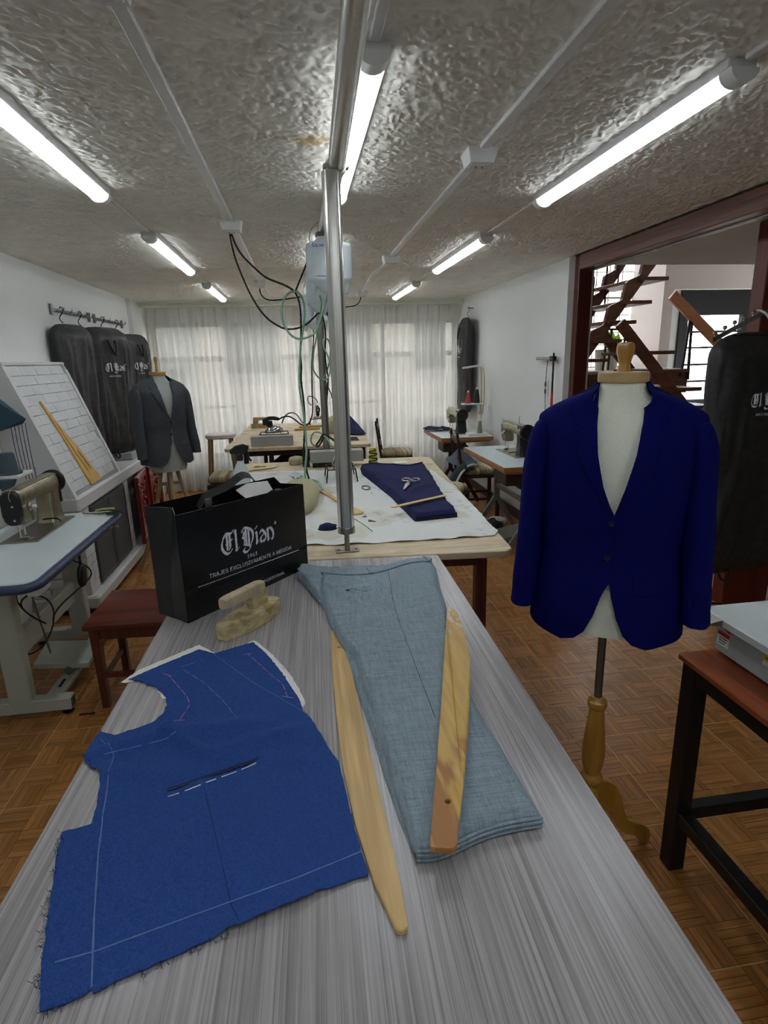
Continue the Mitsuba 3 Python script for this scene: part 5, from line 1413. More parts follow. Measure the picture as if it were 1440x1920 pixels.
# ---------------------------------------------------------------- far table
t = thing('cutting_table', 'far pale table with thin dark legs, right in front of the curtained window', 'table')
obj('tabletop', slab(resample([(-0.645, 4.825), (0.575, 4.765), (0.63, 6.55), (-0.575, 6.83)], 0.06), TZ - 0.028, TZ, 0.003, 0.05), 'm_table_wood', t, smooth=20)
for x, y in ((-0.48, 4.95), (-0.27, 5.0), (0.52, 4.92), (-0.42, 6.6), (-0.18, 6.55), (0.52, 6.4)): obj('leg', bx(x - 0.02, x + 0.02, y - 0.02, y + 0.02, 0, TZ - 0.028, 0.003), 'm_dark_wood', t)
for a, b in (((-0.48, 4.97), (0.52, 4.94)), ((0.52, 4.92), (0.52, 6.4)), ((-0.48, 4.95), (-0.42, 6.6))): obj('apron', bar((*a, TZ - 0.06), (*b, TZ - 0.06), 0.018, 0.06), 'm_dark_wood', t)
block(-0.425, -0.075, 4.90, 5.00, TZ + 0.001, TZ + 0.082, 'grey block with an iron on it at the front edge of the far table', -2)
iron_rest((-0.24, 5.12, TZ + 0.0005), 0.24, 0.22, 0.083, 'thin black wire stand behind the grey block on the far table')
steam_iron((-0.245, 5.12, TZ + 0.088), 10, 'silver steam iron with a black handle on the far table')
run('power_cable', IRON2_CABLE, 0.006, 'm_cable', 'black cord arching from the iron on the far table', 'cable')
run('water_hose', IRON2_HOSE, 0.006, 'm_grey_hose', 'grey hose arching from the iron on the far table', 'hose')
iron_rest((0.185, 6.36, TZ + 0.0005), 0.16, 0.14, 0.075, 'small wire stand at the back of the far table')
steam_iron((0.185, 6.36, TZ + 0.081), 95, 'steam iron standing at the back of the far table by the post')
run('water_hose', [(0.19, 6.34, 1.17), (0.15, 6.33, 1.23), (0.10, 6.32, 1.24), (0.09, 6.3, 1.2), (0.13, 6.28, 1.15)], 0.006, 'm_grey_hose', 'curled grey hose above the iron at the back of the far table', 'hose')
clapper((-0.445, 6.33, TZ), 180, 0.17, 0.05, 0.05, 'm_pale_wood', 'small wooden pressing block with a handle on the far table', far=True)
for k, (y, lb) in enumerate(((5.97, 'nearer'), (6.20, 'farther'))):
    obj('wooden_strip', place(bx(-0.13, 0.13, -0.018, 0.018, 0, 0.02, 0.002), (0.06 + 0.05 * k, y, TZ + 0.001), 6), 'm_curve_yellow' if k == 0 else 'm_pale_wood', smooth=False, label='wooden strip on the far table behind the cables, the %s of two' % lb, cat='strip')
ham([(0.22, 5.66), (0.30, 5.50), (0.42, 5.52), (0.47, 5.72), (0.44, 5.95), (0.30, 5.98)], 0.15, 'm_ham', 'round pressing cushion under the navy cloth on the far table')
run('measuring_tape', YELLOW_TAPE, 0.010, 'm_yellow_green', 'yellow green tape draped over the cushion on the far table', 'tape')
N2 = [(0.36, 5.60), (0.48, 5.36), (0.60, 5.33), (0.605, 5.8), (0.60, 6.3), (0.45, 6.35), (0.33, 6.0)]
eM = edge_round(N2, 0.16)
obj('navy_garment', cloth(N2, 0.025, lambda x, y: TZ + 0.005 + 0.175 * eM(x, y) * np.exp(-(((x - 0.42) / 0.16) ** 2 + ((y - 5.85) / 0.4) ** 2)) + 0.014 * meshkit.fbm(np.stack([x * 12, y * 12, 0 * x], -1), 3, 51), 0.003, 0, 9), 'm_navy', smooth=50, label='dark navy garment spread over the right end of the far table', cat='garment')
obj('dark_tool', hull([(0.40, 5.02, TZ + 0.001), (0.50, 5.0, TZ + 0.001), (0.50, 5.06, TZ + 0.001), (0.41, 5.07, TZ + 0.001), (0.43, 5.03, TZ + 0.03), (0.48, 5.04, TZ + 0.03)]), 'm_black_plastic', smooth=30, label='small dark tool at the front right of the far table', cat='tool')

# below the far table
def heap(name, x, y, z, sx, sy, sz, m, label, cat, seed):
    v = trimesh.creation.icosphere(4, 1.0)
    p = v.vertices.copy()
    p *= (0.72 + 0.55 * meshkit.fbm(p * 2.2 + seed, 4, seed))[:, None]
    p = p * [sx, sy, sz]; p[:, 2] = np.maximum(p[:, 2], -0.4 * sz) + 0.4 * sz
    return obj(name, mesh(p + [x, y, z], v.faces), m, smooth=50, label=label, cat=cat)


t = thing('low_bench', 'low wooden bench under the far table', 'bench')
obj('seat', bx(-0.30, 0.34, 5.0, 5.42, 0.40, 0.44, 0.006), 'm_stand_wood', t)
for x in (-0.26, 0.30):
    for y in (5.04, 5.38): obj('leg', bx(x - 0.02, x + 0.02, y - 0.02, y + 0.02, 0, 0.40, 0.003), 'm_dark_wood', t)
heap('garment_pile', 0.0, 5.22, 0.442, 0.34, 0.22, 0.26, 'm_bag_fabric', 'pile of dark garments on the bench under the far table', 'garments', 11)
obj('white_stripe', tube(spline([(-0.12, 5.02, 0.60), (-0.06, 5.0, 0.66), (0.0, 4.99, 0.60), (0.06, 4.99, 0.68), (0.13, 5.0, 0.64)], 24), 0.012, 6), 'm_card', smooth=60, label='white piping showing in the dark garment pile under the far table', cat='piping')
heap('white_garment', -0.43, 5.3, 0.0, 0.09, 0.12, 0.42, 'm_card', 'white cloth bundle under the far table beside the bench', 'cloth', 12)
t = thing('stool', 'low stool with a padded top left of the far table', 'stool')
obj('seat', bx(-0.98, -0.70, 5.86, 6.22, 0.36, 0.42, 0.01), 'm_dark_wood', t)
for x in (-0.95, -0.73):
    for y in (5.89, 6.19): obj('leg', bx(x - 0.018, x + 0.018, y - 0.018, y + 0.018, 0, 0.36, 0.003), 'm_dark_wood', t)
obj('cushion', bx(-0.97, -0.71, 5.87, 6.21, 0.421, 0.50, 0.025), 'm_seat_fabric', t, smooth=50)

# ---------------------------------------------------------------- left wall: fireplace
fp = thing('fireplace', 'white painted brick fireplace with a slanted hood, grey doors and carved red doors', 'fireplace')
FX, FY0, FY1, FZ = -1.45, 3.80, 4.76, 0.792
hood = hull([(x, y, z) for y in (FY0, FY1) for x, z in [(FX - 0.014, FZ), (-1.754, 1.625), (XL + 0.002, 1.625), (XL + 0.002, FZ)]])
obj('hood', hood, 'm_white_paint', fp, smooth=False)
for y in (FY0 - 0.004, FY1 - 0.036):
    obj('hood_rim', hull([(x, yy, z) for yy in (y, y + 0.040) for x, z in [(FX, FZ), (-1.742, 1.635), (-1.775, 1.635), (FX - 0.03, FZ)]]), 'm_white_paint', fp, smooth=False)
obj('hood_top', bx(XL + 0.002, -1.735, FY0 - 0.005, FY1 + 0.005, 1.623, 1.645, 0.006), 'm_white_paint', fp)
SL = np.array([-1.74 - FX, 0, 1.63 - FZ]); LH = np.linalg.norm(SL); SL /= LH
rb = np.random.default_rng(12)
rows = np.linspace(0.03, LH - 0.01, 14)
bn = np.array([SL[2], 0, -SL[0]])


def brick_on(o, eu, ev, n, u0, u1, v0, v1, d, parent, g=0.0028):
    """One brick standing d proud of the plane at o."""
    j = rb.normal(0, 0.0012, 8)
    P = [(u0 + g + j[0], v0 + g + j[1]), (u1 - g + j[2], v0 + g + j[3]), (u1 - g + j[4], v1 - g + j[5]), (u0 + g + j[6], v1 - g + j[7])]
    c = np.mean(P, 0)
    p3 = [o + eu * a + ev * b + n * h for h, k in ((0.0, 1.0), (d * 0.7, 1.0), (d, 0.955)) for a, b in [tuple(c + (np.array(q) - c) * k) for q in P]]
    obj('brick', hull(p3), 'm_brick_white', parent, smooth=False)


hd = fp + '__hood'
o0 = np.array([FX - 0.014, FY0 + 0.036, FZ]); eu = np.array([0, 1.0, 0])
obj('mortar', hull([o0 + eu * a + SL * b + bn * h for a in (0, FY1 - FY0 - 0.072) for b in (0.0, LH - 0.005) for h in (-0.004, 0.0015)]), 'm_mortar', hd, smooth=False)
Wd = FY1 - FY0 - 0.072
for k, (v0, v1) in enumerate(zip(rows[:-1], rows[1:])):
    x = -0.112 * (k % 2) - 0.03 + rb.normal(0, 0.01)
    while x < Wd:
        w = 0.222 + rb.normal(0, 0.012)
        a, b = max(x, 0.0), min(x + w, Wd)
        if b - a > 0.03: brick_on(o0, eu, SL, bn, a, b, v0, v1, 0.0048 + 0.001 * rb.random(), hd, 0.0016)
        x += w
obj('mantel', bx(XL + 0.002, FX + 0.012, FY0 - 0.01, 6.10, 0.70, FZ + 0.004, 0.012), 'm_white_paint', fp)
obj('core', bx(XL + 0.002, FX - 0.05, FY0 + 0.01, 6.06, 0.10, 0.70), 'm_mortar', fp, smooth=False)
obj('plinth', bx(XL + 0.002, FX + 0.05, FY0 - 0.02, 6.10, 0.035, 0.125, 0.014), 'm_white_paint', fp)
obj('kick_space', bx(XL + 0.002, FX - 0.02, FY0, 6.05, 0.0, 0.035), 'm_black_metal', fp, smooth=False)
# brick piers of the front and the near side
o1 = np.array([FX - 0.048, 0, 0.128])
for y0, y1 in ((FY0 + 0.012, 3.985), (4.78, 4.90), (6.0, 6.06)):
    for k in range(9):
        v0 = 0.0635 * k
        half = (y1 - y0) * (0.55 if k % 2 else 0.45)
        for a, b in (((y0, y0 + half), (y0 + half, y1)) if y1 - y0 > 0.1 else ((y0, y1),)): brick_on(o1, np.array([0, 1.0, 0]), np.array([0, 0, 1.0]), np.array([1.0, 0, 0]), a, b, v0, v0 + 0.0635, 0.046, fp, 0.0014)
o2 = np.array([FX - 0.05, FY0 + 0.010, 0.128])
for k in range(9):
    x = -0.10 * (k % 2)
    while x < 0.33:
        a, b = max(0.0, x), min(0.33, x + 0.2)
        if b - a > 0.02: brick_on(o2, np.array([-1.0, 0, 0]), np.array([0, 0, 1.0]), np.array([0, -1.0, 0]), a, b, 0.0635 * k, 0.0635 * (k + 1), 0.010, fp, 0.0014)
        x += 0.2
# steel doors
obj('door_frame', bx(FX - 0.05, FX - 0.010, 3.985, 4.78, 0.126, 0.70, 0.003), 'm_gun_grey', fp)
for y0, y1 in ((4.00, 4.375), (4.385, 4.765)):
    d = obj('steel_door', bx(FX - 0.012, FX + 0.004, y0, y1, 0.145, 0.685, 0.002), 'm_soot_grey', fp)
    for a, b, c, e in ((y0, y1, 0.145, 0.165), (y0, y1, 0.665, 0.685), (y0, y0 + 0.02, 0.165, 0.665), (y1 - 0.02, y1, 0.165, 0.665)): obj('door_rim', bx(FX + 0.003, FX + 0.010, a, b, c, e, 0.001), 'm_soot_grey', d)
obj('knob', [place(lathe([(0.0, 0), (0.008, 0), (0.006, 0.014), (0.013, 0.022), (0.011, 0.032), (0.0, 0.034)], 12), (FX + 0.004, y, z), ry=90) for y, z in ((4.41, 0.43),)], 'm_chrome', fp, label='round metal door knob')
obj('name_plate', bx(FX + 0.004, FX + 0.010, 4.03, 4.10, 0.60, 0.645, 0.002), 'm_brass', fp, label='small brass plate')
# carved red doors, standing ajar
for k, (y0, y1, tw) in enumerate(((4.905, 5.43, 7), (5.45, 5.99, 3))):
    W_, H_ = y1 - y0, 0.575
    o = np.array([FX + 0.006 + (0.055 if k == 0 else 0.012), y0, 0.128])
    M_ = trimesh.transformations.translation_matrix(o) @ trimesh.transformations.rotation_matrix(math.radians(tw), [0, 0, 1])
    put = lambda m_: (m_.apply_transform(M_), m_)[1]
    d = obj('carved_door', put(bx(-0.012, 0.006, 0, W_, 0, H_, 0.003)), 'm_carved_red', fp)
    for a, b, c, e in ((0, W_, 0, 0.055), (0, W_, H_ - 0.055, H_), (0, 0.06, 0.055, H_ - 0.055), (W_ - 0.06, W_, 0.055, H_ - 0.055)): obj('door_frame', put(bx(0.004, 0.022, a, b, c, e, 0.005)), 'm_carved_red', d)
    vs, r5 = [], np.random.default_rng(30 + k)
    vine = spline([(0.10, 0.09), (0.16, 0.22), (0.12, 0.33), (0.24, 0.42), (0.34, 0.33), (0.40, 0.20), (0.44, 0.10)], 40)
    vine = vine * [(W_ - 0.02) / 0.52, 1.0] + [0.0, 0.01]
    vs.append(tube([(0.010, a, b) for a, b in vine], 0.008, 6))
    for i in range(70):
        a, b = r5.uniform(0.085, W_ - 0.085), r5.uniform(0.085, H_ - 0.085)
        v = trimesh.creation.icosphere(1, 1.0); s = r5.uniform(0.010, 0.021)
        vs.append(place(mesh(v.vertices * [0.011, s, s * r5.uniform(0.5, 1.0)], v.faces), (0.008, a, b), rx=r5.uniform(0, 180)))
    obj('carving', put(cat_mesh(vs)), 'm_carved_red', d, smooth=60, label='carved leaf relief')

# yellow french curve on the hood
t = thing('french_curve', 'yellow wooden curve ruler leaning on the white brick hood', 'ruler')
up2 = lambda a, b: (a, b)
out = [(0.190, 0.640), (0.206, 0.632), (0.232, 0.590), (0.275, 0.500), (0.325, 0.420), (0.395, 0.335), (0.455, 0.262), (0.505, 0.165), (0.532, 0.088), (0.562, 0.082), (0.566, 0.026), (0.305, 0.022), (0.286, 0.100), (0.268, 0.220), (0.247, 0.375), (0.214, 0.520), (0.186, 0.618)]
slot = [(0.252, 0.510), (0.270, 0.470), (0.310, 0.340), (0.352, 0.215), (0.392, 0.110), (0.372, 0.105), (0.330, 0.210), (0.290, 0.335)]
ws_ = [(0.385, 0.285), (0.430, 0.215), (0.470, 0.120), (0.440, 0.110), (0.405, 0.190), (0.378, 0.262)]
g = Polygon(smooth_poly(resample(out, 0.03), 2)).difference(Polygon(smooth_poly(slot, 2)).buffer(-0.001)).difference(Polygon(smooth_poly(ws_, 2)))
g = affinity.scale(g, 0.80, 1.0, origin=(0.25, 0.03))
blade = extr(g, 0, 0.007)
obj('blade', to_plane(blade, o0 + bn * 0.0068 + SL * 0.0, eu, SL), 'm_curve_yellow', t, smooth=False)



# ---------------------------------------------------------------- garment bags
def garment_bag(origin, ex, ny, W, H, D, label, logo=None, logo_unit=0.0, folds=0.012, seed=0, pocket=True, small=None, group=None):
    """A hanging suit bag. origin: top middle; ex: along its width; ny: its front normal."""
    ex, ny = np.array(ex, float), np.array(ny, float); ex /= np.linalg.norm(ex); ny /= np.linalg.norm(ny)
    t = thing('garment_bag', label, 'garment bag', group)
    n, rows_ = 120, np.r_[0.0, 0.004, 0.012, np.linspace(0.025, 0.97, 52), 0.985, 0.995, 1.0]
    an = np.arange(n) * 2 * np.pi / n

    def front(u, v, off=0.0):
        """Point on the front at width u in -1..1, height share v from the top."""
        s, d = prof(np.array([u]), np.array([v]))
        return np.array(origin) + ex * s[0] + ny * (d[0] + off) - np.array([0, 0, v * H])

    def width(v):
        sh = np.sqrt(np.clip(1 - (1 - np.clip(v / 0.075, 0, 1)) ** 2, 0, 1))
        return W / 2 * (0.42 + 0.58 * sh) * (1 - 0.06 * smooth01((v - 0.1) / 0.4) + 0.05 * smooth01((v - 0.55) / 0.4)) * np.where(v > 0.97, 1 - 0.10 * ((v - 0.97) / 0.03) ** 2, 1.0)

    def wob(u, v):
        P = np.stack([u * 2.1 + seed * 3.7, v * 1.6, 0 * v + seed], -1)
        Q = np.stack([u * 5.5 + 2.0 * (meshkit.noise(P * 1.3, seed + 1) - 0.5) + v * 1.5, v * 1.1, 0 * v + seed + 5], -1)
        amp = smooth01((v - 0.04) / 0.15)
        return folds * amp * (1.9 * (meshkit.fbm(Q, 2, seed + 2) - 0.5) + 1.3 * (meshkit.fbm(P * 3, 3, seed + 3) - 0.5))

    def prof(u, v):
        w = width(v)
        th = D / 2 * (0.35 + 0.65 * smooth01(v / 0.10)) * (1 - 0.35 * smooth01((v - 0.93) / 0.07))
        return u * w, th * np.clip(1 - np.abs(np.clip(u, -1, 1)) ** (2 / 0.7), 0, 1) ** 0.3 + wob(u, v)

    rs = []
    for v in rows_:
        c, s = np.cos(an), np.sin(an)
        u = np.sign(c) * np.abs(c) ** 0.7
        w = width(np.full(n, v)); th = D / 2 * (0.35 + 0.65 * smooth01(v / 0.10)) * (1 - 0.35 * smooth01((v - 0.93) / 0.07))
        d = th * np.sign(s) * np.abs(s) ** 0.6 + wob(u, np.full(n, v)) * np.where(s > 0, 1, 0.4)
        rs.append(np.array(origin) + np.outer(u * w, ex) + np.outer(d, ny) - np.array([0, 0, v * H]))
    obj('body', loft(rs), 'm_bag_fabric', t, smooth=50)
    obj('piping', tube([front(math.sin(a) * 0.985, 0.012 + 0.0 * a, 0.0) for a in np.linspace(-1.4, 1.4, 16)], 0.003, 6), 'm_black_plastic', t, smooth=60)

    def printed(m_, u0, v0, tilt=0.0):
        v_ = np.array(m_.vertices)
        if len(m_.faces) < 4000:
            v_, f_ = trimesh.remesh.subdivide_to_size(m_.vertices, m_.faces, 0.012)
        else: f_ = m_.faces
        s = u0 * W / 2 + v_[:, 0]; h = v0 * H - v_[:, 1] - tilt * v_[:, 0]
        V = h / H; U = s / width(V)
        _, d = prof(U, V)
        return mesh(np.array(origin) + np.outer(s, ex) + np.outer(d + 0.0085 + v_[:, 2], ny) - np.outer(h, [0, 0, 1]), f_)

    if logo is not None:
        obj('logo', printed(logo_mesh(logo_unit), *logo), 'm_print_white', t, smooth=False, label='white gothic El Dian lettering')
        obj('slogan_print', printed(text("MEN'S TAILORING", logo_unit * 0.32, logo_unit * 3.35), logo[0] + logo_unit * 0.9 / (W / 2), logo[1] + logo_unit * 1.28 / H), 'm_print_white', t, smooth=False)
    if pocket:
        p = [front(u, v, 0.004) for u, v in ((-0.25, 0.12), (0.25, 0.12), (0.28, 0.18), (0.22, 0.235), (-0.05, 0.245), (-0.24, 0.19))]
        obj('strap', tube(spline([front(-0.18, 0.10, 0.008), front(-0.10, 0.17, 0.02), front(0.02, 0.215, 0.022), front(0.12, 0.17, 0.02), front(0.16, 0.10, 0.008)], 20), 0.008, 6), 'm_black_plastic', t, smooth=60)
    obj('bottom_strap', tube(spline([front(-0.5, 0.985, 0.005), front(-0.48, 1.0, 0.012) - [0, 0, 0.04], front(-0.38, 1.0, 0.012) - [0, 0, 0.045], front(-0.34, 0.985, 0.005)], 14), 0.006, 6), 'm_black_plastic', t, smooth=60)
    return t, front


def hook_rail(p0, p1, out, n, label, hk='m_hook_metal'):
    t = thing('hook_rail', label, 'hook rail')
    p0, p1, out = np.array(p0, float), np.array(p1, float), np.array(out, float)
    obj('bar', bar(p0, p1, 0.012, 0.026, ch=0.002), hk, t)
    for k in range(n):
        p = p0 + (p1 - p0) * (k + 0.5) / n
        obj('hook', tube(spline([p + out * 0.006, p + out * 0.03 + [0, 0, -0.012], p + out * 0.055, p + out * 0.058 + [0, 0, 0.022]], 10), 0.004, 6), hk, t, smooth=60)
    for p in (p0, p1): obj('plate', bx(*[c for a in zip(p - [0.012, 0.016, 0.04], p + [0.006, 0.016, 0.04]) for c in a], 0.003), hk, t)
    return t


def hanger_hook(p, label, m='m_cable'):
    return obj('hanger_hook', tube(spline([p + np.array([0, 0, -0.10]), p + np.array([0, 0, -0.03]), p + np.array([0.012, 0, 0.0]), p + np.array([0.0, 0, 0.018]), p + np.array([-0.014, 0, 0.006])], 16), 0.0035, 6), m, smooth=60, label=label, cat='hanger')


hook_rail((XL + 0.014, 4.90, 2.035), (XL + 0.014, 5.72, 2.035), (1, 0, 0), 5, 'metal hook rail on the left wall, the nearer of two')
hook_rail((XL + 0.014, 5.86, 2.035), (XL + 0.014, 6.72, 2.035), (1, 0, 0), 5, 'metal hook rail on the left wall, the one nearer to the window')
garment_bag((-1.72, 4.93, 1.925), (0.30, 1.0, 0), (1, -0.30, 0), 0.44, 1.05, 0.11, 'plain black garment bag on the left wall, nearest to the brick hood', None, 0, 0.016, 3, False)
garment_bag((-1.615, 5.36, 1.925), (0.42, 1.0, 0), (1, -0.42, 0), 0.52, 1.05, 0.15, 'black garment bag with white lettering, second from the brick hood', (-0.42, 0.34), 0.040, 0.024, 5)
garment_bag((-1.70, 5.93, 1.925), (0.25, 1.0, 0), (1, -0.25, 0), 0.50, 1.05, 0.13, 'black garment bag on the left wall, third from the brick hood', None, 0, 0.02, 8)
garment_bag((-1.66, 6.48, 1.92), (0.3, 1.0, 0), (1, -0.3, 0), 0.46, 1.05, 0.12, 'black garment bag with white lettering, farthest on the left wall', (-0.6, 0.33), 0.040, 0.022, 9)
for k, (x, y) in enumerate(((-1.72, 4.93), (-1.67, 5.32), (-1.70, 5.90), (-1.70, 6.34))):
    hanger_hook(np.array([XL + 0.07, y, 2.035]), 'hanger hook of the %s black bag on the left wall' % ('nearest', 'second', 'third', 'farthest')[k])
obj('grey_box', bx(-1.80, -1.50, 5.30, 5.62, FZ + 0.005, FZ + 0.068, 0.006), 'm_box_grey', smooth=False, label='flat grey box on the mantel below the garment bags', cat='box')
# things by the window
obj('olive_board', bx(XL + 0.036, XL + 0.06, 7.06, 7.36, 1.30, 1.83, 0.006), 'm_olive', smooth=False, label='plain olive board hanging on the wall left of the window', cat='board')
obj('picture', bx(XL + 0.036, XL + 0.046, 7.44, 7.60, 1.55, 1.69, 0.002), 'm_facade_dark', smooth=False, label='small dark picture on the wall left of the window', cat='picture')
obj('sun_hat', place(loft([ring(0, 0, z, r, r * 0.9, 20) for z, r in ((0, 0.10), (0.05, 0.10), (0.09, 0.08), (0.11, 0.04))]), (XL + 0.16, 7.2, 1.12)), 'm_card', smooth=50, label='white hat hanging behind the grey jacket', cat='hat')
obj('hat_peg', bx(XL + 0.035, XL + 0.17, 7.19, 7.21, 1.10, 1.12), 'm_hook_metal', smooth=False, label='peg holding the white hat', cat='peg')

# ---------------------------------------------------------------- sewing machines
def sewing_machine(loc, rz, label, body='m_sew_metal', black_pillar=False, black_face=True):
    t = thing('sewing_machine', label, 'sewing machine')
    pl = lambda m_: place(m_, loc, rz)
    obj('bed', pl(bx(-0.085, 0.095, -0.02, 0.48, 0.0005, 0.008, 0.002)), 'm_satin' if not black_pillar else 'm_sew_metal', t)
    obj('needle_plate', pl(bx(0.0, 0.05, 0.005, 0.055, 0.008, 0.010, 0.001)), 'm_chrome', t)
    rs = [ring(0, 0, z, a, b, 24, 4.5) + [x, y, 0] for z, a, b, x, y in ((0.008, 0.060, 0.075, -0.01, 0.405), (0.03, 0.055, 0.066, -0.01, 0.405), (0.10, 0.050, 0.056, -0.008, 0.408), (0.17, 0.048, 0.060, -0.004, 0.405), (0.24, 0.046, 0.066, 0, 0.40), (0.262, 0.040, 0.062, 0, 0.40))]
    obj('pillar', pl(loft(rs)), 'm_black_metal' if black_pillar else body, t, smooth=35)
    prof = [(-0.046, 0.17), (0.046, 0.17), (0.048, 0.235), (0.036, 0.270), (-0.036, 0.270), (-0.048, 0.235)]
    P = smooth_poly(prof, 2)
    A = loft([np.column_stack([P[:, 0] * k, np.full(len(P), y), 0.27 - (0.27 - P[:, 1]) * s]) for y, k, s in ((-0.012, 0.86, 0.9), (0.0, 1.0, 1.0), (0.10, 1.0, 0.92), (0.22, 0.98, 0.86), (0.33, 1.0, 1.0), (0.455, 1.0, 1.0), (0.465, 0.92, 0.95))])
    if A.volume < 0: A.invert()
    obj('arm', pl(A), body, t, smooth=35)
    obj('head', pl(bx(-0.042, 0.042, -0.008, 0.085, 0.088, 0.20, 0.010)), body, t)
    obj('face_plate', pl(loft([np.column_stack([Q[:, 0], np.full(len(Q), y), Q[:, 1]]) for y, Q in ((-0.010, smooth_poly([(-0.045, 0.09), (0.045, 0.09), (0.047, 0.235), (0.03, 0.266), (-0.03, 0.266), (-0.047, 0.235)], 2)), (-0.034, smooth_poly([(-0.040, 0.095), (0.040, 0.095), (0.042, 0.23), (0.026, 0.258), (-0.026, 0.258), (-0.042, 0.23)], 2)))])), 'm_black_plastic' if black_face else body, t, smooth=30)
    for z in (0.12, 0.19): obj('screw', pl(place(lathe([(0, 0), (0.006, 0), (0.006, 0.003), (0, 0.004)], 10), (0.012, -0.034, z), rx=90)), 'm_chrome', t)
    obj('needle_bar', pl(lathe([(0.0045, 0.03), (0.0045, 0.10)], 8, (0.018, 0.03, 0))), 'm_chrome', t)
    obj('presser_bar', pl(lathe([(0.004, 0.02), (0.004, 0.10)], 8, (-0.006, 0.03, 0))), 'm_chrome', t)
    obj('presser_foot', pl(bx(-0.012, 0.030, 0.018, 0.044, 0.011, 0.020, 0.003)), 'm_chrome', t)
    ten = obj('tension_disc', pl(place(lathe([(0, 0), (0.019, 0), (0.020, 0.004), (0.012, 0.008), (0.012, 0.014), (0, 0.016)], 18), (0.044, 0.07, 0.165), ry=90)), 'm_chrome', t)
    obj('knob', pl(place(lathe([(0, 0), (0.009, 0), (0.010, 0.010), (0.008, 0.018), (0, 0.019)], 12), (0.058, 0.07, 0.165), ry=90)), 'm_white_plastic', ten)
    obj('take_up_lever', pl(tube(spline([(0.046, 0.02, 0.19), (0.056, 0.015, 0.215), (0.058, 0.02, 0.24), (0.05, 0.03, 0.225)], 10), 0.0025, 6)), 'm_chrome', t, smooth=60)
    obj('thread_guide', pl(tube(spline([(0.03, 0.02, 0.268), (0.03, -0.03, 0.285), (0.02, -0.055, 0.262), (0.02, -0.055, 0.22)], 12), 0.0022, 6)), 'm_chrome', t, smooth=60)
    obj('thread_pin', pl(lathe([(0.0022, 0.268), (0.0022, 0.33)], 6, (0.0, 0.30, 0))), 'm_hook_metal', t)
    w = obj('hand_wheel', pl(place(lathe([(0.0, 0.0), (0.030, 0.0), (0.060, 0.006), (0.066, 0.014), (0.066, 0.030), (0.058, 0.036), (0.040, 0.030), (0.022, 0.034), (0.0, 0.036)], 32), (0, 0.468, 0.215), rx=-90)), 'm_black_metal', t, smooth=35)
    obj('cover_band', pl(bx(-0.049, 0.049, 0.445, 0.462, 0.10, 0.262, 0.004)), 'm_black_metal', t)
    obj('lift_lever', pl(tube(spline([(-0.02, 0.33, 0.03), (0.06, 0.33, 0.028), (0.085, 0.30, 0.02)], 8), 0.004, 6)), 'm_black_metal', t, smooth=60)
    return t


t = thing('sewing_table', 'white sewing table with a dark blue edge and grey frame at the left', 'sewing table')
top = Polygon([(-1.665, 2.34), (-1.11, 2.34), (-1.11, 3.55), (-1.665, 3.55)])
top = top.buffer(-0.07).buffer(0.07, quad_segs=6)
obj('tabletop', slab(top.buffer(-0.012), 0.722, 0.762, 0.003), 'm_table_white', t, smooth=20)
o_ = np.array(top.exterior.coords)[:-1]; i_ = np.array(top.buffer(-0.0115).exterior.coords)[:-1]
rs = []
m_ = extr(top.difference(top.buffer(-0.012)), 0.720, 0.757)
obj('edge_band', m_, 'm_blue_edge', t, smooth=False, label='dark blue edge band')
obj('edge_round', tube(np.column_stack([o_, np.full(len(o_), 0.738)]), 0.0185, 8, closed=True), 'm_blue_edge', t, smooth=60)
for y in (2.62, 3.40):
    f = obj('leg', bx(-1.435, -1.335, y - 0.03, y + 0.03, 0.065, 0.70, 0.006), 'm_frame_grey', t)
    obj('foot_bar', bx(-1.66, -1.165 if y < 3 else -1.20, y - 0.03, y + 0.03, 0.025, 0.088, 0.004), 'm_frame_grey', f)
    obj('end_opening', bx(-1.1655 if y < 3 else -1.2005, -1.164 if y < 3 else -1.199, y - 0.022, y + 0.022, 0.032, 0.080), 'm_gun_grey', f)
    obj('top_bar', bx(-1.64, -1.13, y - 0.025, y + 0.025, 0.69, 0.72, 0.003), 'm_frame_grey', f)
    for x in (-1.62, -1.195): obj('foot', lathe([(0.022, 0.0), (0.026, 0.006), (0.010, 0.010), (0.008, 0.026)], 12, (x, y, 0)), 'm_black_metal', f)
obj('cross_beam', bx(-1.42, -1.38, 2.64, 3.38, 0.27, 0.39, 0.004), 'm_frame_grey', t)
obj('slot_bar', bx(-1.30, -1.225, 2.65, 3.37, 0.055, 0.078, 0.003), 'm_frame_grey', t)
for y in (2.72, 2.84, 3.18, 3.28): obj('slot', bx(-1.270, -1.255, y, y + 0.075, 0.0775, 0.0788), 'm_black_metal', t)
obj('pedal', hull([(x, y, z) for x, y, z in [(-1.43, 2.86, 0.115), (-1.16, 2.84, 0.105), (-1.15, 3.03, 0.14), (-1.43, 3.05, 0.15), (-1.43, 2.86, 0.140), (-1.16, 2.84, 0.130), (-1.15, 3.03, 0.165), (-1.43, 3.05, 0.175)]]), 'm_frame_grey', t, smooth=False)
obj('pedal_hinge', place(lathe([(0.02, -0.03), (0.02, 0.03)], 14), (-1.262, 2.87, 0.10), rx=90), 'm_satin', t)
obj('pedal_rod', tube([(-1.34, 2.78, 0.60), (-1.37, 2.93, 0.165)], 0.005, 6), 'm_satin', t)
obj('motor', place(lathe([(0.0, -0.13), (0.085, -0.13), (0.095, -0.11), (0.095, 0.07), (0.07, 0.11), (0.0, 0.11)], 24), (-1.47, 3.10, 0.575), rx=90), 'm_black_metal', t)
obj('motor_bracket', bx(-1.50, -1.44, 3.02, 3.18, 0.66, 0.722), 'm_black_metal', t)
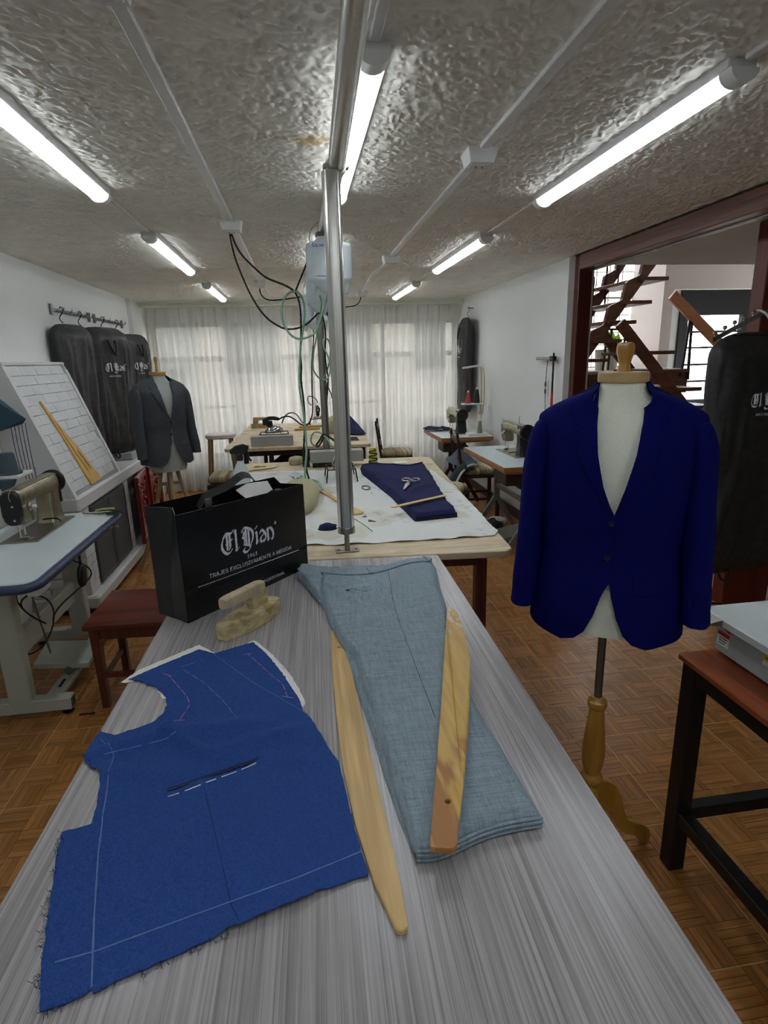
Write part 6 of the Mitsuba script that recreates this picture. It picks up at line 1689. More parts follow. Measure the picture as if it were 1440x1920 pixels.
obj('switch_box', bx(-1.20, -1.15, 2.46, 2.58, 0.66, 0.718, 0.004), 'm_white_plastic', t)
kl = obj('knee_arm', tube(spline([(-1.16, 2.97, 0.71), (-1.155, 2.945, 0.68), (-1.15, 2.93, 0.66), (-1.15, 2.925, 0.625)], 12), 0.007, 7), 'm_black_metal', t, smooth=60)
v = trimesh.creation.icosphere(3, 1.0)
obj('knee_pad', place(mesh(np.sign(v.vertices) * np.abs(v.vertices) ** 0.8 * [0.016, 0.045, 0.058], v.faces), (-1.145, 2.915, 0.583), rx=-14), 'm_black_plastic', t, smooth=60)
for k, pts in enumerate(([(-1.45, 2.98, 0.55), (-1.30, 2.75, 0.42), (-1.25, 2.68, 0.44), (-1.27, 2.60, 0.52), (-1.18, 2.52, 0.66)], [(-1.40, 3.16, 0.60), (-1.22, 3.12, 0.58), (-1.20, 3.18, 0.50), (-1.28, 3.05, 0.42), (-1.36, 3.0, 0.30)], [(-1.42, 2.9, 0.50), (-1.28, 2.8, 0.36), (-1.35, 2.7, 0.28), (-1.40, 2.66, 0.33)])):
    obj('cord', tube(spline(pts, 24), 0.004, 6), 'm_cable', t, smooth=60)
sewing_machine((-1.43, 2.97, 0.762), 0, 'worn olive metal sewing machine with a black face plate on the white left table')
scissors((-1.185, 3.46, 0.767), 165, 0.24, 'm_gun_grey', 'm_black_plastic', 'dark scissors with a yellow green grip at the end of the white left table', 0)
obj('grip_inlay', tube(spline([(-1.24, 3.50, 0.778), (-1.19, 3.525, 0.780), (-1.14, 3.53, 0.778)], 8), 0.006, 6), 'm_yellow_green', 'scissors_001', smooth=60, label='yellow green grip inlay')
obj('wooden_box', [bx(-1.652, -1.56, 2.86, 2.87, 0.764, 0.83), bx(-1.652, -1.56, 2.96, 2.97, 0.764, 0.83), bx(-1.652, -1.642, 2.87, 2.96, 0.764, 0.83), bx(-1.57, -1.56, 2.87, 2.96, 0.764, 0.83), bx(-1.642, -1.57, 2.87, 2.96, 0.764, 0.772)], 'm_cardboard', smooth=False, label='small open cardboard box on the white table left of the machine', cat='box')
obj('paper_tray', bx(-1.648, -1.52, 2.80, 2.985, 0.7625, 0.764), 'm_card', smooth=False, label='white card under the small cardboard box', cat='card')
# thread stand, hanging blue cloth and the cone on it at the left wall
t = thing('thread_stand', 'white thread stand at the far left by the wall', 'thread stand')
obj('pole', lathe([(0.012, 0.762), (0.012, 1.16)], 10, (-1.60, 3.36, 0)), 'm_white_plastic', t)
obj('foot', lathe([(0.05, 0.762), (0.05, 0.77), (0.014, 0.775)], 16, (-1.60, 3.36, 0)), 'm_white_plastic', t)
obj('tray', bx(-1.74, -1.52, 3.27, 3.45, 1.03, 1.05, 0.004), 'm_white_plastic', t)
obj('thread_cone', lathe([(0.060, 0), (0.062, 0.012), (0.046, 0.012), (0.036, 0.11), (0.030, 0.115), (0, 0.116)], 22, (-1.585, 3.33, 1.051)), 'm_slate', smooth=35, label='slate blue thread cone on the white stand at the far left', cat='thread cone')
t = thing('hanging_cloth', 'dark teal checked cloth hanging at the far left wall', 'cloth')
obj('cloth', hull([(-1.66, 3.52, 1.42), (-1.72, 3.66, 1.44), (-1.62, 3.66, 1.29), (-1.70, 3.50, 1.26), (-1.76, 3.56, 1.30), (-1.58, 3.62, 1.32)]), 'm_teal', t, smooth=30)
for k in range(5): obj('tassel', tube(spline([(-1.66 + 0.02 * k, 3.60, 1.30), (-1.665 + 0.02 * k, 3.61, 1.15), (-1.65 + 0.02 * k, 3.60, 1.0 - 0.03 * k)], 8), 0.0022, 5), 'm_teal', t, smooth=60)
obj('cord', tube([(-1.70, 3.60, 1.43), (XL + 0.003, 3.62, 1.52)], 0.002, 5), 'm_teal', t)
obj('funnel', lathe([(0.006, 0), (0.010, 0.07), (0.052, 0.16), (0.052, 0.17), (0, 0.171)], 18, (-1.60, 3.30, 0.86)), 'm_slate', smooth=30, label='dark cone shaped funnel on the thread stand at the far left', cat='funnel')
obj('funnel_hook', tube([(-1.60, 3.30, 1.03), (-1.60, 3.355, 1.031)], 0.003, 5), 'm_hook_metal', smooth=60, label='hook of the dark funnel on the thread stand', cat='hook')
obj('dark_pouch', hull([(-1.70, 3.44, 0.764), (-1.55, 3.42, 0.764), (-1.55, 3.52, 0.764), (-1.70, 3.52, 0.764), (-1.69, 3.46, 0.84), (-1.56, 3.45, 0.82)]), 'm_olive', smooth=False, label='small olive pouch behind the left sewing machine', cat='pouch')

# stool
t = thing('wooden_stool', 'dark red wooden stool between the white sewing table and the grey table', 'stool')
obj('seat', slab([(-1.055, 2.58), (-0.66, 2.56), (-0.69, 2.98), (-1.05, 3.02)], 0.425, 0.452, 0.004), 'm_red_wood_x', t, smooth=20)
for x, y in ((-1.02, 2.63), (-0.71, 2.61), (-0.73, 2.94), (-1.02, 2.97)): obj('leg', hull([(x + sx * w, y + sy * w, z) for sx in (-1, 1) for sy in (-1, 1) for z, w in ((0.0, 0.016), (0.425, 0.021))]), 'm_red_wood', t, smooth=False)
for a, b in (((-1.02, 2.63), (-0.71, 2.61)), ((-0.73, 2.94), (-1.02, 2.97)), ((-1.02, 2.63), (-1.02, 2.97)), ((-0.71, 2.61), (-0.73, 2.94))):
    obj('apron', bar((*a, 0.39), (*b, 0.39), 0.018, 0.06), 'm_red_wood', t)
for a, b, z in (((-1.02, 2.63), (-0.71, 2.61), 0.17), ((-1.02, 2.63), (-1.02, 2.97), 0.14), ((-0.71, 2.61), (-0.73, 2.94), 0.14)): obj('stretcher', bar((*a, z), (*b, z), 0.016, 0.026), 'm_red_wood', t)
# marks and scraps on the floor
obj('floor_scrap', bx(-0.985, -0.955, 2.15, 2.24, 0.0002, 0.004, 0.001), 'm_black_plastic', smooth=False, label='small black strip lying on the parquet left of the grey table', cat='scrap')
obj('floor_stick', bx(-1.13, -1.06, 2.57, 2.58, 0.0002, 0.006), 'm_red_wood', smooth=False, label='short thin stick on the floor between the sewing table foot and the stool', cat='stick')
heap('floor_bundle', -1.02, 5.05, 0.0, 0.16, 0.10, 0.07, 'm_kraft', 'pale cloth bundle on the floor below the grey jacket', 'bundle', 21)
obj('wood_block', lathe([(0.06, 0.0), (0.065, 0.02), (0.05, 0.05), (0.055, 0.07), (0, 0.075)], 18, (-1.30, 5.55, 0.0)), 'm_curve_yellow', smooth=35, label='round yellow wooden block on the floor beside the red carved doors', cat='block')
t = thing('bar_stool', 'tall wooden stool with a pink seat behind the grey jacket', 'stool')
obj('seat', slab(smooth_poly([(-1.06, 6.45), (-0.74, 6.45), (-0.74, 6.75), (-1.06, 6.75)], 2), 0.80, 0.85, 0.01), 'm_pinkish', t)
for x in (-1.01, -0.79):
    for y in (6.51, 6.69): obj('leg', bar((x, y, 0.80), (x * 1.0 + (0.06 if x > -0.9 else -0.06), y, 0.0), 0.03, 0.03, up=(0, 1, 0)), 'm_old_wood', t)

# ---------------------------------------------------------------- right side of the workroom
def sewing_desk(x0, x1, y0, y1, z, label, frame='m_grey_leg'):
    """Old sewing desk: white laminate top with a wood edge on splayed steel legs."""
    t = thing('sewing_table', label, 'sewing table')
    obj('tabletop', bx(x0 + 0.004, x1, y0 + 0.004, y1 - 0.004, z - 0.036, z, 0.001), 'm_table_white', t, smooth=False)
    obj('edge_strip', bx(x0 - 0.004, x1, y0 - 0.006, y0 + 0.004, z - 0.040, z - 0.001, 0.002), 'm_edge_wood', t, smooth=False)
    obj('edge_strip', bx(x0 - 0.006, x0 + 0.004, y0 - 0.006, y1, z - 0.040, z - 0.001, 0.002), 'm_edge_wood', t, smooth=False)
    obj('under_board', bx(x0 + 0.02, x1 - 0.02, y0 + 0.02, y1 - 0.02, z - 0.060, z - 0.036), 'm_edge_wood', t, smooth=False)
    xc = (x0 + x1) / 2
    for y in (y0 + 0.16, y1 - 0.16):
        l = obj('leg', cat_mesh([bar((xc, y, z - 0.06), (xc, y, 0.30), 0.05, 0.03, up=(0, 1, 0), ch=0.003), bar((xc, y, 0.32), (xc - 0.20, y, 0.012), 0.04, 0.03, up=(0, 1, 0), ch=0.003), bar((xc, y, 0.32), (xc + 0.18, y, 0.012), 0.04, 0.03, up=(0, 1, 0), ch=0.003)]), frame, t, smooth=20)
        obj('top_bracket', bx(xc - 0.2, xc + 0.2, y - 0.02, y + 0.02, z - 0.08, z - 0.058, 0.003), frame, l)
    obj('crossbar', bar((xc, y0 + 0.16, 0.42), (xc, y1 - 0.16, 0.42), 0.02, 0.045, ch=0.003), frame, t)
    obj('pedal', hull([(xc + a, y0 + 0.45 + b, h) for a, b, h in ((-0.18, -0.14, 0.07), (0.12, -0.14, 0.13), (0.12, 0.14, 0.13), (-0.18, 0.14, 0.07), (-0.18, -0.14, 0.085), (0.12, -0.14, 0.145), (0.12, 0.14, 0.145), (-0.18, 0.14, 0.085))]), frame, t)
    obj('drawer', bx(x0 + 0.03, x0 + 0.20, y0 + 0.05, y0 + 0.30, z - 0.16, z - 0.06, 0.004), 'm_dark_wood', t)
    obj('motor', place(lathe([(0.0, -0.11), (0.07, -0.11), (0.08, -0.09), (0.08, 0.06), (0.05, 0.10), (0.0, 0.10)], 18), (xc + 0.04, y0 + 0.36, z - 0.20), rx=90), 'm_black_metal', t)
    return t


sewing_desk(1.535, 2.10, 4.17, 5.30, 0.77, 'near sewing table at the right wall with a white top and wood edge')
sewing_machine((1.86, 5.03, 0.77), 180, 'silver sewing machine with a black wheel on the near table at the right wall', 'm_sew_metal', True, False)
sewing_desk(1.485, 2.06, 5.97, 6.85, 0.77, 'far sewing table at the right wall by the curtain', 'm_dark_wood')
sewing_machine((1.78, 6.70, 0.77), 180, 'silver sewing machine with a black wheel on the far table by the curtain', 'm_sew_metal', True, False)
obj('dark_garment', cloth(smooth_poly([(1.44, 6.55), (1.72, 6.55), (1.80, 6.82), (1.45, 6.84)], 1), 0.02, lambda x, y: 0.772 + 0.05 * meshkit.fbm(np.stack([x * 9, y * 9, 0 * x], -1), 3, 61), 0.003), 'm_navy', smooth=50, label='dark garment crumpled at the far end of the far right sewing table', cat='garment')
obj('machine_tray', bx(1.80, 2.02, 6.02, 6.16, 0.771, 0.800, 0.004), 'm_white_plastic', smooth=False, label='white tray on the far right sewing table beside the machine', cat='tray')


def cone(x, y, z, r, h, m, label):
    t = thing('thread_cone', label, 'thread cone')
    obj('spool', lathe([(0.0, 0), (r, 0), (r, 0.008), (r * 0.55, h * 0.9), (r * 0.5, h), (0, h)], 18, (x, y, z)), m, t, smooth=35)
    obj('tip', lathe([(r * 0.42, h), (r * 0.30, h * 1.15), (0, h * 1.15)], 12, (x, y, z)), 'm_white_plastic', t, smooth=35)


cone(1.93, 6.05, 0.801, 0.030, 0.13, 'm_olive', 'olive green thread cone on the far right sewing table')
cone(2.02, 5.06, 0.771, 0.052, 0.20, 'm_box_grey', 'tall grey thread cone behind the near right sewing machine')
cone(2.06, 4.80, 0.771, 0.040, 0.15, 'm_slate', 'slate thread cone by the wall behind the near right sewing machine')
t = thing('overlock_machine', 'white overlock machine at the right wall half hidden by the blue jacket', 'sewing machine')
obj('body', bx(1.98, 2.10, 4.36, 4.62, 0.771, 0.96, 0.02), 'm_machine_white', t, smooth=40)
obj('top_plate', bx(1.96, 2.11, 4.34, 4.64, 0.96, 0.975, 0.004), 'm_machine_white', t)
obj('dial', place(lathe([(0, 0), (0.016, 0), (0.014, 0.008), (0, 0.009)], 14), (1.98, 4.47, 0.88), ry=-90), 'm_black_plastic', t)
# thread stand over the far table
t = thing('thread_stand', 'white thread stand with two cones over the far right sewing table', 'thread stand')
obj('pole', lathe([(0.011, 0.772), (0.011, 1.50)], 10, (2.02, 6.30, 0)), 'm_white_plastic', t)
obj('top_arm', bar((1.80, 6.30, 1.49), (2.05, 6.30, 1.52), 0.02, 0.02), 'm_white_plastic', t)
obj('tray', bx(1.80, 2.06, 6.24, 6.36, 1.09, 1.105, 0.003), 'm_white_plastic', t)
obj('thread', tube(spline([(1.86, 6.30, 1.16), (1.88, 6.30, 1.35), (1.86, 6.30, 1.49)], 8), 0.002, 5), 'm_red_thread', t, smooth=60)
cone(1.87, 6.30, 1.106, 0.030, 0.12, 'm_red_thread', 'red thread cone on the white stand over the far right table')
cone(1.97, 6.30, 1.106, 0.034, 0.15, 'm_black_plastic', 'black thread cone on the white stand beside the red one')
obj('hanging_strips', [tube(spline([(2.0 + dx, 6.28, 1.49), (2.01 + dx, 6.27, 1.25), (1.99 + dx, 6.27, 0.98)], 10), 0.008, 6) for dx in (0.0, 0.035)], 'm_kraft', smooth=50, label='pale and dark cloth strips hanging over the white thread stand', cat='strips')

# lamp, socket and bag on the right wall
t = thing('machine_lamp', 'slim grey machine lamp on a black rod in front of the right wall', 'lamp')
obj('rod', tube([(2.085, 4.60, 0.771), (2.085, 4.60, 1.62)], 0.008, 8), 'm_black_metal', t)
obj('head', bar((2.082, 4.64, 1.575), (2.082, 4.93, 1.578), 0.030, 0.026, ch=0.006), 'm_box_grey', t)
obj('clamp', bx(2.068, 2.102, 4.58, 4.65, 1.555, 1.595, 0.004), 'm_black_metal', t)
obj('cord', tube(spline([(2.09, 4.72, 1.57), (2.095, 4.76, 1.35), (2.10, 4.74, 1.1)], 12), 0.003, 5), 'm_cable', t, smooth=60)
obj('red_sleeve', tube([(2.085, 4.60, 1.02), (2.085, 4.60, 1.30)], 0.011, 8), 'm_red_thread', t, label='red lower sleeve of the rod')
t = thing('wall_socket', 'white double socket plate on the right wall', 'socket')
obj('plate', bx(XR - 0.012, XR - 0.0005, 4.77, 4.85, 1.26, 1.40, 0.004), 'm_white_plastic', t)
for z in (1.30, 1.36): obj('outlet', bx(XR - 0.014, XR - 0.011, 4.79, 4.83, z - 0.018, z + 0.018, 0.001), 'm_gun_grey', t)
garment_bag((2.035, 7.02, 2.06), (-0.10, -1.0, 0), (-1, 0.10, 0), 0.56, 1.10, 0.13, 'black garment bag with white lettering hanging on the right wall by the curtain', (-0.55, 0.36), 0.05, 0.016, 14)
hanger_hook(np.array([2.075, 7.0, 2.17]), 'thin wall hook above the black bag by the curtain', 'm_hook_metal')
obj('wall_hook', bx(2.06, XR - 0.001, 6.99, 7.01, 2.165, 2.175), 'm_hook_metal', smooth=False, label='small hook plate above the black bag by the curtain', cat='hook')


def chair(loc, rz, label, cushion, back=True):
    t = thing('chair', label, 'chair')
    pl = lambda m_: place(m_, loc, rz)
    obj('seat', pl(bx(-0.20, 0.20, -0.20, 0.20, 0.42, 0.45, 0.006)), 'm_dark_wood', t)
    for x in (-0.18, 0.18):
        obj('leg', pl(bx(x - 0.018, x + 0.018, -0.198, -0.162, 0, 0.42, 0.003)), 'm_dark_wood', t)
        obj('leg', pl(hull([(x + sx * 0.016, 0.18 + sy * 0.016 + (0.05 if z > 0.5 else 0), z) for sx in (-1, 1) for sy in (-1, 1) for z in (0.0, 0.42)])), 'm_dark_wood', t)
        if back:
            obj('back_post', pl(bar((x, 0.182, 0.42), (x, 0.24, 0.86), 0.03, 0.026, up=(0, 1, 0))), 'm_dark_wood', t)
            obj('finial', pl(lathe([(0.010, 0.86), (0.015, 0.873), (0.010, 0.888), (0, 0.892)], 10, (x, 0.24, 0))), 'm_dark_wood', t)
    if back:
        for z, dy in ((0.60, 0.205), (0.80, 0.232)): obj('back_rail', pl(bx(-0.17, 0.17, dy - 0.01, dy + 0.01, z - 0.03, z + 0.03, 0.004)), 'm_dark_wood', t)
    for a, b in (((-0.18, -0.18), (0.18, -0.18)), ((-0.18, -0.18), (-0.18, 0.18)), ((0.18, -0.18), (0.18, 0.18))): obj('stretcher', pl(bar((*a, 0.2), (*b, 0.2), 0.018, 0.024)), 'm_dark_wood', t)
    rs = [ring(0, 0, z, 0.20 * k, 0.20 * k, 32, 5) for z, k in ((0.452, 0.93), (0.465, 0.99), (0.485, 1.0), (0.505, 0.96), (0.518, 0.8), (0.522, 0.4))]
    obj('seat_cushion', pl(loft(rs)), 'm_seat_fabric', smooth=50, label=cushion, cat='cushion')
    return t


chair((1.16, 7.0, 0), 80, 'dark wooden chair beside the far table in front of the curtain', 'striped beige seat cushion on the chair in front of the curtain')
chair((1.20, 4.84, 0), -35, 'dark wooden stool beside the wooden table, before the near right sewing table', 'striped beige cushion on the stool beside the canvas covered table', False)
chair((1.78, 5.66, 0), 85, 'dark wooden chair with garments over it between the two right sewing tables', 'striped beige cushion on the chair between the two right sewing tables')
obj('draped_garment', cloth(smooth_poly([(1.50, 5.50), (1.66, 5.40), (1.80, 5.62), (1.74, 5.92), (1.55, 5.96), (1.46, 5.75)], 2), 0.02, lambda x, y: 0.525 + 0.14 * np.exp(-(((x - 1.62) / 0.10) ** 2 + ((y - 5.74) / 0.12) ** 2)) + 0.05 * meshkit.fbm(np.stack([x * 11, y * 11, 0 * x], -1), 3, 71), 0.004), 'm_slate', smooth=50, label='dark slate jacket heaped on the chair between the right sewing tables', cat='garment')
obj('draped_trousers', tube(spline([(1.60, 5.40, 0.56), (1.52, 5.42, 0.50), (1.46, 5.44, 0.40), (1.42, 5.45, 0.22), (1.40, 5.46, 0.05)], 20), np.linspace(0.05, 0.035, 20), 10), 'm_grey_suit', smooth=60, label='dark grey trousers hanging down from the chair between the right sewing tables', cat='garment')
obj('white_piping', tube(spline([(1.70, 5.42, 0.565), (1.58, 5.37, 0.55), (1.49, 5.37, 0.42), (1.45, 5.39, 0.28)], 20), 0.012, 6), 'm_card', smooth=60, label='white edging of the garment hanging from the chair between the sewing tables', cat='piping')
heap('white_sack', 1.02, 4.60, 0.42, 0.10, 0.10, 0.12, 'm_card', 'white bundle at the back corner of the canvas covered table', 'bundle', 31)
obj('sack_stool', [bx(0.93, 1.11, 4.52, 4.68, 0.39, 0.42), *[bx(x - 0.012, x + 0.012, y - 0.012, y + 0.012, 0, 0.39) for x in (0.95, 1.09) for y in (4.54, 4.66)]], 'm_dark_wood', smooth=False, label='little dark stand below the white bundle', cat='stand')
heap('floor_scraps', 1.86, 5.25, 0.0, 0.10, 0.08, 0.05, 'm_card', 'white cloth scraps on the floor under the near right sewing table', 'scraps', 33)
heap('dark_bundle', 1.70, 4.95, 0.0, 0.12, 0.14, 0.10, 'm_bag_fabric', 'dark bundle on the floor under the near right sewing table', 'bundle', 35)
heap('floor_lint', 0.99, 2.42, 0.0, 0.016, 0.013, 0.008, 'm_gun_grey', 'small grey lint ball on the parquet between the tables and the blue jacket', 'lint', 37)

# ---------------------------------------------------------------- black stand with the white machine, right foreground
t = thing('machine_stand', 'black steel stand with a brown wooden top in the right foreground', 'stand')
SX0, SX1, SY0, SY1 = 1.062, 1.75, 0.50, 1.385
obj('top_board', bx(SX0, SX1, SY0, SY1, 0.722, 0.742, 0.003), 'm_stand_wood', t, smooth=False)
for x in (SX0 + 0.036, SX1 - 0.036):
    for y in (SY0 + 0.036, SY1 - 0.036):
        l = obj('leg', bx(x - 0.026, x + 0.026, y - 0.026, y + 0.026, 0.0, 0.722, 0.003), 'm_black_metal', t, smooth=20)
for a, b in (((SX0 + 0.036, SY0 + 0.06), (SX0 + 0.036, SY1 - 0.06)), ((SX1 - 0.036, SY0 + 0.06), (SX1 - 0.036, SY1 - 0.06)), ((SX0 + 0.06, SY0 + 0.036), (SX1 - 0.06, SY0 + 0.036)), ((SX0 + 0.06, SY1 - 0.036), (SX1 - 0.06, SY1 - 0.036))):
    obj('top_rail', bar((*a, 0.697), (*b, 0.697), 0.045, 0.05, ch=0.003), 'm_black_metal', t)
    obj('lower_rail', bar((*a, 0.205), (*b, 0.205), 0.042, 0.042, ch=0.003), 'm_black_metal', t)
t = thing('sewing_machine', 'white machine in a white box housing on the black steel stand', 'sewing machine')
BX0, BX1, BY0, BY1 = 1.165, 1.70, 0.62, 1.375
obj('box_housing', bx(BX0, BX1, BY0, BY1, 0.753, 0.855, 0.004), 'm_machine_grey', t, smooth=20)
for x, y in ((BX0 + 0.05, BY1 - 0.06), (BX0 + 0.05, BY1 - 0.30), (BX0 + 0.05, BY0 + 0.06), (BX1 - 0.05, BY0 + 0.06), (BX1 - 0.05, BY1 - 0.06)): obj('foot', lathe([(0.022, 0.7425), (0.018, 0.753), (0, 0.754)], 12, (x, y, 0)), 'm_black_plastic', t)
obj('work_plate', bx(1.122, 1.71, 0.60, 1.392, 0.856, 0.882, 0.004), 'm_machine_white', t, smooth=20)
obj('front_flap', hull([(1.122, 1.392, 0.862), (1.122, 1.392, 0.880), (1.085, 1.405, 0.852), (1.122, 1.30, 0.862), (1.122, 1.30, 0.880), (1.088, 1.33, 0.853)]), 'm_satin', t, smooth=False)
obj('machine_head', bx(1.335, 1.50, 1.10, 1.34, 0.882, 1.06, 0.025), 'm_machine_white', t, smooth=40)
hp_ = obj('face_plate', bx(1.305, 1.336, 1.225, 1.345, 0.896, 1.015, 0.012), 'm_machine_white', t, smooth=40)
for y, z, r in ((1.30, 0.985, 0.010), (1.262, 0.995, 0.007), (1.305, 0.945, 0.022), (1.262, 0.945, 0.012), (1.245, 0.915, 0.009)):
    obj('fitting', place(lathe([(0, 0), (r, 0), (r * 0.85, 0.010), (r * 0.4, 0.014), (0, 0.014)], 14), (1.306, y, z), ry=-90), 'm_gun_grey', hp_)
yy = lambda y0, y1, z0, z1, d=0.0006: bx(BX0 - d, BX0 + 0.0002, y0, y1, z0, z1)
obj('red_mark', to_plane(extr(LineString([(0, 0.018), (0.012, 0.006), (0.032, 0.0)]).buffer(0.0032), 0, 0.0006), (BX0 - 0.0002, 1.350, 0.826), (0, -1, 0), (0, 0, 1)), 'm_red_print', t, smooth=False, label='red curved mark')
obj('red_label', yy(1.318, 1.362, 0.806, 0.818), 'm_red_print', t, smooth=False)
obj('white_label', yy(1.318, 1.362, 0.776, 0.805), 'm_card', t, smooth=False)
for k in range(3): obj('label_line', yy(1.324 + 0.004 * k, 1.356, 0.798 - 0.008 * k, 0.801 - 0.008 * k, 0.0010), 'm_gun_grey', t, smooth=False)
obj('warning_label', yy(1.150, 1.196, 0.812, 0.832), 'm_yellow', t, smooth=False)
obj('warning_print', to_plane(text('CAUTION', 0.006, 0.036, 0.0003, True), (BX0 - 0.0008, 1.190, 0.819), (0, -1, 0), (0, 0, 1)), 'm_black_plastic', t, smooth=False)
obj('warning_strip', yy(1.150, 1.196, 0.800, 0.811), 'm_card', t, smooth=False)
for y, z in ((1.02, 0.79), (0.98, 0.765)): obj('hole', place(lathe([(0, 0), (0.008, 0), (0.008, 0.001), (0, 0.0012)], 12), (BX0 - 0.0002, y, z), ry=-90), 'm_black_plastic', t)
obj('model_print', to_plane(text('A4', 0.007, 0.018, 0.0004, True), (BX0 - 0.0002, 1.06, 0.79), (0, -1, 0), (0, 0, 1)), 'm_gun_grey', t, smooth=False)

# ---------------------------------------------------------------- opening to the hall
struct('door_1', bx(2.178, 2.290, 4.425, 4.499, 0, 2.335, 0.004), 'm_red_wood', label='dark red wooden frame of the wide opening to the hall')
struct('header', bx(2.170, 2.290, -0.4, 4.424, 2.225, 2.3345, 0.006), 'm_beam_wood', 'door_1')
struct('header_track', bx(2.255, 2.285, -0.4, 4.424, 2.216, 2.226, 0.002), 'm_satin', 'door_1')
t = thing('wooden_post', 'wide dark red wooden post behind the near black garment bag', 'post')
obj('board', bx(2.635, 2.96, 3.09, 3.19, 0, 2.30, 0.004), 'm_panel_red', t)
obj('power_cable', tube(spline([(2.33, 3.05, 0.012), (2.48, 3.10, 0.02), (2.63, 3.08, 0.012)], 10), 0.007, 6), 'm_cable', smooth=60, label='dark cord on the floor at the foot of the wide wooden post', cat='cable')
t = thing('hook_rail', 'sloping metal arm with ball pegs on the wide wooden post', 'hook rail')
a_, b_ = np.array([2.16, 2.84, 1.655]), np.array([2.70, 3.085, 1.83])
obj('bar', bar(a_, b_, 0.010, 0.024, ch=0.002), 'm_satin', t)
for k in range(5):
    p = a_ + (b_ - a_) * (0.03 + 0.155 * k)
    obj('peg', lathe([(0.004, 0.008), (0.004, 0.022), (0.010, 0.026), (0.011, 0.034), (0.007, 0.042), (0, 0.043)], 10, p), 'm_chrome', t)
obj('plate', bx(2.67, 2.73, 3.076, 3.0895, 1.77, 1.88, 0.003), 'm_satin', t)
garment_bag((2.43, 2.80, 1.69), (1.0, 0.16, 0.0), (0.16, -1.0, 0), 0.66, 1.30, 0.17, 'large black garment bag with white lettering hanging right of the blue jacket', (-0.44, 0.285), 0.040, 0.026, 17)
obj('coat_hanger', tube(spline([(2.54, 2.82, 1.69), (2.565, 2.90, 1.71), (2.57, 2.99, 1.80), (2.56, 3.03, 1.815)], 12), 0.007, 6), 'm_white_plastic', smooth=60, label='white hanger hook holding the large black garment bag', cat='hanger')

# hall shell
struct('ceiling_hall', bx(2.29, 6.2, YB, 4.72, 2.305, 2.40), 'm_wall', label='flat white ceiling of the hall')
struct('wall_hall', bx(6.2, 6.3, YB, 6.6, 0, 2.4), 'm_wall', label='white side wall of the hall')
struct('wall_stairwell', [bx(2.34, 3.30, 8.70, 8.80, 0, 4.6), bx(3.30, 5.62, 8.70, 8.80, 0, 1.4), bx(3.30, 5.62, 8.70, 8.80, 4.3, 4.6), bx(5.62, 5.66, 8.70, 8.80, 0, 4.6)], 'm_wall', label='white far wall of the stairwell')
struct('wall_stairwell', [bx(2.24, 2.34, YF, 8.8, 0, 4.6), bx(2.24, 2.34, 4.5, YF, 2.5, 4.6)], 'm_wall', label='white left wall of the stairwell')
struct('wall_stairwell', bx(2.34, 8.3, 4.62, 4.72, 2.40, 4.6), 'm_wall', label='wall over the hall ceiling edge')
struct('portal', [bx(5.17, 5.33, 7.90, 8.70, 0, 4.6), bx(5.33, 8.2, 7.90, 8.05, 2.46, 4.6)], 'm_pinkish', label='pinkish white pier and lintel beyond the stairs')
struct('soffit', hull([(5.33, 8.05, 2.50), (8.2, 8.05, 2.50), (5.33, 8.62, 2.56), (8.2, 8.62, 2.56), (5.33, 8.05, 2.56), (8.2, 8.05, 2.56)]), 'm_wall', label='white soffit in front of the black door')
struct('wall_door', [bx(5.33, 5.93, 8.62, 8.72, 0, 2.56), bx(7.14, 8.3, 8.62, 8.72, 0, 2.56)], 'm_wall', label='white wall beside the black door')
struct('wall_stairwell_right', bx(8.2, 8.3, 4.72, 8.7, 0, 4.6), 'm_wall', label='white right wall of the stairwell')
struct('door_2', [bx(5.93, 7.14, 8.58, 8.66, 2.15, 2.54), bx(5.93, 6.07, 8.58, 8.66, 0, 2.15), bx(7.0, 7.14, 8.58, 8.66, 0, 2.15), bx(6.07, 7.0, 8.58, 8.66, 0.0, 0.85)], 'm_frame_black', label='black door with glazing at the end of the hall')
for k, z in enumerate((1.90, 1.66, 1.40, 1.14)): struct('glazing_bar', bx(6.07, 7.0, 8.60, 8.63, z - 0.013, z + 0.013), 'm_frame_black', 'door_2')
zz_ = [0.85, 1.127, 1.153, 1.387, 1.413, 1.647, 1.673, 1.887, 1.913, 2.15]
for z0, z1 in zip(zz_[::2], zz_[1::2]): struct('pane', mesh([[6.07, 8.615, z0], [7.0, 8.615, z0], [7.0, 8.615, z1], [6.07, 8.615, z1]], [[0, 1, 2], [0, 2, 3]]), 'm_glass', 'door_2')
struct('window_2', [bx(3.30, 5.63, 8.69, 8.74, z - 0.015, z + 0.015) for z in (1.40, 2.43, 3.30, 4.30)], 'm_white_paint', label='bright gridded window behind the stairs')
wx = np.linspace(3.31, 5.62, 12)
for x in wx: struct('bar', bx(x - 0.006, x + 0.006, 8.70, 8.73, 1.4, 4.3), 'm_white_paint', 'window_2')
wz = [1.40, 1.66, 1.92, 2.18, 2.43, 2.62, 2.80, 2.98, 3.30, 3.63, 3.96, 4.30]
for z in wz: struct('bar', bx(3.31, 5.62, 8.70, 8.73, z - 0.005, z + 0.005), 'm_white_paint', 'window_2')
for a, b in zip(wx[:-1], wx[1:]):
    for c, d in zip(wz[:-1], wz[1:]): struct('pane', mesh([[a, 8.714, c], [b, 8.714, c], [b, 8.714, d], [a, 8.714, d]], [[0, 1, 2], [0, 2, 3]]), 'm_glass', 'window_2')
struct('ceiling_stairwell', bx(2.24, 8.3, 4.62, 8.8, 4.6, 4.7), 'm_wall', label='white ceiling of the stairwell')
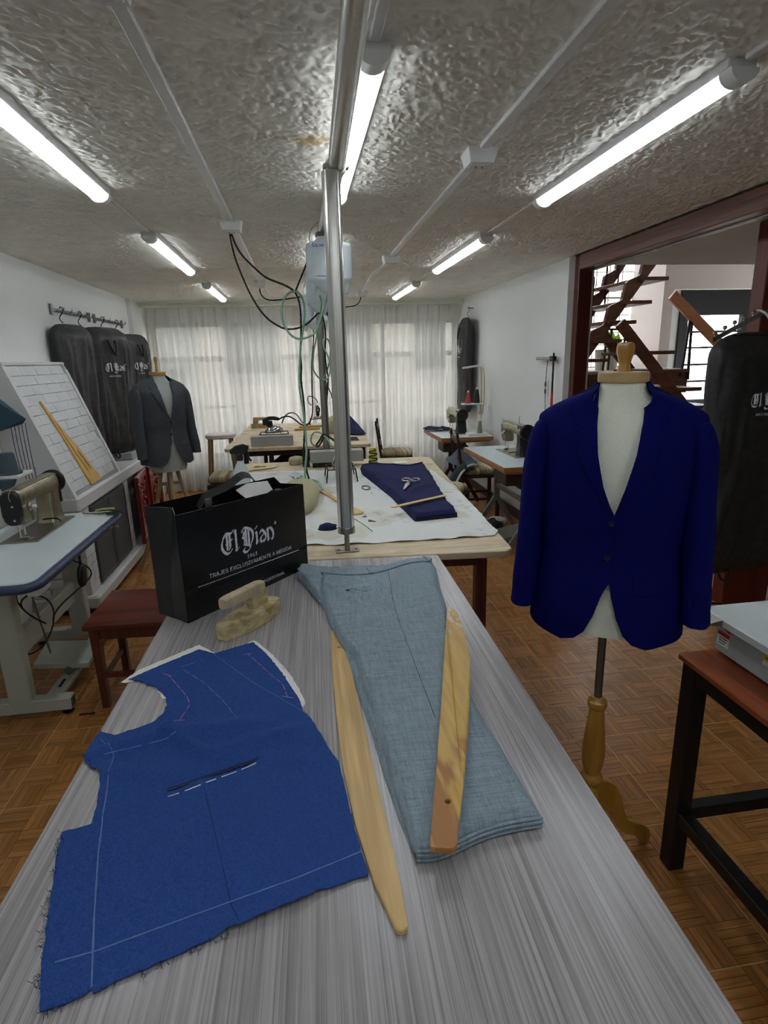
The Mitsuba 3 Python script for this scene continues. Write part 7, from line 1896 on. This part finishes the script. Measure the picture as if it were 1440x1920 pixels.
# landing with plants
struct('landing', bx(2.36, 4.9, 6.85, 8.69, 1.30, 1.395, 0.004), 'm_pinkish', label='landing with plants behind the stairs')
struct('fascia', bx(2.36, 4.9, 6.82, 6.85, 1.10, 1.36, 0.003), 'm_stair_wood', 'landing')
struct('support', bx(2.40, 4.85, 6.9, 8.6, 0.0, 1.30), 'm_wall', 'landing')


def saw_board(p0, p1, depth, th, n, m, parent, name='stringer'):
    """A stair board from p0 up to p1 with saw teeth on its upper side."""
    p0, p1 = np.array(p0, float), np.array(p1, float)
    d = p1 - p0; L = np.hypot(np.hypot(d[0], d[1]), d[2])
    ex_ = d / L
    hz = np.array([d[0], d[1], 0]); hz /= np.linalg.norm(hz)
    ey_ = np.cross(np.cross(hz, [0, 0, 1.0]), ex_); ey_ = ey_ if ey_[2] > 0 else -ey_
    pts = [(0, 0)]
    for k in range(n):
        a, b = L * k / n, L * (k + 1) / n
        pts += [(a + (b - a) * 0.05, -depth * 0.0 + depth * 0.55), (a + (b - a) * 0.52, depth), (a + (b - a) * 0.60, depth), (b - (b - a) * 0.03, depth * 0.55)]
    pts += [(L, 0)]
    g = [(0, 0), *pts[1:-1], (L, 0)]
    return obj(name, to_plane(extr(g, -th / 2, th / 2), p0, ex_, ey_), m, parent, smooth=False)


st = thing('staircase', 'open brown wooden staircase with sawtooth boards in the hall', 'stairs')
saw_board((2.98, 6.05, 1.36), (3.90, 6.05, 2.60), 0.15, 0.05, 5, 'm_stair_wood', st)
saw_board((3.30, 6.95, 1.56), (4.10, 6.95, 2.78), 0.15, 0.05, 5, 'm_stair_wood', st)
for x, z in ((3.24, 1.535), (3.38, 1.735), (3.53, 1.925), (3.69, 2.125), (3.86, 2.36)):
    obj('tread', bx(x - 0.22, x + 0.10, 5.98, 7.05, z - 0.018, z + 0.018, 0.004), 'm_stair_wood', st, smooth=False)
for x, z in ((3.30, 1.56), (3.44, 1.76), (3.59, 1.95), (3.75, 2.15), (3.90, 2.38)): obj('baluster', tube([(x, 6.9, z), (x, 6.9, z + 0.55)], 0.010, 6), 'm_frame_black', st)
obj('stringer', bar((3.23, 5.62, 1.90), (4.95, 5.62, 0.06), 0.05, 0.105, ch=0.003), 'm_stair_wood', st)
obj('stringer', bar((3.45, 6.4, 1.86), (5.05, 6.4, 0.06), 0.05, 0.105, ch=0.003), 'm_stair_wood', st)
for k in range(9):
    z = 1.60 - 0.19 * k; x = 3.62 + 0.175 * k
    obj('tread', bx(x - 0.10, x + 0.22, 5.58, 6.48, z - 0.018, z + 0.018, 0.004), 'm_stair_wood', st, smooth=False)
t = thing('handrail', 'broad orange brown handrail board descending in front of the black door', 'handrail')
obj('board', bar((4.56, 6.8, 2.275), (5.62, 6.8, 1.40), 0.045, 0.125, ch=0.004), 'm_orange_wood', t)
for a, b in (((4.84, 6.8, 2.04), (4.79, 6.8, 1.30)), ((4.86, 6.8, 2.02), (4.89, 6.8, 1.26)), ((5.30, 6.8, 1.64), (5.28, 6.8, 0.0)), ((5.56, 6.8, 1.42), (5.56, 6.8, 0.0))): obj('baluster', tube([a, b], 0.016, 6), 'm_frame_black', t)


def pot_plant(x, y, z, r, h, label, n, s, seed):
    t = thing('potted_plant', label, 'plant')
    obj('pot', lathe([(0.0, 0), (r * 0.78, 0), (r, h), (r * 0.92, h), (r * 0.88, h - 0.02), (0, h - 0.025)], 22, (x, y, z)), 'm_pot', t, smooth=30)
    r4 = np.random.default_rng(seed)
    for k in range(n):
        a = r4.uniform(0, 2 * np.pi); el = r4.uniform(0.5, 1.35)
        d = np.array([math.cos(a) * math.cos(el), math.sin(a) * math.cos(el), math.sin(el)])
        base = np.array([x, y, z + h - 0.03]); L = s * r4.uniform(0.6, 1.1)
        q = spline([base, base + d * L * 0.5 + [0, 0, 0.02], base + d * L + [0, 0, -0.25 * L * (1.3 - el)]], 7)
        side = np.cross(d, [0, 0, 1.0]); side /= np.linalg.norm(side) + 1e-9
        wv = np.array([0.006, 0.02, 0.045, 0.055, 0.05, 0.03, 0.004])[:, None] * s / 0.25
        m_ = loft(np.stack([q - side * wv, q + np.array([0, 0, -0.012]) * (wv > 0.02), q + side * wv], 1), closed=False)
        obj('leaf', m_, 'm_leaf', t, smooth=60)


pot_plant(4.13, 7.35, 1.396, 0.105, 0.27, 'bright green leafy plant in a pale pot on the landing', 26, 0.27, 51)
obj('pot', lathe([(0.0, 0), (0.055, 0), (0.075, 0.26), (0.065, 0.26), (0.06, 0.24), (0, 0.235)], 22, (3.93, 7.25, 1.396)), 'm_pot', smooth=30, label='empty pale pot left of the green plant on the landing', cat='pot')
t = thing('plant_stand', 'black plant stand with splayed legs on the landing', 'stand')
obj('ring', tube([(4.02 + 0.13 * math.cos(a), 7.08 + 0.10 * math.sin(a), 1.90) for a in np.linspace(0, 2 * np.pi, 17)[:-1]], 0.010, 6, closed=True), 'm_frame_black', t)
for a, b in (((3.90, 7.06), (3.85, 7.02)), ((4.13, 7.06), (4.15, 7.02)), ((4.02, 7.17), (4.02, 7.20))): obj('leg', tube([(*a, 1.90), (*b, 1.396)], 0.014, 6), 'm_frame_black', t)
